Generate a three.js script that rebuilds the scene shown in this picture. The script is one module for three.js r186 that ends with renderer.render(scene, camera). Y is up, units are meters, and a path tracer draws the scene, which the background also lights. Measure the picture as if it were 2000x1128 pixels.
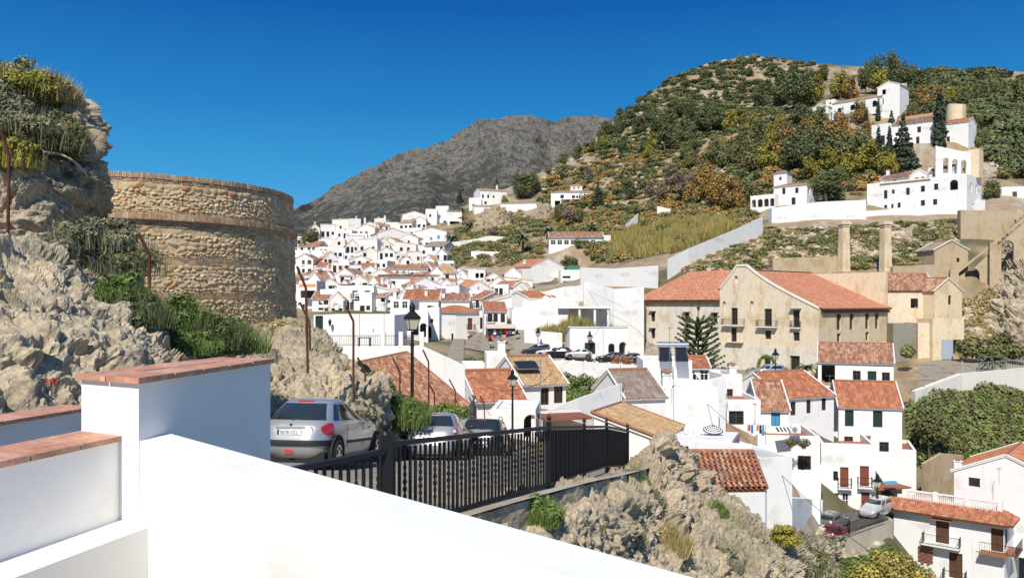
import * as THREE from 'three';
import { mergeGeometries, mergeVertices } from 'three/addons/utils/BufferGeometryUtils.js';
import { ImprovedNoise } from 'three/addons/math/ImprovedNoise.js';

// ---------- camera, sky, sun, exposure ----------
const scene = new THREE.Scene();
const FOCAL = 1600, CX = 1000, HY = 590;                 // lens in pixels of a 2000 x 1128 frame, horizon row
const camera = new THREE.PerspectiveCamera(2 * Math.atan(564 / FOCAL) * 180 / Math.PI, 2000 / 1128, 0.1, 12000);
camera.position.set(0, 0, 0);                            // the eye is the origin; -z is the view direction
camera.setViewOffset(2000, 1128, 0, 564 - HY, 2000, 1128);
const renderer = new THREE.WebGLRenderer({ antialias: true });
renderer.setSize(1024, 577);
renderer.toneMapping = THREE.LinearToneMapping;
renderer.toneMappingExposure = 1.12;
renderer.shadowMap.enabled = true;
{ // clear autumn sky by height above horizon; paled above the view to lift shade
  const w = 64, h = 512, data = new Float32Array(w * h * 4);
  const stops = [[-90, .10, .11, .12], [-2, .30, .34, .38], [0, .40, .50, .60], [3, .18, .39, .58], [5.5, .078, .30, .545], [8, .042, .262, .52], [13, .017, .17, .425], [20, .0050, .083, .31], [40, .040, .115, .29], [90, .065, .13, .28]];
  for (let j = 0; j < h; j++) {
    const e = (j + .5) / h * 180 - 90;
    let k = 0; while (k < stops.length - 2 && e > stops[k + 1][0]) k++;
    const a = stops[k], b = stops[k + 1], t = Math.min(1, Math.max(0, (e - a[0]) / (b[0] - a[0])));
    for (let i = 0; i < w; i++) { const o = (j * w + i) * 4; for (let c = 0; c < 3; c++) data[o + c] = (a[c + 1] + (b[c + 1] - a[c + 1]) * t) * 1.22; data[o + 3] = 1; }
  }
  const sky = new THREE.DataTexture(data, w, h, THREE.RGBAFormat, THREE.FloatType);
  sky.mapping = THREE.EquirectangularReflectionMapping; sky.magFilter = THREE.LinearFilter; sky.minFilter = THREE.LinearFilter; sky.needsUpdate = true;
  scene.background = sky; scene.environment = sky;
}
const SUN_AZ = 196, SUN_EL = 46;                          // degrees clockwise from the view axis: behind the camera, a little left
const sun = new THREE.DirectionalLight(new THREE.Color(1, .95, .86), 4.6);
{
  const a = SUN_AZ * Math.PI / 180, e = SUN_EL * Math.PI / 180;
  sun.position.set(Math.sin(a) * Math.cos(e), Math.sin(e), -Math.cos(a) * Math.cos(e)).multiplyScalar(600).add(new THREE.Vector3(20, -10, -120));
  sun.target.position.set(20, -10, -120);
  sun.castShadow = true; sun.shadow.mapSize.set(4096, 4096);
  Object.assign(sun.shadow.camera, { left: -320, right: 320, top: 260, bottom: -260, near: 1, far: 1600 });
  scene.add(sun, sun.target);
}
// ---------- helpers ----------
const V = (x, y, z) => new THREE.Vector3(x, y, z);
const RAD = Math.PI / 180;
const at = (px, py, d) => V((px - CX) / FOCAL * d, (HY - py) / FOCAL * d, -d);   // a point seen at (px, py), d metres along the view axis
function rng(s) { let a = s >>> 0; return () => { a = (a + 0x6D2B79F5) | 0; let t = Math.imul(a ^ a >>> 15, 1 | a); t = t + Math.imul(t ^ t >>> 7, 61 | t) ^ t; return ((t ^ t >>> 14) >>> 0) / 4294967296; }; }
const PN = new ImprovedNoise();
const noise = (x, y, z = 0) => PN.noise(x + 100.3, y + 57.7, z + 31.1);
function fbm(x, y, z, o = 4) { let s = 0, a = .5, f = 1; for (let i = 0; i < o; i++) { s += a * noise(x * f, y * f, z * f + i * 7.3); a *= .5; f *= 2.03; } return s; }
function ridged(x, y, z, o = 4) { let s = 0, a = .5, f = 1; for (let i = 0; i < o; i++) { s += a * (1 - 2 * Math.abs(noise(x * f, y * f, z * f + i * 5.1))); a *= .5; f *= 2.1; } return s; }
const lerp = (a, b, t) => a + (b - a) * t, clamp = (x, a = 0, b = 1) => Math.min(b, Math.max(a, x));
const smooth = (a, b, x) => { const t = clamp((x - a) / (b - a)); return t * t * (3 - 2 * t); };
const used = {};
function numbered(n) { if (!(n in used)) { used[n] = 0; return n; } used[n]++; return n + '_' + String(used[n]).padStart(3, '0'); }
function norm(g) { let q = g.index ? g.toNonIndexed() : g; for (const k of Object.keys(q.attributes)) if (!['position', 'normal', 'uv', 'color'].includes(k)) q.deleteAttribute(k); if (!q.attributes.normal) q.computeVertexNormals(); if (!q.attributes.uv) q.setAttribute('uv', new THREE.BufferAttribute(new Float32Array(q.attributes.position.count * 2), 2)); q.morphAttributes = {}; return q; }
function merge(list) {
  list = list.map(norm);
  if (list.some(g => g.attributes.color)) for (const g of list) if (!g.attributes.color) g.setAttribute('color', new THREE.BufferAttribute(new Float32Array(g.attributes.position.count * 3).fill(1), 3));
  return list.length === 1 ? list[0] : mergeGeometries(list, false);
}
function boxUV(g) { // uv in metres from the dominant axis of each face
  const p = g.attributes.position, n = g.attributes.normal, uv = new Float32Array(p.count * 2);
  for (let i = 0; i < p.count; i++) {
    const ax = Math.abs(n.getX(i)), ay = Math.abs(n.getY(i)), az = Math.abs(n.getZ(i));
    const x = p.getX(i), y = p.getY(i), z = p.getZ(i);
    if (ay > ax && ay > az) { uv[2 * i] = x; uv[2 * i + 1] = z; } else if (ax > az) { uv[2 * i] = z; uv[2 * i + 1] = y; } else { uv[2 * i] = x; uv[2 * i + 1] = y; }
  }
  g.setAttribute('uv', new THREE.BufferAttribute(uv, 2)); return g;
}
function mesh(name, geos, mat, parent = scene, keepUV = false) { // one named Mesh under parent
  const list = Array.isArray(geos) ? geos : [geos];
  let g = list.length === 1 && keepUV ? list[0] : merge(list); if (!keepUV) boxUV(g);
  const m = new THREE.Mesh(g, mat); m.castShadow = m.receiveShadow = true;
  m.name = parent === scene ? numbered(name) : name; parent.add(m); return m;
}
function tag(o, label, category, group) { o.userData.label = label; o.userData.category = category; if (group) o.userData.group = group; return o; }
function struct(o) { o.userData.kind = 'structure'; return o; }
function thing(name, label, category, pos = [0, 0, 0], turn = 0, group) {
  const o = new THREE.Group(); o.name = numbered(name); scene.add(o);
  if (pos.isVector3) o.position.copy(pos); else o.position.set(...pos);
  o.rotation.y = turn; return tag(o, label, category, group);
}
function copyOf(src, pos, turn, scale, label, group) { const r = src.clone(); r.userData = { ...src.userData }; r.name = numbered(src.name.replace(/_\d{3}$/, '')); r.position.copy(pos); r.rotation.y = turn; if (scale) { if (scale.isVector3) r.scale.copy(scale); else r.scale.setScalar(scale); } if (label) r.userData.label = label; if (group) r.userData.group = group; scene.add(r); return r; }
function box(w, h, d, x = 0, y = 0, z = 0, ry = 0) { const g = new THREE.BoxGeometry(w, h, d); if (ry) g.rotateY(ry); g.translate(x, y, z); return g; }
function cyl(r0, r1, h, x = 0, y = 0, z = 0, n = 10) { const g = new THREE.CylinderGeometry(r0, r1, h, n); g.translate(x, y, z); return g; }  // r0 top, y centre
function ball(r, x, y, z, n = 8) { const g = new THREE.SphereGeometry(r, n, Math.max(4, n - 2)); g.translate(x, y, z); return g; }
function bar(a, b, r, n = 6, r2) { const d = b.clone().sub(a), l = d.length(); const g = new THREE.CylinderGeometry(r2 ?? r, r, l, n); g.translate(0, l / 2, 0); g.applyQuaternion(new THREE.Quaternion().setFromUnitVectors(V(0, 1, 0), d.normalize())); g.translate(a.x, a.y, a.z); return g; }
function tube(pts, r, seg = 20, n = 6) { return new THREE.TubeGeometry(new THREE.CatmullRomCurve3(pts), seg, r, n, false); }
function lathe(prof, n = 12) { return new THREE.LatheGeometry(prof.map(([x, y]) => new THREE.Vector2(x, y)), n); }
function polyPrism(pts, off) { // convex planar polygon swept by off
  const pos = [], n = pts.length, q = pts.map(p => p.clone().add(off));
  const tri = (a, b, c) => pos.push(a.x, a.y, a.z, b.x, b.y, b.z, c.x, c.y, c.z);
  for (let i = 1; i < n - 1; i++) { tri(pts[0], pts[i], pts[i + 1]); tri(q[0], q[i + 1], q[i]); }
  for (let i = 0; i < n; i++) { const j = (i + 1) % n; tri(pts[i], q[i], q[j]); tri(pts[i], q[j], pts[j]); }
  const g = new THREE.BufferGeometry(); g.setAttribute('position', new THREE.Float32BufferAttribute(pos, 3)); g.computeVertexNormals(); return g;
}
const foot = (xz, y0, y1) => polyPrism(xz.map(([x, z]) => V(x, y1, z)), V(0, y0 - y1, 0));   // upright prism on a footprint
function paint(g, fn) { const p = g.attributes.position, c = new Float32Array(p.count * 3), v = V(), n = g.attributes.normal, m = V(); for (let i = 0; i < p.count; i++) { v.fromBufferAttribute(p, i); if (n) m.fromBufferAttribute(n, i); const k = fn(v, m, i); c[3 * i] = k[0]; c[3 * i + 1] = k[1]; c[3 * i + 2] = k[2]; } g.setAttribute('color', new THREE.BufferAttribute(c, 3)); return g; }
function catmull(a, b, c, d, t) { return .5 * (2 * b + (c - a) * t + (2 * a - 5 * b + 4 * c - d) * t * t + (3 * b - a - 3 * c + d) * t * t * t); }
function gridSurface(rows, nu, nv, disp, flat = true) { // smooth sheet through a grid of points, pushed along its normals by disp(p)
  const R = rows.length, C = rows[0].length, pos = new Float32Array((nu + 1) * (nv + 1) * 3), idx = [];
  const P = rows.map(r => r.map(q => q.isVector3 ? q : at(...q)));
  const get = (i, j, k) => P[clamp(i, 0, R - 1)][clamp(j, 0, C - 1)].getComponent(k);
  for (let b = 0; b <= nv; b++) for (let a = 0; a <= nu; a++) {
    const fv = b / nv * (R - 1), fu = a / nu * (C - 1), i = Math.min(R - 2, Math.floor(fv)), j = Math.min(C - 2, Math.floor(fu)), tv = fv - i, tu = fu - j, o = (b * (nu + 1) + a) * 3;
    for (let k = 0; k < 3; k++) { const q = []; for (let m = -1; m < 3; m++) q.push(catmull(get(i + m, j - 1, k), get(i + m, j, k), get(i + m, j + 1, k), get(i + m, j + 2, k), tu)); pos[o + k] = catmull(q[0], q[1], q[2], q[3], tv); }
    if (a < nu && b < nv) { const s = b * (nu + 1) + a; idx.push(s, s + 1, s + nu + 1, s + 1, s + nu + 2, s + nu + 1); }
  }
  const g = new THREE.BufferGeometry(); g.setAttribute('position', new THREE.BufferAttribute(pos, 3)); g.setIndex(idx); g.computeVertexNormals();
  if (disp) {
    const n = g.attributes.normal, v = V(), m = V();
    for (let i = 0; i < pos.length / 3; i++) { v.fromArray(pos, 3 * i); m.fromBufferAttribute(n, i); if (m.dot(v) > 0) m.negate(); const k = disp(v, m); pos[3 * i] += m.x * k; pos[3 * i + 1] += m.y * k; pos[3 * i + 2] += m.z * k; }
    g.computeVertexNormals();
  }
  if (!flat) return g;
  const q = g.toNonIndexed(); q.computeVertexNormals(); return q;
}
const mix3 = (a, b, t) => [lerp(a[0], b[0], t), lerp(a[1], b[1], t), lerp(a[2], b[2], t)];

// ---------- textures and materials ----------
function lattice(seed, n) { const r = rng(seed), a = new Float32Array(n * n); for (let i = 0; i < a.length; i++) a[i] = r(); return (u, v) => { u *= n; v *= n; const x = Math.floor(u), y = Math.floor(v), s = u - x, t = v - y, f = q => q * q * (3 - 2 * q), X = ((x % n) + n) % n, Y = ((y % n) + n) % n, X1 = (X + 1) % n, Y1 = (Y + 1) % n; return lerp(lerp(a[Y * n + X], a[Y * n + X1], f(s)), lerp(a[Y1 * n + X], a[Y1 * n + X1], f(s)), f(t)); }; }
function tfbm(seed, n0, o) { const L = []; for (let i = 0; i < o; i++) L.push(lattice(seed + i * 17, n0 << i)); return (u, v) => { let s = 0, a = .5, w = 0; for (const l of L) { s += a * l(u, v); w += a; a *= .55; } return s / w; }; }
function tex(size, fn, metres, srgb = true) {
  const d = new Uint8Array(size * size * 4);
  for (let j = 0; j < size; j++) for (let i = 0; i < size; i++) { const c = fn(i / size, j / size), o = (j * size + i) * 4; for (let k = 0; k < 3; k++) d[o + k] = clamp(Array.isArray(c) ? c[k] : c) * 255; d[o + 3] = 255; }
  const t = new THREE.DataTexture(d, size, size); t.wrapS = t.wrapT = THREE.RepeatWrapping; t.magFilter = THREE.LinearFilter; t.minFilter = THREE.LinearMipmapLinearFilter; t.generateMipmaps = true;
  if (srgb) t.colorSpace = THREE.SRGBColorSpace; t.repeat.set(1 / metres, 1 / metres); t.needsUpdate = true; return t;
}
const T = {};
{
  const a = tfbm(3, 4, 5), b = tfbm(9, 8, 4), c = tfbm(21, 3, 4), f = tfbm(40, 32, 3);
  T.plaster = tex(512, (u, v) => { const s = smooth(.6, .8, a(u, v)) * .08 + smooth(.62, .85, b(u * 2, v * .25)) * .10 * a(u, v), q = 1 - s - (b(u, v) - .5) * .05; return [q, q * (1 - s * .15), q * (1 - s * .4)]; }, 7);
  T.plasterBump = tex(512, (u, v) => .5 * c(u, v) + .5 * f(u, v), 1.6, false);
  T.stain = tex(512, (u, v) => { const s = smooth(.48, .72, a(u * 2, v)), q = smooth(.55, .75, b(u * 3, v)), w = 1 + (f(u, v) - .5) * .12 - .06 * q; return [w * lerp(1, .93, s), w * lerp(1, .9, s), w * lerp(1, .84, s)]; }, 9);
  T.grit = tex(512, (u, v) => { const q = .9 + (f(u, v) - .5) * .4 + (a(u, v) - .5) * .25; return [q, q * .99, q * .97]; }, 1.5);
  T.gritBump = tex(512, (u, v) => .6 * b(u, v) + .4 * f(u, v), 1.2, false);
  T.clay = tex(256, (u, v) => { const q = .86 + (f(u, v) - .5) * .28 + (b(u, v) - .5) * .25; return [q, q, q]; }, .9);
  T.stoneFloor = tex(512, (u, v) => { const q = .82 + (f(u, v) - .5) * .3 - smooth(.55, .75, a(u, v)) * .18; return [q, q * .98, q * .94]; }, 5);
}
const C3 = (r, g, b) => new THREE.Color().setRGB(r, g, b);
const std = (r, g, b, o = {}) => new THREE.MeshStandardMaterial({ color: C3(r, g, b), roughness: .85, side: THREE.DoubleSide, ...o });
const wash = (r, g, b) => std(r, g, b, { map: T.plaster, bumpMap: T.plasterBump, bumpScale: .006, roughness: .92 });
const M = {
  white: wash(.83, .815, .785), white2: wash(.80, .785, .76), cream: wash(.80, .745, .66), chalk: wash(.81, .80, .785), pale: wash(.82, .79, .75),
  nearWhite: std(.83, .82, .795, { map: T.plaster, bumpMap: T.plasterBump, bumpScale: .004, roughness: .9 }),
  tan: std(.74, .615, .45, { map: T.stain, bumpMap: T.gritBump, bumpScale: .01 }), tan2: std(.74, .60, .41, { map: T.stain, bumpMap: T.gritBump, bumpScale: .01 }), tanPale: std(.70, .64, .53, { map: T.stain, bumpMap: T.gritBump, bumpScale: .01 }),
  ruin: std(.48, .38, .25, { map: T.stain, bumpMap: T.gritBump, bumpScale: .03 }),
  tiles: new THREE.MeshStandardMaterial({ color: 0xffffff, vertexColors: true, roughness: .88, side: THREE.DoubleSide, map: T.clay }),
  terracotta: std(.46, .19, .105, { map: T.clay, roughness: .75 }), brickRed: std(.36, .13, .075, { map: T.clay }),
  glass: std(.018, .022, .026, { roughness: .12 }), nearBlack: std(.014, .014, .014, { roughness: .9 }),  // flat near-black, also the painted shade of wheel wells and rim openings
  woodBrown: std(.10, .045, .022, { roughness: .6 }), woodRed: std(.20, .055, .03, { roughness: .6 }), green: std(.012, .035, .026, { roughness: .5 }), blue: std(.04, .16, .42, { roughness: .5 }), teal: std(.06, .28, .42, { roughness: .6 }),
  iron: std(.014, .014, .016, { roughness: .5, metalness: .2 }), rust: std(.13, .045, .022, { map: T.clay, roughness: .95 }), steel: std(.55, .56, .58, { roughness: .28, metalness: .9 }), grey: std(.25, .25, .25), lightGrey: std(.5, .5, .5), terraceFloor: std(.68, .60, .48, { map: T.stoneFloor }),
  rock: new THREE.MeshStandardMaterial({ color: 0xffffff, vertexColors: true, roughness: .95, side: THREE.DoubleSide, map: T.grit, bumpMap: T.gritBump, bumpScale: .03 }),
  earth: new THREE.MeshStandardMaterial({ color: 0xffffff, vertexColors: true, roughness: 1, side: THREE.DoubleSide }),
  street: std(.46, .41, .34, { map: T.stoneFloor, bumpMap: T.gritBump, bumpScale: .01 }), asphalt: std(.17, .165, .155, { map: T.stoneFloor }), concrete: std(.48, .43, .34, { map: T.stain, bumpMap: T.gritBump, bumpScale: .01 }),
  leaf: new THREE.MeshStandardMaterial({ color: 0xffffff, vertexColors: true, roughness: .75, side: THREE.DoubleSide }), bark: std(.10, .07, .05), wire: std(.05, .05, .05), cloth: std(.75, .70, .60, { side: THREE.DoubleSide }),
  awning: std(.62, .52, .40), orangeCloth: std(.6, .25, .1), red: std(.45, .03, .02), pink: std(.55, .16, .2), greenNet: std(.02, .16, .10), dish: std(.78, .77, .74, { roughness: .6 }),
};
// ---------- clay roofs ----------
const TONES = {
  orange: [[0.640, 0.256, 0.125], [0.563, 0.207, 0.103], [0.717, 0.332, 0.177], [0.512, 0.194, 0.103]],
  old: [[0.538, 0.235, 0.132], [0.640, 0.346, 0.206], [0.422, 0.166, 0.103], [0.666, 0.442, 0.280], [0.486, 0.263, 0.177]],
  tan: [[0.666, 0.415, 0.206], [0.589, 0.332, 0.162], [0.720, 0.511, 0.280], [0.640, 0.456, 0.265]],
  brown: [[0.307, 0.166, 0.118], [0.384, 0.221, 0.162], [0.256, 0.138, 0.103], [0.435, 0.290, 0.221]],
  grey: [[0.422, 0.318, 0.250], [0.358, 0.263, 0.206], [0.486, 0.387, 0.309], [0.384, 0.304, 0.250]],
  rose: [[0.678, 0.283, 0.169], [0.614, 0.235, 0.132], [0.720, 0.346, 0.221], [0.640, 0.263, 0.147]],
};
const PROF = [[[0, 0], [.22, 0], [.34, 1], [.66, 1], [.78, 0], [1, 0]], [[0, 0], [.3, 1], [.7, 1], [1, 0]], [[0, 0], [.5, 1], [1, 0]]];
function tilePatch(O, U, Vv, w, vmax, o) { // barrel tiles in columns up the slope; every tile has its own tone
  const p0 = o.p ?? .25, nc = Math.max(1, Math.round(w / p0)), p = w / nc, r = o.r ?? .42, N = U.clone().cross(Vv).normalize(), prof = PROF[o.lod ?? 0], amp = o.amp ?? .075, R = rng(o.seed ?? 5), tone = TONES[o.tone ?? 'orange'];
  const pos = [], col = [], q = (u, v, n) => [O.x + U.x * u + Vv.x * v + N.x * n, O.y + U.y * u + Vv.y * v + N.y * n, O.z + U.z * u + Vv.z * v + N.z * n];
  for (let i = 0; i < nc; i++) {
    const L = vmax(p * (i + .5)); if (L <= .02) continue; const rows = Math.max(1, Math.ceil(L / r)), jit = (R() - .5) * .06, cb = 1 + (R() - .5) * .12;
    for (let j = 0; j < rows; j++) {
      const va = Math.max(0, j * r + (j ? jit : 0)), vb = Math.min(L, (j + 1) * r + jit + .02), c0 = tone[Math.floor(R() * tone.length)], k = cb * (.88 + R() * .24), c = [c0[0] * k, c0[1] * k, c0[2] * k], lift = .022, wob = (R() - .5) * .02;
      for (let s = 0; s < prof.length - 1; s++) {
        const [t0, n0] = prof[s], [t1, n1] = prof[s + 1];
        const a = q((i + t0) * p + wob, va, n0 * amp + lift), b = q((i + t1) * p + wob, va, n1 * amp + lift), cc = q((i + t1) * p, vb, n1 * amp * .9), d = q((i + t0) * p, vb, n0 * amp * .9);
        pos.push(...a, ...b, ...cc, ...a, ...cc, ...d); for (let z = 0; z < 6; z++) col.push(...c);
        if (j === 0 && (o.lod ?? 0) < 2 && n0 + n1 > 0) { const e0 = q((i + t0) * p + wob, va, -.03), e1 = q((i + t1) * p + wob, va, -.03); pos.push(...a, ...e0, ...e1, ...a, ...e1, ...b); for (let z = 0; z < 6; z++) col.push(...c); }
      }
    }
  }
  const g = new THREE.BufferGeometry(); g.setAttribute('position', new THREE.Float32BufferAttribute(pos, 3)); g.setAttribute('color', new THREE.Float32BufferAttribute(col, 3)); g.computeVertexNormals(); return g;
}
let roofSeed = 11;
function roofPlanes(o, w, dep, h, rise, ov) { // list of {O,U,V,w,L,vmax,poly}
  const P = [], rect = (O, U, Vv, W, L) => P.push({ O, U, V: Vv, w: W, L, vmax: () => L });
  const k = o.roof;
  if (k === 'gx') { const r = dep / 2, a = Math.atan2(rise, r), c = Math.cos(a), s = Math.sin(a), L = (r + ov) / c, y = h - ov * Math.tan(a); rect(V(-w / 2 - .12, y, ov), V(1, 0, 0), V(0, s, -c), w + .24, L); rect(V(w / 2 + .12, y, -dep - ov), V(-1, 0, 0), V(0, s, c), w + .24, L); }
  if (k === 'gz') { const r = w / 2, a = Math.atan2(rise, r), c = Math.cos(a), s = Math.sin(a), L = (r + ov) / c, y = h - ov * Math.tan(a); rect(V(-w / 2 - ov, y, -dep - .12), V(0, 0, 1), V(c, s, 0), dep + .24, L); rect(V(w / 2 + ov, y, .12), V(0, 0, -1), V(-c, s, 0), dep + .24, L); }
  if (k === 'shedF') { const a = Math.atan2(rise, dep), c = Math.cos(a), s = Math.sin(a); rect(V(-w / 2 - .12, h - ov * Math.tan(a), ov), V(1, 0, 0), V(0, s, -c), w + .24, (dep + ov + .1) / c); }
  if (k === 'shedB') { const a = Math.atan2(rise, dep), c = Math.cos(a), s = Math.sin(a); rect(V(w / 2 + .12, h - ov * Math.tan(a), -dep - ov), V(-1, 0, 0), V(0, s, c), w + .24, (dep + ov + .1) / c); }
  if (k === 'shedL') { const a = Math.atan2(rise, w), c = Math.cos(a), s = Math.sin(a); rect(V(-w / 2 - ov, h - ov * Math.tan(a), -dep - .12), V(0, 0, 1), V(c, s, 0), dep + .24, (w + ov + .1) / c); }
  if (k === 'shedR') { const a = Math.atan2(rise, w), c = Math.cos(a), s = Math.sin(a); rect(V(w / 2 + ov, h - ov * Math.tan(a), .12), V(0, 0, -1), V(-c, s, 0), dep + .24, (w + ov + .1) / c); }
  if (k === 'hip') {
    const r = Math.min(w, dep) / 2 + ov, a = Math.atan2(rise, r), c = Math.cos(a), s = Math.sin(a), L = r / c, y = h - ov * Math.tan(a), f = W => u => Math.max(0, Math.min(u, W - u, r)) / c;
    const W1 = w + 2 * ov, D1 = dep + 2 * ov;
    P.push({ O: V(-w / 2 - ov, y, ov), U: V(1, 0, 0), V: V(0, s, -c), w: W1, L, vmax: f(W1), hip: r / c, run: r }, { O: V(w / 2 + ov, y, -dep - ov), U: V(-1, 0, 0), V: V(0, s, c), w: W1, L, vmax: f(W1), run: r },
      { O: V(-w / 2 - ov, y, -dep - ov), U: V(0, 0, 1), V: V(c, s, 0), w: D1, L, vmax: f(D1), run: r }, { O: V(w / 2 + ov, y, ov), U: V(0, 0, -1), V: V(-c, s, 0), w: D1, L, vmax: f(D1), run: r });
  }
  return P;
}
// ---------- windows, doors, balconies ----------
const KINDS = { w: ['window', 'woodBrown', 'glass'], s: ['window', 'woodBrown', 'woodBrown'], g: ['window', 'green', 'green'], d: ['door', 'woodBrown', 'woodBrown'], r: ['door', 'woodRed', 'woodRed'], o: ['opening', 'woodBrown', null], u: ['window', 'blue', 'teal'], B: ['door', 'woodRed', 'woodRed'], D: ['door', 'woodBrown', 'woodBrown'], a: ['opening', 'woodBrown', null], k: ['window', 'white', 'glass'], G: ['door', 'green', 'green'] };
function opening(root, F, cx, cy, w, h, kind, far) { // F: face matrix (x along, y up, z outward); frame with a pane set back in the hole
  const [nm, fm, pm] = KINDS[kind] ?? KINDS.w, back = far ? -.1 : -.17;
  if (!pm) { if (far || kind === 'a') return null; const t = .06; return mesh('door_frame', [box(t, h, .08, cx - w / 2 + t / 2, cy, back), box(t, h, .08, cx + w / 2 - t / 2, cy, back), box(w - 2 * t, t, .08, cx, cy + h / 2 - t / 2, back)].map(g => g.applyMatrix4(F)), M[fm], root); }   // an open porch or arch: the hollow house shows behind
  const pane = box(w + .04, h + .04, .04, cx, cy, back).applyMatrix4(F);
  if (far) return mesh(nm, pane, M[pm], root);
  const t = Math.min(.07, w * .1), fr = [box(t, h, .07, cx - w / 2 + t / 2, cy, back + .06), box(t, h, .07, cx + w / 2 - t / 2, cy, back + .06), box(w - 2 * t, t, .07, cx, cy + h / 2 - t / 2, back + .06), box(w - 2 * t, t, .07, cx, cy - h / 2 + t / 2, back + .06)];
  if (kind !== 'a' && kind !== 'o') fr.push(box(t * .8, h - 2 * t, .05, cx, cy, back + .055));
  if (kind === 'w' || kind === 'k') fr.push(box(w - 2 * t, t * .7, .045, cx, cy + h * .12, back + .05));
  const f = mesh(nm, fr.map(g => g.applyMatrix4(F)), M[fm], root);
  mesh('pane', pane, M[pm], f);
  return f;
}
function balcony(root, F, cx, y, w, out = .7, H = .95, far) {
  const sl = mesh('balcony', box(w, .14, out, cx, y - .07, out / 2).applyMatrix4(F), M.chalk, root), g = [], n = Math.max(3, Math.round(w / (far ? .3 : .14)));
  for (const yy of [.06, H]) { g.push(box(w, .035, .035, cx, y + yy, out - .03)); for (const s of [-1, 1]) g.push(box(.035, .035, out - .06, cx + s * (w / 2 - .02), y + yy, out / 2)); }
  for (let i = 0; i <= n; i++) g.push(box(.018, H, .018, cx - w / 2 + .03 + (w - .06) * i / n, y + H / 2, out - .03));
  const m = Math.max(2, Math.round(out / .14)); for (const s of [-1, 1]) for (let i = 0; i < m; i++) g.push(box(.018, H, .018, cx + s * (w / 2 - .02), y + H / 2, .05 + (out - .1) * i / m));
  mesh('railing', g.map(q => q.applyMatrix4(F)), M.iron, sl); return sl;
}
function wallPanel(pts, holes, t) {
  const s = new THREE.Shape(pts.map(([x, y]) => new THREE.Vector2(x, y)));
  for (const [x, y, w, h, arch] of holes) { const q = new THREE.Path(); q.moveTo(x - w / 2, y - h / 2); q.lineTo(x + w / 2, y - h / 2); if (arch) { q.lineTo(x + w / 2, y + h / 2 - w / 2); q.absarc(x, y + h / 2 - w / 2, w / 2, 0, Math.PI, false); } else { q.lineTo(x + w / 2, y + h / 2); q.lineTo(x - w / 2, y + h / 2); } q.lineTo(x - w / 2, y - h / 2); s.holes.push(q); }
  const g = new THREE.ExtrudeGeometry(s, { depth: t, bevelEnabled: false, curveSegments: 6 }); g.translate(0, 0, -t); return g;
}
function chimney(root, x, y, z, w, h, mat, MX, tone) {
  const g = [box(w, h, w, x, y + h / 2, z), box(w + .12, .07, w + .12, x, y + h + .035, z)], leg = w * .18;
  for (const a of [-1, 1]) for (const b of [-1, 1]) g.push(box(leg, .22, leg, x + a * (w / 2 - leg / 2), y + h + .18, z + b * (w / 2 - leg / 2)));
  g.push(box(w * .5, .2, w * .5, x, y + h + .17, z));
  const c = mesh('chimney', g.map(q => q.applyMatrix4(MX)), mat, root);
  const cap = new THREE.ConeGeometry(w * .85, .25, 4).toNonIndexed(); cap.computeVertexNormals(); cap.rotateY(Math.PI / 4); cap.translate(x, y + h + .41, z); mesh('cap', cap.applyMatrix4(MX), tone ? M.terracotta : mat, c); return c;
}
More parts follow.
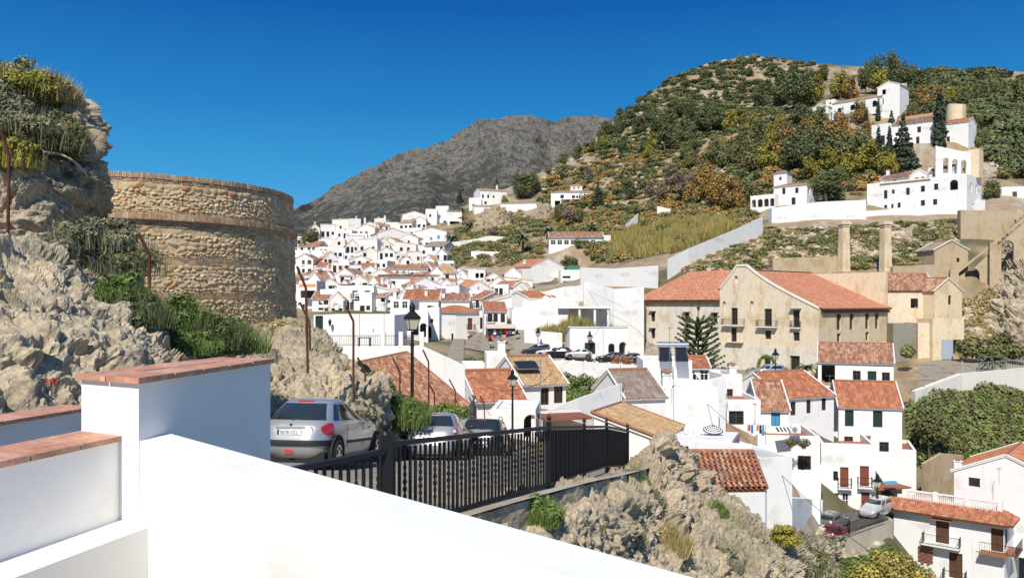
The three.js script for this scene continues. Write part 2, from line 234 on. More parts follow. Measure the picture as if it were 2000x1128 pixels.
function body(root, o) { // one volume of a building: walls with real openings, roof, chimneys
  const { w, dep, h } = o, ins = .28, drop = o.drop ?? 2, rise = o.rise ?? 1.4, par = o.roof === 'flat' ? (o.par ?? .45) : 0, ov = o.ov ?? .3, far = o.lod === 2;
  const MX = new THREE.Matrix4().makeRotationY(o.yaw ?? 0).setPosition(o.x ?? 0, o.y ?? 0, o.z ?? 0), k = o.roof, mat = M[o.mat ?? 'white'];
  const H = (x, zb) => k === 'gx' ? h + rise * (1 - Math.abs(2 * zb / dep - 1)) : k === 'gz' ? h + rise * (1 - Math.abs(2 * x / w)) : k === 'shedF' ? h + rise * zb / dep : k === 'shedB' ? h + rise * (1 - zb / dep) : k === 'shedL' ? h + rise * (x / w + .5) : k === 'shedR' ? h + rise * (.5 - x / w) : h + par;
  const wins = [];
  for (const q of o.win ?? []) {
    if (typeof q[1] === 'string') { // [face, 'auto', columns, rows, kind, seed]
      const [f, , nc, nr, kd, sd] = q, R = rng(sd ?? 3), st = h / nr;
      for (let j = 0; j < nr; j++) for (let i = 0; i < nc; i++) { if (R() < .22) continue; const tall = R() < .25, ww = .75 + R() * .35, hh = tall ? Math.min(1.9, st - .6) : Math.min(1.15, st - .9), v = st * j + (tall ? .25 : Math.min(.95, st - hh - .35)); if (hh > .35) wins.push([f, (i + .5 + (R() - .5) * .35) / nc, v, ww, hh, R() < .25 ? 's' : kd]); }
    } else wins.push(q);
  }
  const faces = { f: [w, new THREE.Matrix4(), u => (u - .5) * w], b: [w, new THREE.Matrix4().makeRotationY(Math.PI).setPosition(0, 0, -dep), u => (u - .5) * w], r: [dep, new THREE.Matrix4().makeBasis(V(0, 0, -1), V(0, 1, 0), V(1, 0, 0)).setPosition(w / 2, 0, 0), u => u * dep], l: [dep, new THREE.Matrix4().makeBasis(V(0, 0, 1), V(0, 1, 0), V(-1, 0, 0)).setPosition(-w / 2, 0, -dep), u => u * dep] };
  const geos = [];
  for (const f of 'fbrl') {
    const [L, FM, U] = faces[f], hl = wins.filter(q => q[0] === f && q[5] !== 'x').map(q => [U(q[1]), q[2] + q[4] / 2, q[3], q[4], q[5] === 'a']);
    let pts;
    if (f === 'f' || f === 'b') { const s = f === 'f' ? 1 : -1, zb = f === 'f' ? 0 : dep; pts = [[-w / 2, -drop], [w / 2, -drop], [w / 2, H(s * w / 2, zb)]]; if (k === 'gz') pts.push([0, h + rise]); pts.push([-w / 2, H(-s * w / 2, zb)]); }
    else { const x = f === 'r' ? w / 2 : -w / 2, zz = u => f === 'r' ? u : dep - u; pts = [[ins, -drop], [dep - ins, -drop], [dep - ins, H(x, zz(dep - ins))]]; if (k === 'gx') pts.push([dep / 2, h + rise]); pts.push([ins, H(x, zz(ins))]); }
    geos.push(wallPanel(pts, hl, ins).applyMatrix4(FM));
  }
  const wall = mesh('wall', geos.map(g => g.applyMatrix4(MX)), mat, root);
  for (const q of wins) { const [L, FM, U] = faces[q[0]], F = MX.clone().multiply(FM); opening(root, F, U(q[1]), q[2] + q[4] / 2, q[3], q[4], q[5], far); if (q[5] === 'B' || q[6]) balcony(root, F, U(q[1]), q[2], q[6] > 1 ? q[6] : q[3] + .5, .65, .95, far); if (q[7]) { mesh('hood', box(q[3] + .3, .1, .45, U(q[1]), q[2] + q[4] + .12, .22).applyMatrix4(F), M.terracotta, root); } }
  let roof;
  if (k === 'flat') roof = mesh('roof', box(w - 2 * ins, .15, dep - 2 * ins, 0, h, -dep / 2).applyMatrix4(MX), M[o.floor ?? 'terracotta'], root);
  else {
    const planes = roofPlanes(o, w, dep, h + .06, rise, ov), tg = [], eg = [], vg = [];
    for (const P of planes) {
      tg.push(tilePatch(P.O, P.U, P.V, P.w, P.vmax, { tone: o.tone, lod: o.lod, p: o.p ?? [.25, .3, .45][o.lod ?? 0], r: [.42, .55, .9][o.lod ?? 0], seed: roofSeed++, amp: [.075, .085, .11][o.lod ?? 0] }));
      const A = P.O, B = P.O.clone().addScaledVector(P.U, P.w), i0 = P.run ?? 0, Nn = P.U.clone().cross(P.V).normalize();
      let poly; if (P.run) { const up = Math.min(P.run, P.w / 2); poly = [A, B]; if (P.w - up > up + .01) poly.push(P.O.clone().addScaledVector(P.U, P.w - up).addScaledVector(P.V, P.vmax(up))); poly.push(P.O.clone().addScaledVector(P.U, up).addScaledVector(P.V, P.vmax(up))); }
      else { const Cc = B.clone().addScaledVector(P.V, P.L), D = A.clone().addScaledVector(P.V, P.L); poly = [A, B, Cc, D]; if (!far) { const e = Nn.clone().multiplyScalar(.07); vg.push(bar(A.clone().add(e), D.clone().add(e), .085, 4), bar(B.clone().add(e), Cc.clone().add(e), .085, 4)); } }
      eg.push(polyPrism(poly.map(q => q.clone().addScaledVector(Nn, -.015)), Nn.clone().multiplyScalar(-.11)));
    }
    roof = mesh('roof', tg.map(g => g.applyMatrix4(MX)), M.tiles, root);
    mesh('eave', eg.map(g => g.applyMatrix4(MX)), M[o.eave ?? o.mat ?? 'white'], roof);
    for (const g of vg) mesh('verge', g.applyMatrix4(MX), M.white, roof);
    if (!far && (k === 'gx' || k === 'gz')) { const a = k === 'gx' ? V(-w / 2, h + rise + .13, -dep / 2) : V(0, h + rise + .13, .1), b = k === 'gx' ? V(w / 2, h + rise + .13, -dep / 2) : V(0, h + rise + .13, -dep); mesh('ridge', bar(a, b, .13, 6).applyMatrix4(MX), M.terracotta, roof); }
  }
  for (const [cx, cz, ch, cw] of o.chim ?? []) chimney(roof, cx * w / 2, H(cx * w / 2, cz * dep) - par - .3, -cz * dep, cw ?? .55, ch ?? 1.2, mat, MX, !far);
  return { wall, roof, MX };
}
function placed(px0, px1, pyTop, pyBase, d, yaw) { // base centre, width and height of a facade seen between px0 and px1
  const a = yaw * RAD, kx = d / FOCAL, mid = (px0 + px1) / 2, t = (mid - CX) / FOCAL;
  const w = (px1 - px0) * kx / Math.max(.25, Math.cos(a) - Math.sin(a) * t);
  return { pos: at(mid, pyBase, d), w, h: (pyBase - pyTop) * kx, yaw: a };
}
const GROUND = [];   // where buildings meet the ground: the terrain is drawn through these points
function house(px0, px1, pyTop, pyBase, d, yaw, dep, roof, label, o = {}) {
  const q = placed(px0, px1, pyTop, pyBase, d, yaw), lod = o.lod ?? (d > 170 ? 2 : d > 75 ? 1 : 0);
  const root = thing(o.name ?? 'white_house', label, o.cat ?? 'house', q.pos, q.yaw, o.group ?? 'white houses of the hillside village');
  body(root, { roof, dep, w: q.w, h: q.h, lod, drop: o.drop ?? 3, rise: o.rise ?? Math.min(2.2, q.w * .22, dep * .25), ...o });
  if (!o.noGround) { GROUND.push([q.pos.x, q.pos.y, q.pos.z]); }
  root.userData.w = undefined; delete root.userData.w;
  return root;
}
// ---------- the village on the slope, far to near ----------
const A = (f, c, r, k = 'w', s = 3) => [f, 'auto', c, r, k, s];
const town = [
  // px0, px1, pyTop, pyBase, depth, yaw, deep, roof, label, options
  [786, 832, 419, 448, 330, 12, 9, 'gz', 'white gabled house with two dark windows on the village skyline', { rise: 1.44, win: [['f', .45, 3.2, 1, 1.2, 'w'], ['f', .75, 3.2, 1, 1.2, 'w'], ['f', .7, .6, 1.1, 1, 'w']] }],
  [831, 853, 410, 446, 335, 0, 7, 'flat', 'tall narrow white block right of the skyline gable house', { win: [A('f', 1, 2)] }],
  [851, 876, 404, 440, 338, -10, 8, 'flat', 'white cube house with blue window high on skyline', { win: [['f', .3, 3, 1, 1.4, 'u'], ['f', .7, .8, 1.2, 1.2, 'w']] }],
  [874, 902, 412, 444, 332, 6, 8, 'gx', 'white skyline house with dark pergola below its eave', { rise: 0.80, tone: 'brown', win: [['f', .5, 1.2, 4, 1.3, 'o']] }],
  [731, 753, 428, 452, 328, -6, 6, 'flat', 'cream box house with stubby chimneys on skyline', { mat: 'cream', chim: [[.6, .4, 1.6, .7], [-.6, .5, 1.1, .6]], win: [A('f', 2, 1)] }],
  [683, 733, 440, 460, 320, 4, 8, 'gx', 'long low white house with brown roof and tall chimney', { tone: 'brown', rise: 1.04, chim: [[.1, .45, 2.4, .7]], win: [A('f', 4, 1)] }],
  [660, 687, 444, 466, 316, -14, 8, 'gz', 'small white gable house at left end of skyline', { rise: 0.96, win: [A('f', 2, 1)] }],
  [635, 667, 453, 476, 312, 4, 8, 'flat', 'flat white house at the left tip of the village', { win: [['f', .3, 2, 1.4, 1.6, 'o'], ['f', .7, .6, 1, 1.2, 'w']], chim: [[-.7, .5, 1.2, .6]] }],
  [753, 790, 436, 456, 318, 10, 7, 'flat', 'white terrace house under the skyline gable house', { mat: 'pale', win: [A('f', 3, 1, 'o')] }],
  [635, 682, 468, 494, 290, 2, 8, 'flat', 'white terraced block with brown door at village left', { win: [['f', .32, 1, 1.3, 2, 's'], ['f', .75, 1.2, 3.4, 1.6, 'o']] }],
  [680, 716, 458, 492, 296, -6, 8, 'flat', 'white block with dark roof terrace at upper left', { win: [['f', .4, 4.2, 3.4, 1, 'o'], ['f', .6, 1, .8, 1, 'w']] }],
  [714, 740, 454, 482, 300, 8, 7, 'gx', 'white house with awning in upper village', { mat: 'chalk', rise: 0.80, win: [['f', .5, 2, 2.6, 1, 'o']] }],
  [738, 796, 455, 492, 286, 22, 12, 'gz', 'broad pink-white gable wall with one small window', { mat: 'pale', rise: 1.76, win: [['f', .55, 3.3, 1.1, 1, 'w']] }],
  [794, 816, 458, 496, 284, -12, 8, 'flat', 'white tower house with tall dark bay', { mat: 'chalk', win: [['f', .5, 3.6, 2.2, 2.2, 'w']] }],
  [812, 872, 452, 492, 280, -4, 9, 'gz', 'white double house with blue shutters and balconies', { rise: 1.28, win: [['f', .5, 3.6, .9, 1.5, 'u'], ['f', .74, 4.4, .9, 1.3, 'u'], ['f', .52, .5, .9, 1.9, 'u', 1], ['f', .15, 3.8, .7, 1.1, 'w']] }],
  [744, 775, 482, 512, 262, 18, 9, 'gz', 'cream coloured gable house in mid village', { mat: 'cream', rise: 1.44, win: [['f', .75, 2.6, .8, 1, 'w']] }],
  [772, 840, 480, 520, 258, 8, 9, 'shedR', 'large blank white wall with sloping top and tiny windows', { rise: 1.28, win: [['f', .55, 4.3, .6, 1, 'w'], ['f', .82, 3.9, .9, 1.2, 'w'], ['f', .8, .8, 1.2, 2.4, 'k']] }],
  [644, 692, 497, 518, 250, 3, 8, 'flat', 'white balcony house with brown door below terraced block', { win: [['f', .3, .5, 1, 1.9, 's'], ['f', .6, .8, .7, 1, 'w'], ['f', .93, .2, .6, 2.2, 's']] }],
  [688, 728, 496, 518, 248, 14, 9, 'gz', 'white gable house with low roof in mid left village', { rise: 1.12, win: [['f', .72, 1.8, .6, 1, 'w']] }],
  [727, 757, 496, 512, 250, -4, 7, 'flat', 'white house with three dark terrace bays', { win: [A('f', 3, 1, 'o', 8)] }],
  [566, 636, 491, 514, 256, 0, 8, 'flat', 'long flat white building beside the round tower', { win: [A('f', 5, 1, 'w', 5)] }],
  [590, 606, 476, 494, 262, 0, 6, 'gz', 'tiny white house with stacked chimneys by dark tree', { rise: 0.80, win: [A('f', 1, 1)] }],
  [566, 590, 507, 548, 226, -6, 8, 'gx', 'white house with tan eave nearest the tower edge', { tone: 'tan', rise: 0.80, win: [['f', .2, 4, .8, .9, 'w'], ['f', .75, 3, .8, 1, 'w']] }],
  [589, 636, 519, 540, 224, 5, 9, 'gx', 'low white house with orange double roof left of village', { tone: 'orange', rise: 1.60, win: [['f', .45, 1.4, 1, .7, 'w']] }],
  [594, 636, 535, 560, 206, -3, 9, 'gx', 'white house with three brown windows under short orange roof', { tone: 'orange', rise: 0.96, win: [['f', .17, 1, .9, 1.3, 's'], ['f', .5, .6, .8, 1.7, 's'], ['f', .82, 1, .9, 1.3, 's']] }],
  [637, 682, 522, 546, 222, -10, 10, 'gx', 'wide white house with bright orange front roof slope', { tone: 'orange', rise: 1.92, win: [A('f', 3, 1)] }],
  [681, 704, 505, 536, 230, 10, 8, 'shedL', 'white stepped house right of wide orange roof', { rise: 0.80, tone: 'tan', win: [A('f', 1, 2)] }],
  [694, 724, 521, 542, 220, -14, 8, 'gx', 'white house with two small stacked orange roofs', { tone: 'orange', rise: 1.20, win: [['f', .4, .6, .7, 1.2, 'w'], ['f', .8, .6, 1, 1.2, 'w']] }],
  [735, 756, 512, 538, 224, 0, 7, 'flat', 'narrow white house with dark garage opening', { win: [['f', .5, 2, 1.8, 1, 'o'], ['f', .5, .2, 1, 1.4, 's']] }],
  [752, 795, 525, 543, 214, -8, 9, 'gx', 'white house with three shutters below brown-orange roof', { tone: 'old', rise: 1.20, win: [['f', .28, .5, .7, 1.2, 'w'], ['f', .55, .2, .7, 1.7, 's'], ['f', .85, .3, .7, 1.6, 's']] }],
  [795, 836, 525, 543, 212, 6, 9, 'gx', 'white house with arcade of dark openings and orange roof', { tone: 'old', rise: 1.44, win: [['f', .25, .3, 1, 1.2, 'o'], ['f', .5, .3, 1, 1.2, 'o'], ['f', .78, .3, 1.1, 1.2, 'o']] }],
  [662, 698, 538, 558, 202, 3, 8, 'shedF', 'white house with grey lean-to roof in left centre', { tone: 'grey', rise: 0.48, win: [A('f', 2, 1)] }],
  [697, 735, 542, 560, 200, -12, 8, 'gx', 'white house with pair of dark windows and tan roof', { tone: 'tan', rise: 0.88, win: [['f', .4, .8, .8, 1.2, 'w'], ['f', .72, .8, .8, 1.2, 'w']] }],
  [735, 828, 541, 566, 192, 2, 9, 'gx', 'long white row with brown roof edge in village centre', { mat: 'chalk', tone: 'brown', rise: 0.72, win: [['f', .08, 1, .8, 1.1, 'k'], ['f', .35, .8, 1, 1.3, 'k'], ['f', .65, .8, 1, 1.3, 'k']] }],
  [826, 860, 537, 556, 200, 16, 9, 'gx', 'white house with three windows right of long row', { mat: 'chalk', tone: 'orange', rise: 0.96, win: [['f', .2, .6, .7, 1.2, 'w'], ['f', .55, .6, .7, 1.2, 'w'], ['f', .88, .3, .7, 1.4, 'w']] }],
  [566, 588, 551, 606, 176, 4, 8, 'gx', 'white house with small orange roof just right of tower', { tone: 'orange', rise: 0.96, win: [['f', .5, 1, .4, .7, 'w'], ['f', .8, 1, .4, .7, 'w']] }],
  [584, 618, 552, 606, 168, 0, 8, 'flat', 'white house with orange awning over dark terrace', { win: [['f', .5, 2.6, 3, 1.5, 'o'], ['f', .25, .4, .5, .9, 'w']] }],
  [625, 661, 569, 606, 160, 4, 8, 'flat', 'white two-storey house with brown shuttered window', { win: [['f', .4, .6, 1.8, 1.1, 's'], ['f', .35, 2.6, 2.6, 1, 'o']] }],
  [659, 730, 562, 606, 156, -3, 9, 'flat', 'white apartment house with balcony doors above brown shop windows', { win: [['f', .48, 2.3, 1, 1.5, 's', 1], ['f', .82, 2.3, 1, 1.5, 's', 1], ['f', .2, .1, 1.8, 1.5, 's'], ['f', .5, .1, 2.2, 1.5, 's'], ['f', .8, .1, 2, 1.5, 's']] }],
  [734, 774, 568, 608, 158, 8, 8, 'shedR', 'white house with dark canopy in mid village', { mat: 'chalk', rise: 0.80, tone: 'tan', win: [['f', .45, 2.2, 1.6, 1, 'o'], ['f', .3, .2, .7, 1.5, 'w'], ['f', .7, 2.3, .6, .8, 'w']] }],
  [797, 862, 556, 586, 178, 20, 11, 'gz', 'big blank white gable wall behind orange roof', { rise: 1.60, win: [['f', .2, 1.4, .5, .7, 'w']] }],
  [856, 888, 556, 588, 182, -30, 10, 'gz', 'white gable with grey shadowed flank', { rise: 1.28, win: [] }],
  [786, 856, 585, 612, 152, -2, 9, 'gx', 'white house with large orange roof and white chimney', { tone: 'orange', rise: 1.76, chim: [[.25, .2, 1.1, .5]], win: [['f', .75, .6, .8, .9, 'w'], ['f', .95, .4, .8, .9, 'u']] }],
  [861, 917, 587, 612, 150, 2, 8, 'gx', 'white house with long rust roof above corner house', { tone: 'old', rise: 1.20, chim: [[-.85, .2, 1, .5]], win: [] }],
  [892, 914, 536, 556, 205, 0, 8, 'gz', 'white gable house with dark square window', { rise: 1.12, win: [['f', .35, .4, 1.4, 1.5, 'w']] }],
  [912, 952, 540, 556, 206, -12, 9, 'gx', 'white house with half orange roof and glazed porch', { tone: 'orange', rise: 1.12, win: [['f', .6, .2, 3.4, 1.3, 'k']] }],
  [870, 912, 552, 570, 190, 14, 9, 'gx', 'white house with low pale roof in right centre village', { tone: 'tan', rise: 0.80, win: [['f', .6, .3, 1.6, 1, 'o'], ['f', .9, .3, .8, 1.2, 'o']] }],
  [912, 958, 562, 586, 176, 26, 9, 'gz', 'plain white gable house above narrow street', { rise: 1.60, win: [] }],
  [888, 915, 562, 584, 180, -4, 8, 'flat', 'white house with two dark doorways by plain gable', { win: [['f', .4, .4, 1.3, 1.3, 's'], ['f', .85, .2, .8, 1.8, 'w']] }],
  [917, 942, 583, 622, 152, -28, 9, 'gx', 'pale house with hanging plants', { mat: 'chalk', tone: 'orange', rise: 1.12, win: [['f', .6, 2, .7, 1.4, 'w', 1], ['f', .3, .4, 1.2, 1.2, 'o']] }],
  [936, 950, 612, 645, 136, -40, 7, 'flat', 'narrow white house at the street corner', { mat: 'chalk', win: [A('f', 1, 1)] }],
  [946, 990, 607, 650, 132, 6, 8, 'gx', 'white house behind market awning', { mat: 'chalk', tone: 'orange', rise: 1.28, win: [['f', .25, 1.8, .8, 1.3, 'w', 1], ['f', .5, 1.8, .7, 1.3, 'w'], ['f', .82, 1.7, .7, 1.4, 'w']] }],
  [958, 1000, 588, 616, 146, 16, 9, 'shedL', 'white house with roof terrace railing above market', { rise: 0.96, tone: 'tan', win: [] }],
  [985, 1018, 534, 556, 200, 4, 8, 'gz', 'white house with two arched windows', { mat: 'chalk', rise: 1.60, win: [['f', .4, .6, .8, 1.2, 'a'], ['f', .7, .6, .8, 1.2, 'a']] }],
  [1012, 1040, 530, 552, 208, -14, 9, 'gx', 'white house with red-brown roof and tall chimney', { tone: 'old', rise: 1.28, chim: [[-.4, .3, 2.2, .8]], win: [A('f', 2, 1)] }],
  [1038, 1102, 520, 556, 206, 28, 12, 'gz', 'large white gable house with roof window', { rise: 2.08, win: [['f', .75, .8, 1, 1, 'w']] }],
  [1095, 1134, 530, 562, 200, 2, 8, 'flat', 'white house with black pergola frame', { win: [['f', .3, 2.4, 1.9, .5, 'o'], ['f', .3, 1.2, 1.7, .5, 'o']] }],
  [985, 1040, 548, 574, 186, 0, 8, 'shedR', 'white house with small arched openings under red roof tip', { rise: 0.80, tone: 'orange', win: [['f', .75, 1.2, 1, .5, 'o'], ['f', .5, .4, .8, .8, 'w']] }],
  [960, 990, 558, 574, 184, -10, 7, 'flat', 'small white house with terracotta terrace wall', { win: [['f', .3, .3, .8, 1, 'w'], ['f', .7, .3, 1.4, .8, 'o']] }],
  [1016, 1046, 580, 602, 150, -6, 8, 'gx', 'small white house with grey-pink lean roof', { tone: 'grey', rise: 0.96, win: [['f', .3, .6, .5, .9, 'w'], ['f', .7, .6, .5, .9, 'w']] }],
  [1032, 1078, 582, 612, 146, 24, 10, 'gx', 'white house with orange roof on the whitewashed slope', { tone: 'orange', rise: 1.12, win: [['f', .6, 1.4, .7, .6, 'w'], ['r', .4, 1.4, .7, .6, 'w']] }],
  [1003, 1032, 560, 590, 170, 30, 9, 'gz', 'white gable end above the whitewashed slope', { rise: 1.12, win: [] }],
  // upper edge houses
  [938, 990, 372, 402, 345, 18, 10, 'gx', 'white villa with hipped end at the upper village edge', { tone: 'tan', rise: 1.20, chim: [[.5, .5, 1.8, .7]], win: [['f', .1, 3.2, .8, 1.5, 'w'], ['f', .3, 3.2, .8, 1.5, 'w'], ['f', .5, 3.4, .8, 1, 'w'], ['f', .2, .6, 1, 1.2, 'w']] }],
  [916, 940, 388, 408, 342, 0, 8, 'flat', 'white cube annex left of upper villa', { win: [A('f', 1, 1)] }],
  [926, 968, 402, 424, 338, 12, 8, 'gx', 'white house with vine shaded porch below upper villa', { tone: 'tan', rise: 0.72, win: [A('f', 4, 1, 'w', 9)] }],
  [978, 1064, 396, 432, 335, -6, 11, 'gx', 'white villa with roof turret standing between two boulders', { tone: 'tan', rise: 0.96, win: [['f', .1, 2.6, .9, 1.7, 'w'], ['f', .22, 2.6, .9, 1.7, 'w'], ['f', .42, 2.5, 1.2, 2, 's', 1], ['f', .3, .1, .9, 1.6, 'w']] }],
];
for (const a of town) house(...a);
{ // villa with veranda on the slope
  const q = placed(1076, 1164, 375, 402, 320, -4), r = thing('villa', 'white villa with tiled roof, lookout turret and dark veranda above boulder', 'house', q.pos, q.yaw, 'white houses of the hillside village');
  body(r, { roof: 'hip', w: q.w, dep: 11, h: q.h, rise: 1.6, tone: 'tan', lod: 1, win: [['f', .15, .1, 2.2, 2, 'o'], ['f', .4, .1, 3.2, 2, 'o'], ['f', .68, .1, 3, 2, 'o'], ['f', .25, 3, 1.4, 1.4, 'w'], ['f', .5, 3, 1.2, 1.2, 'w'], ['f', .78, 2.8, 1.3, 1.7, 'w', 1]] });
  body(r, { roof: 'hip', w: 4.6, dep: 4.6, h: 2.2, x: 1.2, y: q.h + .8, z: -3.5, rise: 1.1, tone: 'tan', lod: 1, drop: 1, win: [['f', .3, .9, .6, .7, 'w'], ['f', .7, .9, .6, .7, 'w']] });
  mesh('veranda_slab', box(q.w * .7, .3, 2.2, q.w * .05, 2.5, 1.1), M.white, r); for (const s of [-.28, -.05, .18, .38]) mesh('column', box(.35, 2.5, .35, s * q.w, 1.15, 2), M.white, r);
  GROUND.push(q.pos.toArray());
}
{ // long house with a band of windows
  const q = placed(1072, 1178, 462, 481, 222, -2), r = thing('long_house', 'long low house with a row of blue-framed windows and orange roof', 'house', q.pos, q.yaw, 'white houses of the hillside village');
  body(r, { roof: 'gx', w: q.w, dep: 8, h: q.h, rise: 1.5, tone: 'old', lod: 1, ov: .5, win: [0, 1, 2, 3, 4, 5, 6].map(i => ['f', .08 + i * .123, .5, 1.35, 1.25, 'k']) });
  mesh('gable_buttress', box(2, q.h + 2, 7.5, q.w / 2 + 1.1, q.h / 2 - .6, -3.6), M.cream, r); GROUND.push(q.pos.toArray());
}
{ // corner house by the plaza: two visible faces
  const c = at(891, 692, 138), r = thing('corner_house', 'white corner house with grey plinth and two balcony doors beside the plaza', 'house', c, 38 * RAD, 'white houses of the hillside village');
  const R0 = 5.2, L0 = 8;   // right face runs along local x from the corner, left face runs back
  body(r, { x: R0 / 2, roof: 'hip', w: R0, dep: L0, h: 7.2, rise: 1.1, tone: 'orange', lod: 0, ov: .35, win: [['f', .55, 4.1, 1, 2, 'B'], ['f', .55, 1.1, 1, 2, 'B'], ['l', .85, 1.6, .7, 1.9, 'w', 1], ['l', .35, 4.4, .6, 1.3, 'w'], ['l', .33, 1.6, .6, 1.2, 'w'], ['l', .5, -.8, .7, 1, 'w']] });
  mesh('plinth', box(.12, 2.2, L0 + .1, -.07, -.2, -L0 / 2), M.grey, r);
  mesh('awning', polyPrism([V(.3, .9, .05), V(4.6, .9, .05), V(4.6, .35, 1.5), V(.3, .35, 1.5)], V(0, -.05, 0)), M.awning, r);
  GROUND.push([c.x, c.y, c.z]);
}
[[762, 800, 590, 622, 128, -4, 8, 'flat', 'white house with twin windows and red door behind lamp', { win: [['f', .3, 1.6, .9, 1.1, 'k'], ['f', .75, 1.6, .9, 1.1, 'k']] }],
 [790, 836, 612, 662, 118, 6, 8, 'flat', 'white house with red door and arched gate below corner house', { win: [['f', .18, 1.6, .9, 1.3, 'r'], ['f', .48, .6, .8, 1.9, 'a'], ['f', .8, .3, 1, 2, 'a']] }],
 [828, 858, 606, 668, 126, 2, 7, 'flat', 'narrow white house touching the corner house', { win: [['f', .5, 3, .5, .6, 'w'], ['f', .3, .6, .9, 1.9, 'a']] }]].forEach(a => house(...a));

// ---------- the old sugar mill: tan palace with rose roofs ----------
{
  const c = at(1600, 724, 112), yaw = -50 * RAD, r = thing('old_mill', 'large weathered tan palace with curved gable and rose tiled roofs', 'building', c, yaw);
  const W = 16.2, D = 20, hR = 8.4, hL = 11.4, ap = 14.7, apx = -12.4, ins = .4;   // right front corner is the origin; front runs to -x, flank runs to -z
  const holes = [[-3.4, 7.1, 1.0, 2.4], [-7.9, 7.2, 1.25, 2.5], [-13.6, 7.3, 1.15, 2.5], [-3.4, 4.6, 1.0, 1.2], [-7.9, 4.7, 1.0, 1.25], [-13.7, 4.5, 1.0, 2.2], [-3.6, .6, 1.5, 2.6], [-8, .7, 1.1, 2.0], [-13.6, 1.2, 1.8, 3.4, 1], [-13.3, 12.8, .6, 1.1, 1], [-15.4, 8.8, .6, 1.5, 1], [-10.6, 8.8, .6, 1.6, 1]];
  const top = []; for (let i = 0; i <= 10; i++) { const t = i / 10; top.push([lerp(0, apx + .9, t), hR + (ap - hR) * (t * .84 + .16 * Math.pow(t, 4))]); } for (let i = 0; i <= 6; i++) { const t = i / 6; top.push([lerp(apx - .9, -W, t), ap - (ap - hL) * (t * .75 + .25 * Math.sqrt(t))]); }
  mesh('front_wall', wallPanel([[-W, -6], [0, -6], ...top], holes, ins), M.tan, r);
  const sideH = [[5.4, 6.6, 1.25, 2.3], [9.0, 6.6, 1.25, 2.3], [13.6, 6.6, 1.25, 2.3], [16.6, 6.6, 1.25, 2.3], [5.4, 4.4, 1.1, 1.2], [13.6, 4.4, 1.1, 1.2]];
  const FM = new THREE.Matrix4().makeBasis(V(0, 0, -1), V(0, 1, 0), V(1, 0, 0));
  mesh('side_wall', [wallPanel([[ins, -6], [D, -6], [D, hR], [ins, hR]], sideH, ins).applyMatrix4(FM), box(W, 20, ins, -W / 2, 4, -D + .2), box(ins, hL + 6, D - .8, -W + .2, hL / 2 - 3, -D / 2)], M.tan2, r);
  mesh('lime_band', wallPanel([[-W - .02, -6], [.02, -6], [.02, 2.9], [-W - .02, 3.2]], [[-3.6, .6, 1.5, 2.6], [-8, .7, 1.1, 2.0]], .05).translate(0, 0, .05), M.tanPale, r);
  mesh('side_lime_band', wallPanel([[.1, -6], [D, -6], [D, 3.4], [.1, 2.7]], [], .05).applyMatrix4(FM).translate(.05, 0, 0), M.tanPale, r);
  mesh('parapet', top.slice(0, -1).map(([x, y], i) => bar(V(x, y + .08, -.12), V(top[i + 1][0], top[i + 1][1] + .08, -.12), .26, 6)), M.tanPale, r);
  for (const [x, y, w, h, a] of holes) { const niche = a && y > 6; if (niche) { mesh('niche', box(w + .04, h + .04, .05, x, y, -.36), M.tanPale, r); continue; } const f = mesh(h > 1.9 ? 'door' : 'window', a ? box(w + .04, h, .05, x, y - .1, .02) : box(w + .04, h + .04, .05, x, y, -.28), M.woodBrown, r), k = a ? .06 : -.24; if (!a) mesh('pane', [box(w * .4, h * .86, .02, x - w * .24, y, k), box(w * .4, h * .86, .02, x + w * .24, y, k)], M.glass, f); }
  for (const [z, y, w, h] of sideH) { const f = mesh('window', box(.05, h, w, -.3, y, -z), M.woodBrown, r); mesh('pane', [box(.02, h * .88, w * .4, -.26, y, -z - w * .24), box(.02, h * .88, w * .4, -.26, y, -z + w * .24)], M.glass, f); }
  const F0 = new THREE.Matrix4(); balcony(r, F0, -7.9, 5.9, 3.2, .8, .9); balcony(r, F0, -13.6, 6.0, 3.8, .8, .9); balcony(r, F0, -3.4, 5.85, 1.5, .5, .9); mesh('hood', box(1.6, .12, .7, -3.4, 8.5, .3), M.grey, r); mesh('door_canopy', box(3, .14, .7, -13.4, 3.45, .35), M.tanPale, r);
  const rp = (O, U, Vv, w, L, vm, s) => tilePatch(O, U, Vv, w, vm ?? (() => L), { tone: 'rose', lod: 1, p: .3, r: .5, seed: s, amp: .06 });
  const run = -apx, s1 = Math.atan2(ap - .9 - hR, run), L1 = (run + .5) / Math.cos(s1), O1 = V(.5, hR + .1, -.35), Vv1 = V(-Math.cos(s1), Math.sin(s1), 0);
  const s2 = Math.atan2(ap - .6 - hL, W - run), V2 = V(Math.cos(s2), Math.sin(s2), 0);
  const roof = mesh('roof', [rp(O1, V(0, 0, -1), Vv1, D, L1, null, 71), rp(V(-W - .4, hL - .1, -D), V(0, 0, 1), V2, D, (W - run + .4) / Math.cos(s2), null, 72)], M.tiles, r);
  const e1 = O1.clone().addScaledVector(Vv1, L1); mesh('eave', [polyPrism([O1, V(.5, hR + .1, -D - .3), V(e1.x, e1.y, -D - .3), e1].map(p => p.clone().add(V(0, -.06, 0))), V(0, -.14, 0)), box(.3, .45, D - .5, .16, hR - .35, -D / 2 - .3)], M.woodBrown, roof);
  // left wing
  const wd = 11, WL = 17.4, wh = 9.7, wingH = [[-14.4, 7.0, .9, 1.6], [-14.4, 4.2, .9, 1.6], [-7.4, 4.2, .9, 1.6], [-14.4, 1.4, 1.0, 1.7], [-2, 7.0, .9, 1.4], [-7.4, 7, .9, 1.5]];
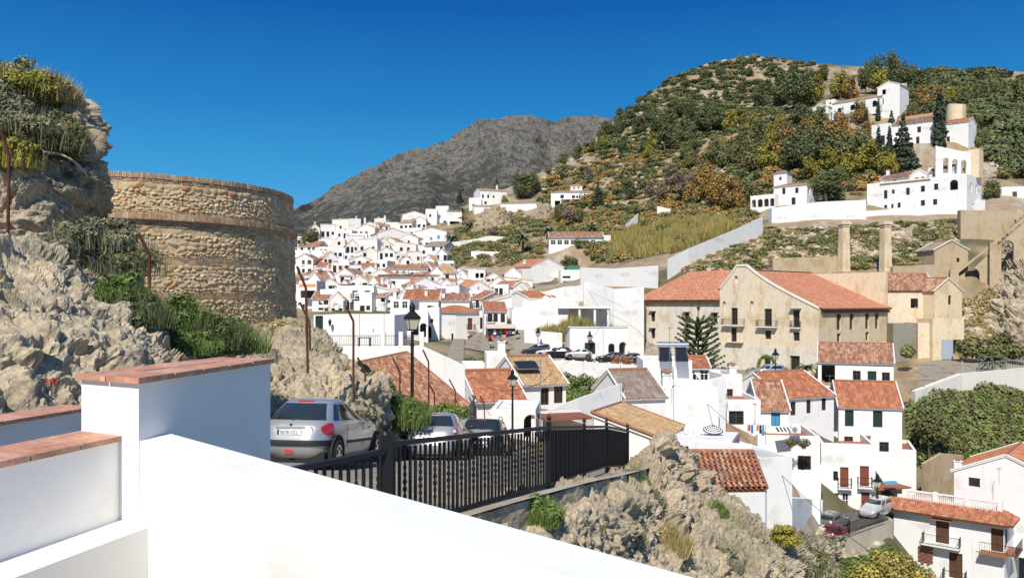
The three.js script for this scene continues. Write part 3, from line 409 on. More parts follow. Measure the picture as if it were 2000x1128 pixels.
  mesh('wing_wall', [wallPanel([[-WL, -6], [.2, -6], [.2, wh], [-WL, wh]], wingH, ins).translate(-W, 0, -1.5), box(ins, wh + 6, wd - .4, -W - WL + .2, wh / 2 - 3, -2.1 - wd / 2), box(WL, wh + 6, .3, -W - WL / 2, wh / 2 - 3, -1.5 - wd)], M.tanPale, r);
  for (const [x, y, w, h] of wingH) { const f = mesh('window', box(w, h, .05, -W + x, y, -1.85), M.woodBrown, r); mesh('pane', [box(w * .4, h * .86, .02, -W + x - w * .24, y, -1.81), box(w * .4, h * .86, .02, -W + x + w * .24, y, -1.81)], M.glass, f); if (y > 2) mesh('hood', box(w + .5, .07, .5, -W + x, y + h / 2 + .12, -1.25), M.grey, r); }
  mesh('cornice', box(WL + .3, .35, .5, -W - WL / 2, wh - .3, -1.3), M.woodBrown, r);
  const sw = Math.atan2(4.7, wd * .75), Vw = V(0, Math.sin(sw), -Math.cos(sw)); mesh('wing_roof', [rp(V(-W - WL - .4, wh + .05, -1), V(1, 0, 0), Vw, WL + .8, 11, u => Math.min(9.9, .6 + u * 1.9), 75), rp(V(-W - WL - .4, wh + .05, -1.5 - wd), V(0, 0, 1), V(.8, .6, 0), wd + .5, 9, u => Math.min(7, u * .9, (wd + .5 - u) * .9), 76)], M.tiles, r);
  { const mw = new THREE.Matrix4().makeRotationY(yaw).setPosition(c); for (const [x, z] of [[3, 4], [-5, 4], [-10, 4], [-16, 3], [-24, 3], [-32, 3], [-5, 12], [-17, 12], [-30, 10], [3, -8], [3, -18], [-10, -10], [-24, -9]]) { const p = V(x, -.6, z).applyMatrix4(mw); GROUND.push([p.x, p.y, p.z]); } }
}
{ // right wing and chimneys of the mill yard
  const a = placed(1748, 1830, 566, 640, 128, -8), r = thing('mill_annex', 'tan annex with one square window and faded roof right of the old mill', 'building', a.pos, a.yaw);
  body(r, { roof: 'gx', w: a.w + 12, x: -6, dep: 9, h: a.h, rise: 2.6, mat: 'tan', tone: 'old', lod: 1, ov: .3, eave: 'woodBrown', win: [['f', .82, 3.1, 1.1, 1.5, 'o']] });
  const g = placed(1826, 1880, 560, 650, 127, 22), r2 = thing('gable_store', 'tan gabled store with small niche at the foot of the aqueduct', 'building', g.pos, g.yaw);
  body(r2, { roof: 'gz', w: g.w, dep: 8, h: g.h - .6, rise: 1.9, mat: 'tan2', tone: 'old', lod: 1, win: [['f', .55, 4.4, .6, 1.4, 'o']] });
  const p = placed(1745, 1828, 632, 700, 122, -4), r3 = thing('stained_wall', 'grey stained concrete block wall below the annex', 'wall', p.pos, p.yaw);
  mesh('wall', box(p.w * .55, p.h + 4, 5, -p.w * .22, p.h / 2 - 2, -2.6), std(.26, .24, .2, { map: T.stain }), r3); mesh('buttress', box(p.w * .42, p.h + 4.2, 5.2, p.w * .28, p.h / 2 - 2, -2.4), M.tan, r3);
  const q = placed(1822, 1884, 622, 702, 121, 4), r4 = thing('garage_block', 'tan garage block with open sliding grey-blue door', 'building', q.pos, q.yaw);
  const gb = wallPanel([[-q.w / 2, -3], [q.w / 2, -3], [q.w / 2, q.h], [-q.w / 2, q.h]], [[.5, 1.5, 3, 2.9]], .3); mesh('wall', [gb, box(q.w, q.h + 3, .3, 0, q.h / 2 - 1.5, -4), box(.3, q.h + 3, 3.4, -q.w / 2 + .15, q.h / 2 - 1.5, -2.1), box(.3, q.h + 3, 3.4, q.w / 2 - .15, q.h / 2 - 1.5, -2.1), box(q.w - .6, .2, 3.4, 0, q.h - .2, -2.1)], M.tan2, r4);
  mesh('sliding_door', box(1.7, 2.9, .08, -.2, 1.5, .1), std(.36, .43, .52), r4);
  GROUND.push(q.pos.toArray(), a.pos.toArray(), p.pos.toArray());
  for (const [x, lab] of [[1649, 'left of the two square tan brick chimneys'], [1730, 'right of the two square tan brick chimneys']]) {
    const b = at(x, 542, 140), c = thing('mill_chimney', lab + ' behind the mill', 'chimney', b, 14 * RAD, 'old mill chimneys'), h = 8.2, s = new THREE.CylinderGeometry(.86, 1.04, h, 4).toNonIndexed(); s.computeVertexNormals(); s.rotateY(Math.PI / 4); s.translate(0, h / 2 + .8, 0);
    mesh('shaft', s, M.tan2, c); mesh('base', box(2.6, 3.4, 2.6, 0, -.7, 0), M.ruin, c); mesh('cap', [box(1.45, .35, 1.45, 0, h + .62, 0), box(1.75, .25, 1.75, 0, h + .95, 0), box(1.5, .3, 1.5, 0, h + 1.25, 0)], M.tan, c); GROUND.push([b.x, b.y, b.z]);
  }
}
// ---------- mansions on the right hand hill ----------
{
  const q = placed(1690, 1885, 352, 418, 190, -46), r = thing('castle_house', 'long white house with arched bell tower on the right hillside', 'house', q.pos, q.yaw);
  const w = q.w; body(r, { roof: 'flat', w, dep: 10, h: q.h, par: .3, lod: 1, mat: 'chalk', drop: 4, floor: 'white', win: [['f', .2, 4.2, .8, 2, 'w'], ['f', .28, 5.2, .6, 1, 'w'], ['f', .43, 4.6, .8, 1.7, 'w'], ['f', .58, 5, .9, 1.4, 'w'], ['f', .71, 5.2, .9, 1.4, 'w'], ['f', .88, 4.8, 1.7, 2.3, 'a'], ['f', .08, 1, .8, 1.4, 'w'], ['f', .2, 1.8, .7, .9, 'w'], ['f', .27, 1.8, .5, 1, 'w'], ['f', .34, 1.8, .7, 1.2, 'w'], ['f', .58, 1.8, .9, 1.3, 'w'], ['f', .7, 1.8, .9, 1.3, 'w'], ['r', .3, 4.4, 1.1, 2, 'a'], ['r', .65, 4.4, 1.1, 2, 'a'], ['r', .4, 1, 1, .9, 'a']] });
  body(r, { roof: 'gx', x: -w * .26, y: q.h - .2, z: -3, w: w * .3, dep: 6, h: 1.6, rise: 1.3, lod: 1, tone: 'brown', drop: .5, win: [['f', .5, .3, .7, 1, 'w']], chim: [[-.8, .5, 1.4, .7]] });
  body(r, { roof: 'gz', x: -w * .02, y: q.h - .2, z: -4, w: w * .18, dep: 5, h: 1.8, rise: 1.5, lod: 1, tone: 'tan', drop: .5, win: [['f', .35, .2, .8, 1.3, 'a'], ['f', .7, .2, .8, 1.3, 'a']], chim: [[.9, .4, 2, .7]] });
  body(r, { roof: 'gx', x: w * .2, y: q.h - .2, z: -3, w: w * .22, dep: 6, h: 2.1, rise: 1.5, lod: 1, tone: 'old', drop: .5, win: [['f', .3, .5, 1.1, 1.3, 'w']] });
  mesh('lean_roof', tilePatch(V(-w * .36, q.h - .1, .3), V(1, 0, 0), V(0, .3, -.95).normalize(), w * .52, () => 2.6, { tone: 'tan', lod: 1, p: .35 }), M.tiles, r);
  const tw = 7.6, tx = w / 2 - tw / 2 + .02, arches = wallPanel([[-tw / 2, 0], [tw / 2, 0], [tw / 2, 5.4], [-tw / 2, 7.2]], [[-1.6, 2.6, 1.2, 3.6, 1], [.35, 2.4, 1.2, 3.4, 1], [2.3, 2.3, 1.2, 3.2, 1]], .6);
  arches.rotateY(40 * RAD); arches.translate(tx, q.h + .3, -3); mesh('bell_wall', [arches], M.white, r); mesh('tower_back', box(3, 6.5, 3, tx + 3, q.h + 3.3, -7.5), M.tan2, r);
  GROUND.push(q.pos.toArray(), at(1885, 415, 192).toArray());
  const q2 = placed(1705, 1832, 240, 288, 240, -42), r2 = thing('hill_mansion', 'white mansion with blue shutters and loggia halfway up the right hill', 'house', q2.pos, q2.yaw);
  body(r2, { roof: 'flat', x: -q2.w * .38, w: q2.w * .3, dep: 9, h: q2.h + .2, lod: 1, mat: 'chalk', win: [['f', .6, 1.4, 1.2, 3, 'w'], ['f', .2, 1.2, .9, 1.6, 'w']] });
  body(r2, { roof: 'gx', x: q2.w * .12, z: -1.5, w: q2.w * .7, dep: 10, h: q2.h, rise: 2.4, tone: 'brown', lod: 1, win: [['f', .6, 4.2, 1, 1.7, 'w'], ['f', .57, .6, .9, 2.4, 'w'], ['f', .88, 1.6, 1, 1.1, 'w']] });
  body(r2, { roof: 'gx', x: q2.w * .1, y: q2.h + .4, z: -6, w: q2.w * .58, dep: 5, h: 1.9, rise: 1.2, tone: 'tan', lod: 1, drop: 1, win: [['f', .2, .3, 1.5, 1, 'a'], ['f', .5, .3, 1.5, 1, 'a'], ['f', .8, .3, 1.5, 1, 'a']] });
  GROUND.push(q2.pos.toArray());
  house(1836, 1892, 240, 284, 236, -44, 8, 'gx', 'white house with bright orange roof joined to hill mansion', { lod: 1, mat: 'chalk', tone: 'orange', rise: 1.6, win: [['f', .25, 3.8, 1.1, .8, 'w'], ['f', .3, .6, .8, 2.2, 'w']] });
  const q3 = placed(1583, 1740, 198, 218, 290, -44), r3 = thing('ridge_mansion', 'long stepped white mansion with arcade near top of hill', 'house', q3.pos, q3.yaw), w3 = q3.w;
  body(r3, { roof: 'gx', w: w3 * .62, x: w3 * .08, dep: 9, h: q3.h + .2, rise: 1.6, tone: 'tan', lod: 1, mat: 'chalk', win: [['f', .15, .4, 1.4, 1.6, 'a'], ['f', .42, .4, 1.8, 2, 'a'], ['f', .62, .4, 1.8, 2, 'a'], ['f', .85, .4, 1.6, 2.2, 'a']] });
  body(r3, { roof: 'gz', w: w3 * .2, x: -w3 * .38, dep: 8, h: q3.h - .4, rise: 1.2, tone: 'tan', lod: 1, mat: 'chalk', win: [['f', .55, .2, 1.3, 2, 'o']] });
  body(r3, { roof: 'flat', w: 3.2, x: -w3 * .3, z: -3, dep: 3, h: q3.h + 2.2, lod: 1, win: [['f', .5, q3.h + .9, .6, .8, 'a']] });
  body(r3, { roof: 'gz', w: w3 * .26, x: w3 * .46, dep: 9, h: q3.h + 3.1, rise: 1.5, tone: 'tan', lod: 1, drop: 5, win: [['f', .3, 4, 1.2, 1.8, 'o'], ['f', .2, .8, 1.2, 2, 'w']], chim: [[-.9, .5, 1.8, .9]] });
  GROUND.push(q3.pos.toArray());
  const q4 = placed(1470, 1560, 372, 404, 205, -40), r4 = thing('arcade_villa', 'white villa with arched terrace and balustrade left of castle house', 'house', q4.pos, q4.yaw), w4 = q4.w;
  body(r4, { roof: 'hip', x: w4 * .22, w: w4 * .7, z: -3, dep: 8, h: q4.h + 1.4, rise: 1.2, tone: 'old', lod: 1, mat: 'white', win: [['f', .3, 3.4, .8, 1.6, 'w'], ['f', .6, .6, 1, 1.8, 'w'], ['f', .7, 3.4, .8, 1.4, 'w'], ['r', .2, 3, 1.2, 2, 'a'], ['r', .65, 2.9, 1.9, 1.7, 'a'], ['r', .4, .7, .9, 1.2, 'u']] });
  body(r4, { roof: 'flat', x: -w4 * .28, w: w4 * .55, dep: 5, h: 2.6, par: .7, lod: 1, win: [['f', .14, .3, 1.1, 2, 'a'], ['f', .4, .3, 1.3, 2, 'a'], ['f', .65, .3, 1.2, 2, 'a'], ['f', .88, .3, 1.1, 2, 'a']] });
  body(r4, { roof: 'hip', x: -w4 * .3, y: 0, z: -12, w: 3.6, dep: 3.6, h: 10.4, rise: .9, lod: 1, tone: 'grey', win: [['f', .5, 8.4, .6, .9, 'w']] });
  GROUND.push(q4.pos.toArray());
  house(1942, 2010, 368, 392, 196, -12, 8, 'flat', 'low tan and white outbuilding at right frame edge', { lod: 1, mat: 'pale', win: [['f', .6, .2, 1, 2, 's'], ['f', .2, .4, .8, 1, 'w']] });
  // long white garden wall and sloped boundary wall
  const tagW = (n, l, g, m = M.white) => tag(mesh(n, g, m), l, 'wall', 'white garden walls');
  const along = (pts, hPx, th = .6, below = 3) => pts.slice(0, -1).map((p, i) => { const a = at(...p), b = at(...pts[i + 1]), ha = hPx[i] * p[2] / FOCAL, hb = hPx[i + 1] * pts[i + 1][2] / FOCAL; return polyPrism([V(a.x, a.y - below, a.z), V(b.x, b.y - below, b.z), V(b.x, b.y + hb, b.z), V(a.x, a.y + ha, a.z)], V(0, 0, -th)); });
  globalThis.alongWall = along;
  tagW('garden_wall', 'long white retaining wall under the arcade villa', along([[1508, 440, 188], [1600, 438, 184], [1692, 438, 182]], [34, 44, 48], 3), M.chalk);
  tagW('garden_wall', 'white base wall below the castle house', along([[1690, 436, 184], [1880, 424, 184], [1925, 418, 187]], [24, 24, 28], 2), M.chalk);
  tagW('boundary_wall', 'sloping white boundary wall climbing the field', along([[1304, 526, 150], [1345, 512, 153], [1382, 492, 157], [1440, 466, 164], [1490, 438, 171]], [20, 27, 22, 20, 16], .5, 9));
  tagW('garden_wall', 'stepped white terrace wall above the plaza houses', along([[1134, 558, 168], [1200, 562, 158], [1286, 548, 148]], [36, 38, 30], 1));
  tagW('garden_wall', 'tall white terrace wall behind the long roof of mill wing', along([[1140, 604, 145], [1200, 610, 138], [1258, 600, 134]], [56, 46, 40], 1, 9));
  tagW('garden_wall', 'short white wall on the field above the reeds', along([[1222, 446, 236], [1246, 432, 240]], [8, 16], .5));
  tagW('garden_wall', 'cream wall beside the palms', along([[874, 486, 262], [930, 476, 262], [956, 472, 262], [1010, 470, 262]], [12, 10, 12, 6], .6), M.cream);
  tagW('garden_wall', 'white terrace wall under the palm garden', along([[920, 500, 245], [1000, 504, 240], [1062, 508, 236]], [10, 12, 16], .6));
  tagW('field_hut', 'small white hut wall with dark doorway in the field', along([[1284, 412, 252], [1310, 412, 252]], [10, 4], .8));
  // ruined aqueduct
  const aq = thing('aqueduct', 'ruined tan stone aqueduct with tall arches climbing the cliff', 'aqueduct', at(1905, 560, 140), -24 * RAD);
  const aw = wallPanel([[-3.6, -9], [10, -3], [11, 12], [7.6, 11.2], [3.4, 7], [0, 3.4], [-2.2, 2], [-3.6, 1]], [[-.4, -1, 2.2, 8.5, 1], [4.8, 5, 1.8, 5.6, 1]], 1.6); mesh('arched_wall', aw, M.ruin, aq);
  mesh('pier', [box(1.3, 16, 2.2, -3.2, -5, .5), box(1.1, 15, 2, 2.6, 0, .4)], M.ruin, aq); mesh('channel', [polyPrism([V(-3.6, 1.4, .4), V(7.6, 11.5, .4), V(7.6, 11.9, .4), V(-3.6, 1.9, .4)], V(0, 0, -2))], M.ruin, aq);
  const rb = placed(1826, 1892, 482, 545, 142, 6), ra = thing('ruined_store', 'roofless tan stone shed beside the aqueduct', 'ruin', rb.pos, rb.yaw); body(ra, { roof: 'gz', w: rb.w, dep: 5, h: rb.h - .5, rise: 1.6, mat: 'ruin', tone: 'grey', lod: 1, win: [['f', .7, 3, .5, .7, 'o']] });
  const rw = thing('ruined_tower_wall', 'tall tan ruined wall at the top of the aqueduct', 'ruin', at(1912, 470, 158), -10 * RAD); mesh('wall', polyPrism([V(-3.2, -4, 0), V(5.8, -1, 0), V(7.6, 5.6, 0), V(-3.2, 6, 0)], V(0, 0, -1.8)), M.ruin, rw);
  for (const [p, h, w2, l] of [[[1757, 188, 300], 9, 5.6, 'broken tan watchtower stub among dark pines'], [[1868, 236, 262], 10, 6.2, 'round-shouldered tan watchtower stub behind hill mansion'], [[1902, 330, 215], 7, 4.4, 'tan tower stub behind the bell wall']]) { const t = thing('watchtower', l, 'ruin', at(...p), .2), s = new THREE.CylinderGeometry(w2 * .46, w2 * .5, h, 9, 5); const pp = s.attributes.position; for (let i = 0; i < pp.count; i++) if (pp.getY(i) > 0) pp.setY(i, pp.getY(i) * (1 + .25 * noise(pp.getX(i) * .6, pp.getZ(i) * .6, h))); s.computeVertexNormals(); mesh('wall', s, M.tan2, t); }
  tag(mesh('stone_terrace_wall', along([[1510, 530, 143], [1640, 528, 141]], [26, 28], 1), M.ruin), 'low brown stone wall left of mill chimneys', 'wall'); tag(mesh('stone_terrace_wall', along([[1745, 548, 138], [1826, 546, 138]], [28, 30], 1), M.ruin), 'low brown stone wall right of mill chimneys', 'wall');
}
// ---------- tight rows of small houses between the others ----------
{
  const R = rng(2024), rows = [[462, 640, 830, 305], [476, 600, 800, 290], [492, 575, 850, 270], [506, 575, 840, 250], [520, 640, 860, 236], [534, 575, 880, 218], [548, 640, 905, 208], [563, 600, 950, 192], [577, 600, 985, 176], [592, 640, 1000, 162], [606, 600, 800, 150]];
  const roofs = ['flat', 'gz', 'gz', 'flat', 'shedB', 'gx', 'gz'], tones = ['tan', 'old', 'grey', 'brown'], mats = ['white', 'white2', 'pale', 'chalk', 'cream', 'white'], W1 = { flat: 'flat-topped', gx: 'tile-roofed', gz: 'gabled', shedB: 'lean-to' }, W2 = { white: 'white', white2: 'chalk white', pale: 'pinkish white', chalk: 'chalky white', cream: 'cream' };
  const ORD = ['first', 'second', 'third', 'fourth', 'fifth', 'sixth', 'seventh', 'eighth', 'ninth', 'tenth', 'eleventh', 'twelfth', 'thirteenth', 'fourteenth', 'fifteenth', 'sixteenth'], RN = ['highest', 'second', 'third', 'fourth', 'fifth', 'sixth', 'seventh', 'eighth', 'ninth', 'tenth', 'lowest'];
  rows.forEach(([py, x0, x1, d], ri) => { let x = x0 + R() * 10, n = 0; while (x < x1) { const w = 19 + R() * 20, rf = roofs[Math.floor(R() * 7)], mt = mats[Math.floor(R() * 6)], h = 19 + R() * 14, k = Math.floor(R() * 1000);
    house(x, x + w, py - h, py + 5, d + 5 + R() * 6, (R() - .5) * 50, 6.5 + R() * 2, rf, `small ${W2[mt]} ${W1[rf]} house, ${ORD[n]} from left in the ${RN[ri]} tight row`, { name: 'row_house', mat: mt, tone: tones[Math.floor(R() * 4)], rise: 1 + R() * .8, noGround: n % 2 === 1, win: [A('f', 1 + Math.round(w / 16), h > 20 ? 2 : 1, R() < .5 ? 'w' : 'o', k), A('r', 1, 1, 'w', k + 1)], chim: R() < .5 ? [[(R() - .5) * 1.4, .3 + R() * .3, .8 + R(), .55]] : [] });
    x += w + (R() < .25 ? 8 + R() * 14 : 1); n++; } });
}
// ---------- houses and roofs between the street and the valley ----------
const along = globalThis.alongWall;
function slopeHouse(name, label, eA, eB, rB, rA, o = {}) { // single pitched roof given by its eave and ridge corners, walls beneath
  const c = eA.clone().add(eB).add(rB).add(rA).multiplyScalar(.25); const r = thing(name, label, 'house', V(c.x, c.y, c.z), 0, 'houses below the street');
  const [a, b, d, e] = [eA, eB, rB, rA].map(p => p.clone().sub(c));
  const U = b.clone().sub(a), w = U.length(); U.normalize(); const Vv = e.clone().sub(a).add(d).sub(b).multiplyScalar(.5), Lh = Vv.length(); Vv.addScaledVector(U, -Vv.dot(U) * 0).normalize();
  const N = U.clone().cross(Vv).normalize(), dn = o.down ?? 4, col = [];
  const P = [a, b, b.clone().addScaledVector(Vv, Lh), a.clone().addScaledVector(Vv, Lh)];
  const inset = P.map(p => p.clone().lerp(V(0, 0, 0), .03));
  mesh('wall', inset.map((p, i) => { const q = inset[(i + 1) % 4]; return polyPrism([p.clone().add(V(0, -.1, 0)), q.clone().add(V(0, -.1, 0)), V(q.x, Math.min(p.y, q.y) - dn, q.z), V(p.x, Math.min(p.y, q.y) - dn, p.z)], V(-p.x, 0, -p.z).normalize().multiplyScalar(.2)); }), M[o.mat ?? 'white'], r);
  let roof;
  if (o.each) { // every tile a piece of its own
    roof = mesh('roof', polyPrism(P, N.clone().multiplyScalar(-.12)), M.brickRed, r);
    const nc = o.each[0], nr = o.each[1], p = w / nc, rl = Lh / nr, R = rng(77), mats = TONES.old.concat(TONES.orange).map(t => std(t[0], t[1], t[2], { map: T.clay }));
    const X = new THREE.Matrix4().makeBasis(U, Vv, N);
    const half = new THREE.CylinderGeometry(p * .36, p * .30, rl + .06, 9, 1, true, -Math.PI / 2, Math.PI); half.rotateZ(Math.PI); half.rotateY(Math.PI); half.rotateZ(Math.PI);
    const cover = (() => { const pos = [], n = 8, r0 = p * .37, r1 = p * .31, Lq = rl + .07; for (let i = 0; i < n; i++) { const t0 = Math.PI * i / n, t1 = Math.PI * (i + 1) / n, q = (t, rr, y, k) => [-Math.cos(t) * rr, y, Math.sin(t) * rr + k]; const A0 = q(t0, r0, 0, .03), B0 = q(t1, r0, 0, .03), C0 = q(t1, r1, Lq, 0), D0 = q(t0, r1, Lq, 0), A1 = q(t0, r0 - .016, 0, .03), B1 = q(t1, r0 - .016, 0, .03); pos.push(...A0, ...B0, ...C0, ...A0, ...C0, ...D0, ...A1, ...B0, ...A0, ...A1, ...B1, ...B0); } const g = new THREE.BufferGeometry(); g.setAttribute('position', new THREE.Float32BufferAttribute(pos, 3)); g.computeVertexNormals(); return boxUV(g); })();
    const chan = (() => { const pos = [], n = 5, r0 = p * .30; for (let i = 0; i < n; i++) { const t0 = Math.PI * i / n, t1 = Math.PI * (i + 1) / n, q = (t, y, k) => [-Math.cos(t) * r0, y, -Math.sin(t) * r0 * .5 + .06 + k]; const A0 = q(t0, 0, .02), B0 = q(t1, 0, .02), C0 = q(t1, rl, 0), D0 = q(t0, rl, 0); pos.push(...A0, ...B0, ...C0, ...A0, ...C0, ...D0); } const g = new THREE.BufferGeometry(); g.setAttribute('position', new THREE.Float32BufferAttribute(pos, 3)); g.computeVertexNormals(); return boxUV(g); })();
    for (let i = 0; i < nc; i++) for (let j = 0; j < nr; j++) {
      for (const [g, du, up] of [[cover, .5, .07], [chan, 1, .0]]) { if (g === chan && i === nc - 1) continue; const m = new THREE.Mesh(g, mats[Math.floor(R() * mats.length)]); m.name = 'roof_tile'; m.castShadow = m.receiveShadow = true; const po = a.clone().addScaledVector(U, (i + du) * p + (R() - .5) * .015).addScaledVector(Vv, j * rl - .05).addScaledVector(N, up + R() * .012); m.applyMatrix4(X.clone().setPosition(po)); m.rotateZ((R() - .5) * .04); roof.add(m); }
    }
  } else {
    roof = mesh('roof', tilePatch(a, U, Vv, w, () => Lh, { tone: o.tone, lod: o.lod ?? 0, p: o.p ?? .25, r: o.r ?? .42, seed: roofSeed++, amp: o.amp ?? .08 }), M.tiles, r);
    mesh('eave', polyPrism(P.map(p => p.clone().addScaledVector(N, -.01)), N.clone().multiplyScalar(-.12)), M.white, roof);
  }
  const e2 = N.clone().multiplyScalar(.06); for (const [i, j] of [[1, 2], [0, 3], [3, 2]]) mesh('verge', bar(P[i].clone().add(e2), P[j].clone().add(e2), .09, 5), o.verge ?? M.terracotta, roof);
  return r;
}
// tiled roofs right below the street
slopeHouse('white_house', 'white house with wide barrel tiled roof of thick rows beside the rock', at(1357, 957, 31), at(1497, 955, 32), at(1470, 884, 35), at(1340, 882, 34), { each: [13, 9], down: 5.5 });
slopeHouse('white_house', 'white house with long orange tiled roof behind the black railing end', at(1302, 862, 42), at(1338, 833, 50), at(1227, 786, 51), at(1137, 807, 43), { tone: 'tan', down: 4, lod: 0, p: .24, r: .4 });
slopeHouse('white_house', 'low white house with small orange roof under the large dish', at(1302, 863, 40.5), at(1330, 846, 46), at(1428, 846, 45), at(1448, 868, 40), { tone: 'tan', down: 5 });
slopeHouse('white_house', 'house under a sloping rust tiled roof left of the street lamp', at(802, 832, 44), at(918, 793, 49), at(795, 699, 56), at(682, 700, 52), { tone: 'old', down: 3, p: .27, amp: .1 });
{ const w = mesh('parapet_wall', along([[1328, 884, 37], [1470, 888, 37.5]], [22, 20], .3, 2), M.white); tag(w, 'white parapet wall above the thick barrel tiled roof', 'wall'); }
const midHouses = [
  [1597, 1745, 707, 758, 102, -22, 8, 'gx', 'white house with weathered orange roof in front of the old mill', { tone: 'old', rise: 2.1, win: [['f', .14, .2, 1.6, 2.6, 'o'], ['f', .52, .9, .9, 1.3, 'w'], ['f', .72, 0, 1, 2.2, 'G'], ['f', .9, .9, .9, 1.2, 'w'], ['r', .4, .8, .7, 1.2, 'a']] }],
  [1530, 1630, 774, 818, 86, 24, 9, 'gx', 'white house with broad orange roof and three narrow windows', { tone: 'orange', rise: 2.2, win: [['f', .2, .5, .7, 1.4, 'w'], ['f', .5, .6, .6, 1.4, 'w'], ['f', .8, .8, .6, 1.3, 'w']] }],
  [1638, 1762, 794, 888, 88, -14, 7.5, 'gx', 'tall white house with green shutters and orange roof', { tone: 'orange', rise: 2.3, drop: 4, win: [['f', .17, 3, .9, 1.75, 'g'], ['f', .62, 3, .95, 1.75, 'g'], ['f', .16, .9, .9, 1, 'w'], ['f', .42, .4, .75, 1.5, 'w', 0, 1], ['f', .72, .4, .95, 1.05, 'w'], ['r', .6, 3, .7, 1.4, 'w'], ['r', .6, .4, .7, 1.3, 'w']] }],
  [1484, 1541, 799, 836, 74, -6, 7, 'gx', 'white house with blue shutter and orange roof', { tone: 'old', rise: 2.2, win: [['f', .55, .2, .8, 1.3, 'u']] }],
  [1404, 1486, 790, 840, 72, -3, 7, 'flat', 'white house with barred windows and small porch', { win: [['f', .1, .8, .6, 1, 'w'], ['f', .42, .5, 1.3, 1.2, 'w'], ['f', .12, 2.3, .5, .9, 'w']], drop: 5 }],
  [1256, 1352, 706, 792, 74, -4, 7, 'flat', 'plain white cube house carrying two solar water heaters', { par: .1, win: [], floor: 'white' }],
  [1350, 1386, 718, 762, 76, -4, 5, 'gx', 'narrow white house with glazed gallery beside solar cube', { tone: 'orange', rise: .8, win: [['f', .3, .9, .8, 1, 'k'], ['f', .72, .9, .8, 1, 'k']] }],
  [1222, 1300, 775, 832, 62, 14, 7, 'gx', 'white house with grey-brown weathered roof', { tone: 'grey', rise: 1.7, win: [] }],
  [1300, 1404, 760, 846, 66, 3, 8, 'flat', 'tall blank white house wall with square chimney', { par: .1, floor: 'white', chim: [[-.88, .1, 1.4, .75]], win: [['r', .3, 2, .7, 1, 'w']] }],
  [1410, 1450, 740, 792, 78, 4, 6, 'flat', 'white house with small barred window and tile cap chimney', { chim: [[.6, .3, 1.3, .7]], win: [['f', .4, .8, .6, .8, 'w']] }],
  [1480, 1602, 862, 930, 70, -8, 7, 'flat', 'white house with plant terrace and green awning', { par: .5, win: [['f', .75, .6, 1.1, 1.2, 'w']], drop: 4 }],
  [1486, 1548, 900, 1065, 50, 16, 6, 'flat', 'tall white house with grey roof terrace beside rock', { par: .2, floor: 'lightGrey', drop: 4, win: [['r', .3, 2.6, .5, .9, 'w']] }],
  [1546, 1604, 915, 1012, 78, -6, 6, 'flat', 'stepped white house with small barred window', { drop: 4, win: [['f', .95, 1.8, .6, .8, 'w']] }],
  [1604, 1710, 884, 1000, 82, -14, 8, 'flat', 'white house with two red-brown balcony doors and roof terrace', { par: .9, drop: 4, win: [['f', .27, 3.1, .45, .95, 'w'], ['f', .43, 2.5, .8, 2, 'B'], ['f', .8, 2.7, .85, 2, 'B'], ['f', .27, .9, .5, .95, 'w'], ['f', .45, 0, .6, 1.9, 'k'], ['f', .82, .2, .8, 1.9, 'r']] }],
  [1708, 1790, 884, 985, 90, -20, 7, 'flat', 'plain white lower wing right of the balcony house', { par: .4, win: [['f', .3, 3, .3, .4, 'w']], drop: 5 }],
  [930, 1026, 779, 838, 60, 16, 8, 'gx', 'white house with orange roof behind the street lamp', { tone: 'orange', rise: 1.7, ov: .45, win: [['f', .12, .9, 1, .8, 'w'], ['f', .6, .7, 1.1, 1, 's']] }],
  [1022, 1106, 748, 800, 68, 20, 8, 'gx', 'white house with tan roof and solar panel', { tone: 'tan', rise: 1.9, mat: 'chalk', ov: .4, win: [['f', .5, .4, .75, 1.4, 'w'], ['f', .82, .5, .8, 1.4, 'w']] }],
  [950, 990, 694, 745, 78, 4, 5, 'flat', 'white block with capped chimney above orange roof', { par: .15, floor: 'white', chim: [[.55, .3, 1.5, .7]], win: [] }],
  [958, 1046, 806, 860, 50, -5, 5, 'flat', 'low white house with arched iron door at the street end', { par: .2, floor: 'white', win: [['f', .9, .2, .9, 1.4, 'a']] }],
  [612, 770, 617, 692, 74, -2, 7, 'flat', 'white terrace house with satellite dish and wall lantern', { par: .1, floor: 'white', win: [['f', .07, 1.6, .7, 1.9, 'G']] }],
];
for (const a of midHouses) house(a[0], a[1], a[2], a[3], a[4], a[5], a[6], a[7], a[8], { group: 'houses below the street', lod: a[4] > 95 ? 1 : 0, ...a[9] });
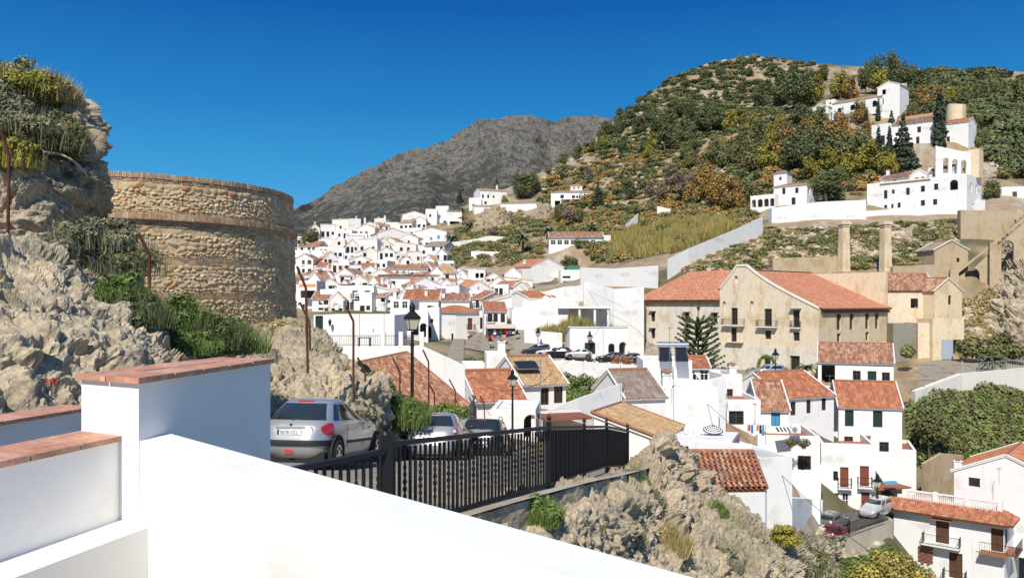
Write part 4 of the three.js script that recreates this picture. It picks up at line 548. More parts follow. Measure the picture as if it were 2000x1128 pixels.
{ // solar heaters, panel
  for (const [px, l] of [[1300, 'left solar water heater with silver tank on white cube house'], [1332, 'right solar water heater with silver tank on white cube house']]) {
    const t = thing('solar_heater', l, 'solar heater', at(px, 706, 72.6), -.07, 'solar water heaters'); const tank = new THREE.CylinderGeometry(.3, .3, 1.35, 16); tank.rotateZ(Math.PI / 2); tank.translate(0, 1.42, -.75); mesh('tank', tank, M.steel, t);
    const p = box(1.1, .06, 1.5, 0, 0, 0); p.rotateX(50 * RAD); p.translate(0, .62, -.25); mesh('collector', p, M.glass, t); mesh('stand', [bar(V(-.5, 0, .25), V(-.5, 1.25, -.75), .035), bar(V(.5, 0, .25), V(.5, 1.25, -.75), .035), bar(V(-.5, 0, -.75), V(-.5, 1.2, -.75), .03), bar(V(.5, 0, -.75), V(.5, 1.2, -.75), .03)], M.steel, t);
  }
  const hq = placed(1022, 1106, 748, 800, 68, 20), t = thing('solar_collector', 'black solar panel laid on the tan roof', 'solar panel', hq.pos, hq.yaw), sl = Math.atan2(1.9, 4), g = box(1.9, .06, 1.25); g.rotateX(sl); g.translate(-hq.w * .27, hq.h + 1.9 * .62 + .28, -1.5); mesh('panel', g, M.glass, t); const gf = box(2, .05, 1.35, 0, -.05, 0); gf.rotateX(sl); gf.translate(-hq.w * .27, hq.h + 1.9 * .62 + .28, -1.5); mesh('frame', gf, M.grey, t);
}
{ // white walls between the houses
  tag(mesh('garden_wall', along([[900, 738, 98], [945, 742, 103], [992, 742, 110]], [22, 26, 30], .4, 3), M.white), 'low white wall at the road bend beside the white block', 'wall', 'white walls between houses');
  [[[[1000, 640, 132], [1050, 636, 130], [1096, 630, 130]], [34, 38, 30], 'lowest stepped white wall right of the market awning'], [[[1020, 612, 142], [1070, 606, 141], [1130, 600, 142]], [22, 24, 22], 'middle stepped white wall right of the market awning'], [[[1060, 588, 153], [1100, 582, 152], [1140, 578, 153]], [18, 22, 22], 'highest stepped white wall below the pergola house']].forEach(([p, h, l]) => tag(mesh('garden_wall', along(p, h, 6, 3), M.white), l, 'wall', 'stepped white walls'));
  house(1004, 1040, 606, 640, 136, 12, 7, 'flat', 'white box house standing on the stepped walls', { win: [['f', .3, .8, .7, 1, 'w'], ['f', .7, .8, .7, 1, 'w']], noGround: true }); house(1046, 1086, 592, 620, 146, -16, 7, 'gz', 'white gabled house between the stepped walls', { rise: 1.2, win: [['f', .5, .7, .7, 1, 'w']], noGround: true });
  tag(mesh('garden_wall', along([[1540, 1050, 60], [1604, 1035, 74]], [78, 60], .4, 8), M.white), 'white wall between the tall house and the lower street', 'wall', 'white walls between houses');
  tag(mesh('garden_wall', along([[1332, 800, 67.4], [1418, 800, 69]], [46, 66], .4, 2), M.white), 'white sloping wall with thin coping right of solar cube', 'wall', 'white walls between houses');
  tag(mesh('garden_wall', along([[1050, 835, 57], [1130, 820, 59], [1216, 800, 62]], [25, 42, 52], .35), M.white), 'white wall rising to the right with a narrow tile coping', 'wall', 'white walls between houses');
  tag(mesh('garden_wall', along([[1060, 830, 53], [1140, 835, 52]], [26, 6], .3), M.chalk), 'shaded wall above the red terrace corner', 'wall', 'white walls between houses');
  tag(mesh('garden_wall', along([[600, 740, 66], [760, 760, 62], [822, 770, 60], [908, 800, 57]], [62, 84, 96, 86], .4), M.white), 'large white wall sloping down beside the rust roof', 'wall', 'white walls between houses');
  tag(mesh('garden_wall', along([[1606, 1140, 72.5], [1660, 1112, 75], [1745, 1082, 78.2]], [72, 70, 68], 1.2, 9), M.concrete), 'stained concrete retaining wall under the parked cars', 'wall');
  tag(mesh('garden_wall', along([[1788, 790, 100], [1880, 770, 106], [2010, 760, 112]], [26, 40, 42], 1, 6), M.cream), 'pale stained retaining wall above the green gully', 'wall');
  tag(mesh('garden_wall', along([[990, 742, 113], [1120, 746, 104], [1258, 756, 96]], [40, 42, 40], .5, 3), M.chalk), 'long white retaining wall of the car park road', 'wall');
  tag(mesh('garden_wall', along([[1024, 690, 122], [1098, 694, 119]], [46, 44], .4), M.chalk), 'white wall with lamp in front behind the parked cars', 'wall', 'white walls between houses');
  tag(mesh('garden_wall', along([[1806, 940, 88], [1840, 930, 90], [1882, 922, 92]], [34, 44, 32], .6, 5), M.ruin), 'rough stone wall beside tall white house', 'wall');
}
house(906, 950, 716, 768, 84, 6, 6, 'flat', 'white block beyond the large sloping wall', { par: .2, floor: 'white', win: [['f', .6, .8, .7, 1, 'w']], group: 'houses below the street' });
house(1113, 1226, 652, 702, 116, 2, 6, 'shedB', 'white shop with green board and arched stone doorway', { rise: 1, tone: 'tan', lod: 1, win: [['f', .35, .8, 1.5, 1.6, 'g'], ['f', .72, .1, .9, 2.2, 'a'], ['f', .92, .1, 1.1, 2.4, 'a']] });
{ const q = placed(1092, 1192, 600, 630, 128, -6), r = thing('canopy_house', 'white flat-roofed building with wide shadowed porch', 'house', q.pos, q.yaw, 'white houses of the hillside village'); mesh('roof', box(q.w + .6, .3, 7, 0, q.h, -2.6), M.white, r); mesh('wall', [box(q.w, q.h + 2, .3, 0, q.h / 2 - 1, -4.5), box(1.6, q.h + 2, 4.5, -q.w / 2 + .6, q.h / 2 - 1, -2.3)], M.chalk, r); for (const s of [-.1, .2, .46]) mesh('column', box(.35, q.h + 1, .35, s * q.w, q.h / 2 - .5, .5), M.white, r); GROUND.push(q.pos.toArray()); }
{ // big house at the lower right
  const q = placed(1742, 1958, 1003, 1142, 78, -40), r = thing('balcony_house', 'large white house with balconies, balustrade and tiled eave at lower right', 'house', q.pos, q.yaw, 'houses below the street'), w = q.w, h = q.h;
  body(r, { roof: 'flat', w, dep: 8, h: h - .1, par: .1, lod: 0, drop: 8, mat: 'chalk', floor: 'terracotta', win: [['f', .46, 3.9, 1.15, 2.1, 'D'], ['f', .94, 4, 1.0, 2.1, 'D'], ['f', .58, .8, 1.15, 2.4, 'D'], ['r', .13, 4, 1.1, 2, 'G'], ['r', .45, 1, .5, 1.6, 'w'], ['r', .75, 2, .45, 1, 'w'], ['r', .85, -2, 1.2, 2, 'D']] });
  const F = new THREE.Matrix4(); const slabs = [[w * (-.04), 3.85, 3.2], [w * .08, .75, 1.9]]; for (const [x, y, bw] of slabs) { balcony(r, F, x, y, bw, 1.05, .95); }
  mesh('corner_balcony', [box(2.2, .16, 1.1, w / 2 - .75, 3.9, .55), box(1.1, .16, 3, w / 2 + .55, 3.9, -1.2)], M.terracotta, r);
  const rg = []; for (let i = 0; i <= 14; i++) rg.push(box(.02, .95, .02, w / 2 - 1.8 + i * .2, 4.45, 1.08)); for (let i = 0; i <= 18; i++) rg.push(box(.02, .95, .02, w / 2 + 1.06, 4.45, 1.05 - i * .2)); rg.push(box(2.9, .04, .04, w / 2 - .35, 4.92, 1.08), box(.04, .04, 3.7, w / 2 + 1.06, 4.92, -.8)); mesh('railing', rg, M.iron, r);
  const rv = V(0, .36, -.93).normalize(), roof = mesh('roof', [tilePatch(V(-w / 2 - .7, h - .15, .75), V(1, 0, 0), rv, w + 1.2, () => 2.2, { tone: 'orange', lod: 0, seed: 91 }), tilePatch(V(w / 2 + .75, h - .15, .6), V(0, 0, -1), V(-.93, .36, 0).normalize(), 4, u => Math.min(2.2, .3 + u), { tone: 'orange', lod: 0, seed: 92 })], M.tiles, r); mesh('eave', [polyPrism([V(-w / 2 - .7, h - .2, .75), V(w / 2 + .5, h - .2, .75), V(w / 2 + .5, h + .5, -1.2), V(-w / 2 - .7, h + .5, -1.2)], V(0, -.12, 0)), polyPrism([V(w / 2 + .75, h - .2, .6), V(w / 2 + .75, h - .2, -3.4), V(w / 2 - 1.1, h + .5, -3.4), V(w / 2 - 1.1, h + .5, -.9)], V(0, -.12, 0))], M.woodBrown, roof);
  for (let s = 0; s < 3; s++) { const x0 = -w * .42 + s * w * .29, bl = mesh('balustrade', [box(w * .27, .12, .22, x0 + w * .135, h + 1.45, -1.5), box(w * .27, .1, .22, x0 + w * .135, h + .6, -1.5), box(.4, 1.2, .4, x0 + w * .28, h + 1, -1.5)], M.white, r); for (let i = 0; i < 14; i++) mesh('baluster', lathe([[.04, .64], [.085, .8], [.05, 1.1], [.045, 1.3], [.07, 1.4]].map(([a, b]) => [a, b + h]), 6).translate(x0 + .15 + i * w * .0185, 0, -1.5), M.white, bl); }
  const lat = []; for (let i = 0; i < 5; i++) for (let j = 0; j < 9; j++) if ((i + j) % 2) lat.push(box(.26, .2, .14, -w / 2 + 2.4 + i * .26, 2 + j * .2 - .2, .12)); mesh('brick_lattice', lat, M.brickRed, r); mesh('entry_hood', box(1.7, .1, .6, -w * .04, 6.2, .3), M.terracotta, r);
  mesh('side_railing', [0, 1, 2, 3, 4, 5].map(i => box(.02, .9, .02, -w / 2 + 1.2 + i * .2, 1.2, .9)).concat([box(1.2, .04, .04, -w / 2 + 1.7, 1.65, .9)]), M.iron, r);
  // taller rear part
  body(r, { roof: 'gz', x: w * .43, y: 3.5, z: -5, w: 9, dep: 9, h: h - .2, rise: 2, lod: 0, mat: 'chalk', tone: 'orange', drop: 1, win: [['f', .2, h - 1.6, 1, .9, 'o']], chim: [[-.95, .1, 1, .7]] });
  GROUND.push([q.pos.x, q.pos.y - 3, q.pos.z]);
}
{ // streets and the plaza
  const slab = (name, pts, m, up = .3) => { const P = pts.map(p => at(...p)); const g = polyPrism(P.map(p => p.add(V(0, up, 0))), V(0, -1.2, 0)); struct(mesh(name, g, m)); for (const p of P) GROUND.push([p.x, p.y - .7, p.z]); };
  slab('lower_street', [[1612, 1062, 74], [1736, 1016, 78], [1706, 998, 82], [1570, 1012, 80]], M.asphalt);
  slab('terrace_yard', [[1790, 762, 102], [1880, 742, 108], [2010, 726, 114], [2010, 706, 122], [1880, 704, 121], [1800, 712, 118]], M.street);
}
// ---------- the ground ----------
const CTRL = [...GROUND];
for (const p of [
  // near left and street side
  [-900, 620, 30], [-300, 640, 30], [200, 660, 33], [480, 670, 36], [640, 780, 33], [740, 860, 33], [860, 900, 34], [1000, 935, 36], [1120, 960, 34], [1250, 1040, 30], [1400, 1090, 29], [1540, 1150, 36], [-900, 560, 80], [-200, 600, 70], [300, 620, 60], [560, 690, 60], [700, 760, 60], [1000, 880, 44], [1100, 870, 50], [1200, 890, 48], [880, 830, 52],
  [1000, 752, 106], [1060, 754, 100], [1120, 756, 96], [1190, 760, 92], [1250, 764, 88], [940, 760, 98], [1100, 795, 80], [1180, 805, 76], [1040, 790, 84], [1240, 800, 78],
  // valley at right
  [1560, 1080, 60], [1580, 1200, 50], [1650, 1240, 60], [1700, 1180, 66], [1850, 1300, 62], [2100, 1300, 70], [2400, 1250, 80], [1900, 1000, 92], [1840, 930, 96], [2000, 900, 100], [2100, 960, 96], [1900, 830, 104], [2000, 800, 108], [2100, 830, 108], [1800, 860, 98], [2300, 900, 110], [2300, 740, 130], [1350, 900, 60], [1450, 900, 62],
  // right cliff and yard
  [1930, 700, 124], [2000, 690, 126], [1900, 640, 130], [1940, 560, 138], [1990, 600, 134], [1960, 480, 152], [2020, 520, 142], [2100, 560, 140], [2250, 500, 160], [1900, 520, 146], [1880, 470, 158], [1700, 520, 144], [1560, 530, 144], [1450, 528, 142], [1380, 540, 140], [1760, 470, 160], [1620, 470, 164], [1500, 470, 166], [1420, 500, 156], [1850, 430, 178], [1950, 410, 186], [2050, 420, 190], [1700, 440, 178],
  // field
  [1340, 500, 168], [1280, 515, 170], [1220, 520, 180], [1240, 495, 205], [1330, 470, 205], [1400, 450, 205], [1460, 430, 205], [1200, 480, 225], [1180, 470, 240], [1270, 440, 245], [1350, 420, 250], [1430, 415, 240], [1130, 440, 290], [1200, 410, 285], [1280, 395, 290], [1060, 450, 270], [1000, 480, 255], [920, 500, 255], [870, 510, 250], [960, 440, 300], [900, 470, 270], [1020, 410, 335],
  // hill
  [1560, 390, 235], [1480, 350, 265], [1400, 350, 290], [1300, 350, 315], [1220, 355, 330], [1150, 360, 345], [1100, 350, 365], [1050, 350, 390], [980, 385, 380], [900, 410, 380], [1640, 340, 245], [1740, 330, 230], [1850, 350, 212], [1950, 330, 225], [2050, 340, 230], [1950, 260, 262], [2050, 250, 280], [1920, 215, 320], [2000, 190, 360], [2100, 170, 400], [1850, 160, 420], [1900, 140, 480], [2000, 148, 520], [2200, 170, 560], [1680, 260, 278], [1580, 270, 300], [1500, 260, 340], [1400, 270, 360], [1300, 280, 365], [1230, 290, 375], [1180, 300, 390], [1130, 310, 410], [1070, 330, 430], [1165, 272, 430], [1215, 225, 430], [1280, 185, 440], [1310, 155, 460], [1380, 125, 480], [1450, 112, 500], [1530, 118, 500], [1610, 135, 480], [1700, 150, 440], [1780, 165, 400], [1480, 200, 420], [1560, 210, 370], [1400, 200, 430], [1330, 225, 410], [1640, 190, 360],
  // behind the crest
  [1172, 305, 520], [1120, 350, 520], [1225, 268, 520], [1080, 372, 500], [1275, 230, 520], [1150, 292, 440], [1100, 335, 440],
  [1450, 160, 640], [1300, 230, 620], [1600, 180, 640], [1150, 330, 600], [1900, 180, 660], [2200, 200, 720], [1000, 380, 560], [900, 420, 560], [750, 465, 460], [620, 480, 420], [520, 500, 360], [300, 560, 300], [0, 570, 260], [-800, 560, 260], [640, 500, 700], [0, 560, 800], [-900, 560, 800], [1000, 400, 900], [1600, 300, 950], [2300, 300, 950], [760, 455, 380],
]) CTRL.push(at(...p).toArray());
// smooth surface through the control points (linear radial basis with a little slack)
const NC = CTRL.length, rbf = (() => {
  const n = NC + 1, A = Array.from({ length: n }, () => new Float64Array(n + 1)); const S = 100;
  for (let i = 0; i < NC; i++) { for (let j = 0; j < NC; j++) A[i][j] = -Math.hypot(CTRL[i][0] - CTRL[j][0], CTRL[i][2] - CTRL[j][2]) / S; A[i][i] += .012; A[i][NC] = A[NC][i] = 1; A[i][n] = CTRL[i][1]; }
  for (let c = 0; c < n; c++) { let p = c; for (let r = c + 1; r < n; r++) if (Math.abs(A[r][c]) > Math.abs(A[p][c])) p = r; [A[c], A[p]] = [A[p], A[c]]; const d = A[c][c]; for (let r = 0; r < n; r++) if (r !== c) { const f = A[r][c] / d; if (f) for (let k = c; k <= n; k++) A[r][k] -= f * A[c][k]; } }
  const w = A.map((r, i) => r[n] / r[i]);
  return (x, z) => { let s = w[NC]; for (let i = 0; i < NC; i++) s -= w[i] * Math.hypot(x - CTRL[i][0], z - CTRL[i][2]) / S; return s; };
})();
const NA = 520, ND = 330, A0 = -1.0, A1 = 1.0, D0 = 26, D1 = 950;   // fan of tan(angle) by log depth
const HT = new Float32Array((NA + 1) * (ND + 1));
for (let j = 0; j <= ND; j++) { const d = D0 * Math.pow(D1 / D0, j / ND); for (let i = 0; i <= NA; i++) { const x = lerp(A0, A1, i / NA) * d; let y = rbf(x, -d); const k = smooth(130, 210, d); y += (ridged(x * .02, d * .02, 1, 4) * 1.6 + fbm(x * .09, d * .09, 4, 3) * 1.2) * k + (fbm(x * .14, d * .14, 7, 3)) * .35 * (1 - k); HT[j * (NA + 1) + i] = y; } }
function groundY(x, z) { const d = -z, fj = clamp(Math.log(d / D0) / Math.log(D1 / D0) * ND, 0, ND - .001), fi = clamp((x / d - A0) / (A1 - A0) * NA, 0, NA - .001), j = Math.floor(fj), i = Math.floor(fi), s = fi - i, t = fj - j, o = j * (NA + 1) + i; return lerp(lerp(HT[o], HT[o + 1], s), lerp(HT[o + NA + 1], HT[o + NA + 2], s), t); }
function hit(px, py, dmin = 30, dmax = 900) { // where the line of sight through a pixel meets the ground
  const tx = (px - CX) / FOCAL, ty = (HY - py) / FOCAL; let pd = dmin;
  for (let d = dmin; d < dmax; d *= 1.008) { if (groundY(tx * d, -d) > ty * d) { let a = pd, b = d; for (let k = 0; k < 8; k++) { const m = (a + b) / 2; if (groundY(tx * m, -m) > ty * m) b = m; else a = m; } return V(tx * b, groundY(tx * b, -b), -b); } pd = d; }
  return null;
}
{
  const pos = new Float32Array((NA + 1) * (ND + 1) * 3), idx = [];
  for (let j = 0; j <= ND; j++) { const d = D0 * Math.pow(D1 / D0, j / ND); for (let i = 0; i <= NA; i++) { const o = j * (NA + 1) + i; pos[3 * o] = lerp(A0, A1, i / NA) * d; pos[3 * o + 1] = HT[o]; pos[3 * o + 2] = -d; if (i < NA && j < ND) idx.push(o, o + 1, o + NA + 1, o + 1, o + NA + 2, o + NA + 1); } }
  let g = new THREE.BufferGeometry(); g.setAttribute('position', new THREE.BufferAttribute(pos, 3)); g.setIndex(idx); g = g.toNonIndexed(); g.computeVertexNormals();
  const dry = [.30, .215, .125], dry2 = [.38, .29, .18], olive = [.105, .10, .045], rockC = [.36, .31, .25], red = [.30, .17, .095];
  paint(g, p => {
    const d = -p.z, a = fbm(p.x * .03, d * .03, 2, 4), b = fbm(p.x * .12, d * .12, 5, 4), c = fbm(p.x * .5, d * .5, 9, 3);
    let k = mix3(dry, dry2, clamp(.5 + b * 1.3)); k = mix3(k, olive, smooth(.02, .3, a + b * .5)); k = mix3(k, rockC, smooth(.08, .28, -a * .6 + c * .7)); k = mix3(k, red, smooth(.2, .4, b - a * .3) * .6);
    const m = .95 * (1 + c * .6); return [k[0] * m, k[1] * m, k[2] * m];
  });
  struct(mesh('terrain', g, M.earth, scene, true));
}
{ // far mountain: rocky ridge beyond the village
  const ridge = [[150, 560], [350, 500], [480, 455], [565, 412], [610, 392], [680, 352], [760, 318], [830, 297], [880, 276], [930, 251], [980, 241], [1040, 238], [1085, 247], [1130, 242], [1180, 244], [1260, 262], [1400, 300], [1600, 360]];
  const rows = [];
  for (const [f, dd] of [[1.1, 1500], [.97, 950], [.86, 1100], [.72, 1250], [.52, 1450], [.3, 1700], [.12, 1950], [0, 2150]].slice(1)) rows.push(ridge.map(([x, y], i) => [x, lerp(y + 8, 500 + (i > 12 ? -20 : 0), f), dd + 120 * Math.sin(i * 1.7)]));
  rows.push(ridge.map(([x, y]) => [x, y + 30, 2500])); rows.push(ridge.map(([x, y]) => [x, 560, 3400]));
  let g = gridSurface(rows, 520, 220, p => ridged(p.x * .0032, p.y * .004, p.z * .0032, 5) * 12 - 11 + fbm(p.x * .02, p.y * .02, p.z * .02, 4) * 14 * (.3 + clamp(p.y / 400)));
  paint(g, (p, n) => { const a = fbm(p.x * .006, p.y * .01, p.z * .006, 4), b = fbm(p.x * .06, p.y * .06, p.z * .06, 3), e = noise(p.x * .21, p.y * .21, p.z * .21), c = ridged(p.x * .022, p.y * .035, p.z * .022, 3), hi = smooth(90, 420, p.y + a * 160); let k = mix3([.038, .042, .027], [.098, .086, .072], clamp(.15 + hi * .75 + b * .8)); k = mix3(k, [.21, .185, .155], smooth(.28, .62, c * .55 + b * .5 + hi * .3)); k = mix3(k, [.25, .165, .115], smooth(.12, .3, a - .03) * hi * .5); k = mix3(k, [.030, .038, .022], smooth(.12, .35, e + b * .4) * .85); return [k[0] * .76, k[1] * .78, k[2] * .80]; });
  struct(mesh('far_mountain', g, M.earth, scene, true));
}
{ // paving draped over the ground
  const drape = (name, q, m, up = .14) => { const P = q.map(([px, d]) => [(px - CX) / FOCAL * d, -d]), pos = [], idx = [], n = 40; for (let j = 0; j <= n; j++) for (let i = 0; i <= n; i++) { const u = i / n, v = j / n, L = k => lerp(lerp(P[0][k], P[1][k], u), lerp(P[3][k], P[2][k], u), v), x = L(0), z = L(1); pos.push(x, groundY(x, z) + up, z); if (i < n && j < n) { const s = j * (n + 1) + i; idx.push(s, s + 1, s + n + 1, s + 1, s + n + 2, s + n + 1); } } const g = new THREE.BufferGeometry(); g.setAttribute('position', new THREE.Float32BufferAttribute(pos, 3)); g.setIndex(idx); g.computeVertexNormals(); struct(mesh(name, boxUV(g), m, scene, true)); };
  drape('plaza', [[905, 119], [1030, 119], [1020, 142], [935, 146]], M.street); drape('car_park_road', [[990, 115], [1262, 99.5], [1250, 117], [1010, 126]], M.street, .2); drape('mill_forecourt', [[1240, 99], [1610, 98], [1612, 113], [1212, 144]], M.street, .25); drape('lower_alley', [[868, 106], [905, 110], [910, 146], [895, 140]], M.street, .2); drape('alley', [[905, 118], [990, 116], [962, 150], [930, 150]], M.street, .16);
}
// ---------- white walls of the terrace in the foreground ----------
const wallLabel = (m, l) => tag(m, l, 'wall', 'white terrace walls');
{
  const hT = -.8, bot = -3.2;
  const w1 = wallLabel(mesh('parapet', [foot([[-2.24, -4.82], [-2.17, -5.08], [1.75, -1.16], [1.36, -1.17]].map(([x, z]) => [x, z]), bot, hT)], M.nearWhite), 'long white parapet crossing the foreground diagonally');
  // pillar wall with clay slabs
  const NR = [-2.153, -4.72], FR = [-1.86, -6.3], NL = [-2.62, -4.98], FL = [-2.31, -6.5], yT = -.47;
  const p = thing('pillar_wall', 'short white wall with clay slab top at left foreground', 'wall', [-2.2, 0, -5.6], 0, 'white terrace walls'), sh = ([x, z]) => [x + 2.2, z + 5.6];
  mesh('wall', foot([NL, FL, FR, NR].map(sh), bot, yT), M.nearWhite, p);
  const L2 = (a, b, t) => [lerp(a[0], b[0], t), lerp(a[1], b[1], t)], ov = .025, mats = [std(.74, .385, .25, { map: T.clay, roughness: .7 }), std(.69, .345, .22, { map: T.clay, roughness: .7 }), std(.78, .42, .285, { map: T.clay, roughness: .7 })];
  const cor = (u, v) => L2(L2(NL, NR, u), L2(FL, FR, u), v);   // u across, v along
  for (let j = 0; j < 5; j++) for (let i = 0; i < 2; i++) { const u0 = i ? .5 + .008 : -.05, u1 = i ? 1.06 : .5 - .008, v0 = j / 5 + (j ? .004 : -.02), v1 = (j + 1) / 5 - (j < 4 ? .004 : -.012); const m = mesh('coping_tile', foot([cor(u0, v0), cor(u0, v1), cor(u1, v1), cor(u1, v0)].map(sh), yT + .004, yT + .034 + ((i * 7 + j * 3) % 4) * .0015), mats[(i + j) % 3], p); }
  // lower ledge wall running towards the viewer
  const dir = [.22, -.79], n3 = (q, t) => [q[0] - dir[0] * t, q[1] - dir[1] * t], a0 = [-2.30, -4.82], b0 = [-2.62, -4.96];
  const l = thing('ledge_wall', 'low white wall with clay tile ledge at far left', 'wall', [-2.45, 0, -4.3], 0, 'white terrace walls'), sl = ([x, z]) => [x + 2.45, z + 4.3];
  mesh('wall', foot([n3(a0, -.12), n3(b0, -.12), n3(b0, 3.6), n3(a0, 3.6)].map(sl), bot, -.815), M.nearWhite, l);
  for (let j = 0; j < 9; j++) { const t0 = j * .4 + (j ? .006 : -.1), t1 = j * .4 + .394; mesh('ledge_tile', foot([n3([a0[0] + .02, a0[1] + .01], t0), n3([b0[0] - .015, b0[1]], t0), n3([b0[0] - .015, b0[1]], t1), n3([a0[0] + .02, a0[1] + .01], t1)].map(sl), -.811, -.781 + (j % 3) * .0015), mats[j % 3], l); }
  wallLabel(mesh('plinth_ledge', foot([n3([-2.06, -4.66], -.15), n3([-2.34, -4.80], -.15), n3([-2.34, -4.80], 3.5), n3([-2.06, -4.66], 3.5)], bot, -1.273), M.nearWhite), 'narrow white plinth ledge at the lower left corner');
  // wall behind, its shaded face towards us
  const e0 = [-3.81, -7.55], e1 = [-4.16, -7.6];
  const k = thing('back_wall', 'low shaded wall with clay coping behind the pillar at left', 'wall', [-4, 0, -6.8], 0, 'white terrace walls'), sk = ([x, z]) => [x + 4, z + 6.8];
  mesh('wall', foot([e0, e1, n3(e1, 3.8), n3(e0, 3.8)].map(sk), bot, -.985), M.nearWhite, k);
  for (let j = 0; j < 9; j++) mesh('coping_tile', foot([n3([e0[0] + .025, e0[1]], j * .42 + .004), n3([e1[0] - .02, e1[1]], j * .42 + .004), n3([e1[0] - .02, e1[1]], j * .42 + .414), n3([e0[0] + .025, e0[1]], j * .42 + .414)].map(sk), -.981, -.95), mats[j % 3], k);
  struct(mesh('terrace_floor', box(10, .3, 7, -1.5, -1.87, -.9), M.terraceFloor));
}
// ---------- rock ----------
function cells(x, y, z) { // distance to the nearest and second nearest of scattered points, and the nearest one's own number
  const X = Math.floor(x), Y = Math.floor(y), Z = Math.floor(z); let f1 = 9, f2 = 9, id = 0;
  for (let i = -1; i < 2; i++) for (let j = -1; j < 2; j++) for (let k = -1; k < 2; k++) { let h = Math.imul(X + i, 374761393) ^ Math.imul(Y + j, 668265263) ^ Math.imul(Z + k, 2147483647 - 61); h = Math.imul(h ^ h >>> 13, 1274126177); h ^= h >>> 16; const dx = X + i + (h & 255) / 255 - x, dy = Y + j + (h >>> 8 & 255) / 255 - y, dz = Z + k + (h >>> 16 & 255) / 255 - z, d = dx * dx + dy * dy + dz * dz; if (d < f1) { f2 = f1; f1 = d; id = (h >>> 4 & 1023) / 1023; } else if (d < f2) f2 = d; }
  return [Math.sqrt(f1), Math.sqrt(f2), id];
}
const rockDisp = (amp = 1, f = 1) => p => { const wx = p.x * f + .3 * noise(p.x * f * 1.3, p.y * f * 1.3, p.z * f), wy = p.y * f + .3 * noise(p.z * f * 1.2, p.x * f * 1.2, 5), wz = p.z * f, A1 = cells(wx * .85, wy * 1.25 + wx * .3, wz * .85), B1 = cells(wx * 2.6 + 7, wy * 3.6 + wx, wz * 2.6); return (((A1[2] - .35) * .34 + .12) * smooth(0, .45, A1[1] - A1[0]) + ((B1[2] - .4) * .17 + .05) * smooth(0, .4, B1[1] - B1[0]) - .14 + ridged(wx * .5, wy * .6, wz * .5, 3) * .22 + ridged(wx * 1.7, wy * 3.1 + wx * .5, wz * 1.7, 3) * .07 + fbm(wx * 6, wy * 7, wz * 6, 3) * .16) * amp; };
const rockPaint = (base = [.56, .465, .335]) => (p, n) => { const a = fbm(p.x * .5, p.y * .5, p.z * .5, 3), b = fbm(p.x * 2.6, p.y * 2.6, p.z * 2.6, 3), c = fbm(p.x * 9, p.y * 9, p.z * 9, 2); let k = mix3(base, [.39, .345, .265], clamp(.4 + a * 1.5)); k = mix3(k, [.56, .42, .25], smooth(.1, .4, b) * .7); k = mix3(k, [.30, .26, .19], smooth(.22, .44, -b + c * .3) * .8); k = mix3(k, [.30, .27, .14], smooth(.10, .3, a + c * .5) * .65); const m = 1 + c * .35; return [k[0] * m, k[1] * m, k[2] * m]; };
// ---------- the street ----------
{
  const L = [[5.5, -7, -1.9, -2.25], [9.2, -6.4, -1.3, -2.65], [14, -6, .85, -3.19], [18.5, -5.2, 2.3, -3.95], [23, -4.8, 3.6, -4.67], [32, -4.2, 4.6, -6.2], [43, -2.6, 4, -8.1], [54, 0, 5, -9.6]];
  const g = gridSurface(L.map(([d, x0, x1, y]) => [0, .25, .5, .75, 1].map(t => V(lerp(x0, x1, t), y + .06 * Math.sin(t * 3.1) + .22 * (1 - t), -d))), 60, 160, p => fbm(p.x * .8, 3, p.z * .8, 3) * .03, false);
  struct(mesh('street', boxUV(g), M.street, scene, true));
  const edge = L.slice(0, 6), kerb = gridSurface([[.25, .05], [.27, -.02], [.30, -.5], [.2, -1.6], [.1, -3]].map(([o, dy]) => edge.map(([d, x0, x1, y]) => V(x1 + o * .9, y + dy, -d + o * .3))), 120, 24, p => fbm(p.x * 1.4, p.y * 1.4, p.z * 1.4, 4) * .14, true); paint(kerb, rockPaint([.60, .50, .36])); struct(mesh('street_edge', boxUV(kerb), M.rock, scene, true));
  const lip = gridSurface([[-.02, .0], [.3, .035]].map(([o, dy]) => edge.map(([d, x0, x1, y]) => V(x1 + o * .9, y + .05 + dy, -d + o * .3))), 120, 6, null, false); struct(mesh('street_kerb', boxUV(lip), M.concrete, scene, true));
}
function rock(name, label, rows, nu, nv, amp, f, base) { const g = gridSurface(rows, nu, nv, rockDisp(amp, f)); paint(g, rockPaint(base)); return tag(mesh(name, boxUV(g), M.rock, scene, true), label, 'rock', 'limestone outcrops'); }
rock('rock_slope', 'pale rugged limestone slope at left behind the white walls', [
  [[-350, 900, 7.4], [-120, 880, 8], [0, 862, 8.6], [150, 850, 9.6], [300, 830, 11.2], [430, 815, 16.4], [535, 820, 22.5], [600, 830, 24.5]],
  [[-350, 790, 7.8], [-120, 770, 8.6], [0, 748, 9.3], [150, 738, 10.5], [300, 716, 12.2], [420, 707, 17.2], [530, 716, 23.3], [600, 740, 25.5]],
  [[-350, 650, 9], [-120, 645, 9.8], [0, 640, 10.4], [130, 640, 11.6], [270, 668, 13.2], [400, 690, 18.4], [510, 694, 24.7], [590, 710, 27.5]],
  [[-350, 540, 10.5], [-120, 540, 11.4], [0, 545, 12], [110, 556, 13.2], [230, 618, 15], [350, 662, 17], [480, 684, 26.5], [570, 690, 29.5]],
  [[-350, 480, 13], [-120, 488, 14], [0, 494, 14.8], [90, 500, 15.8], [200, 560, 17.6], [330, 640, 19.8], [470, 676, 29.5], [560, 680, 32.5]],
  [[-350, 470, 18], [-120, 480, 18.5], [0, 488, 19], [100, 500, 19.5], [210, 560, 21.5], [345, 640, 25], [480, 672, 34.5], [560, 676, 36.5]]], 300, 190, 1, 1);
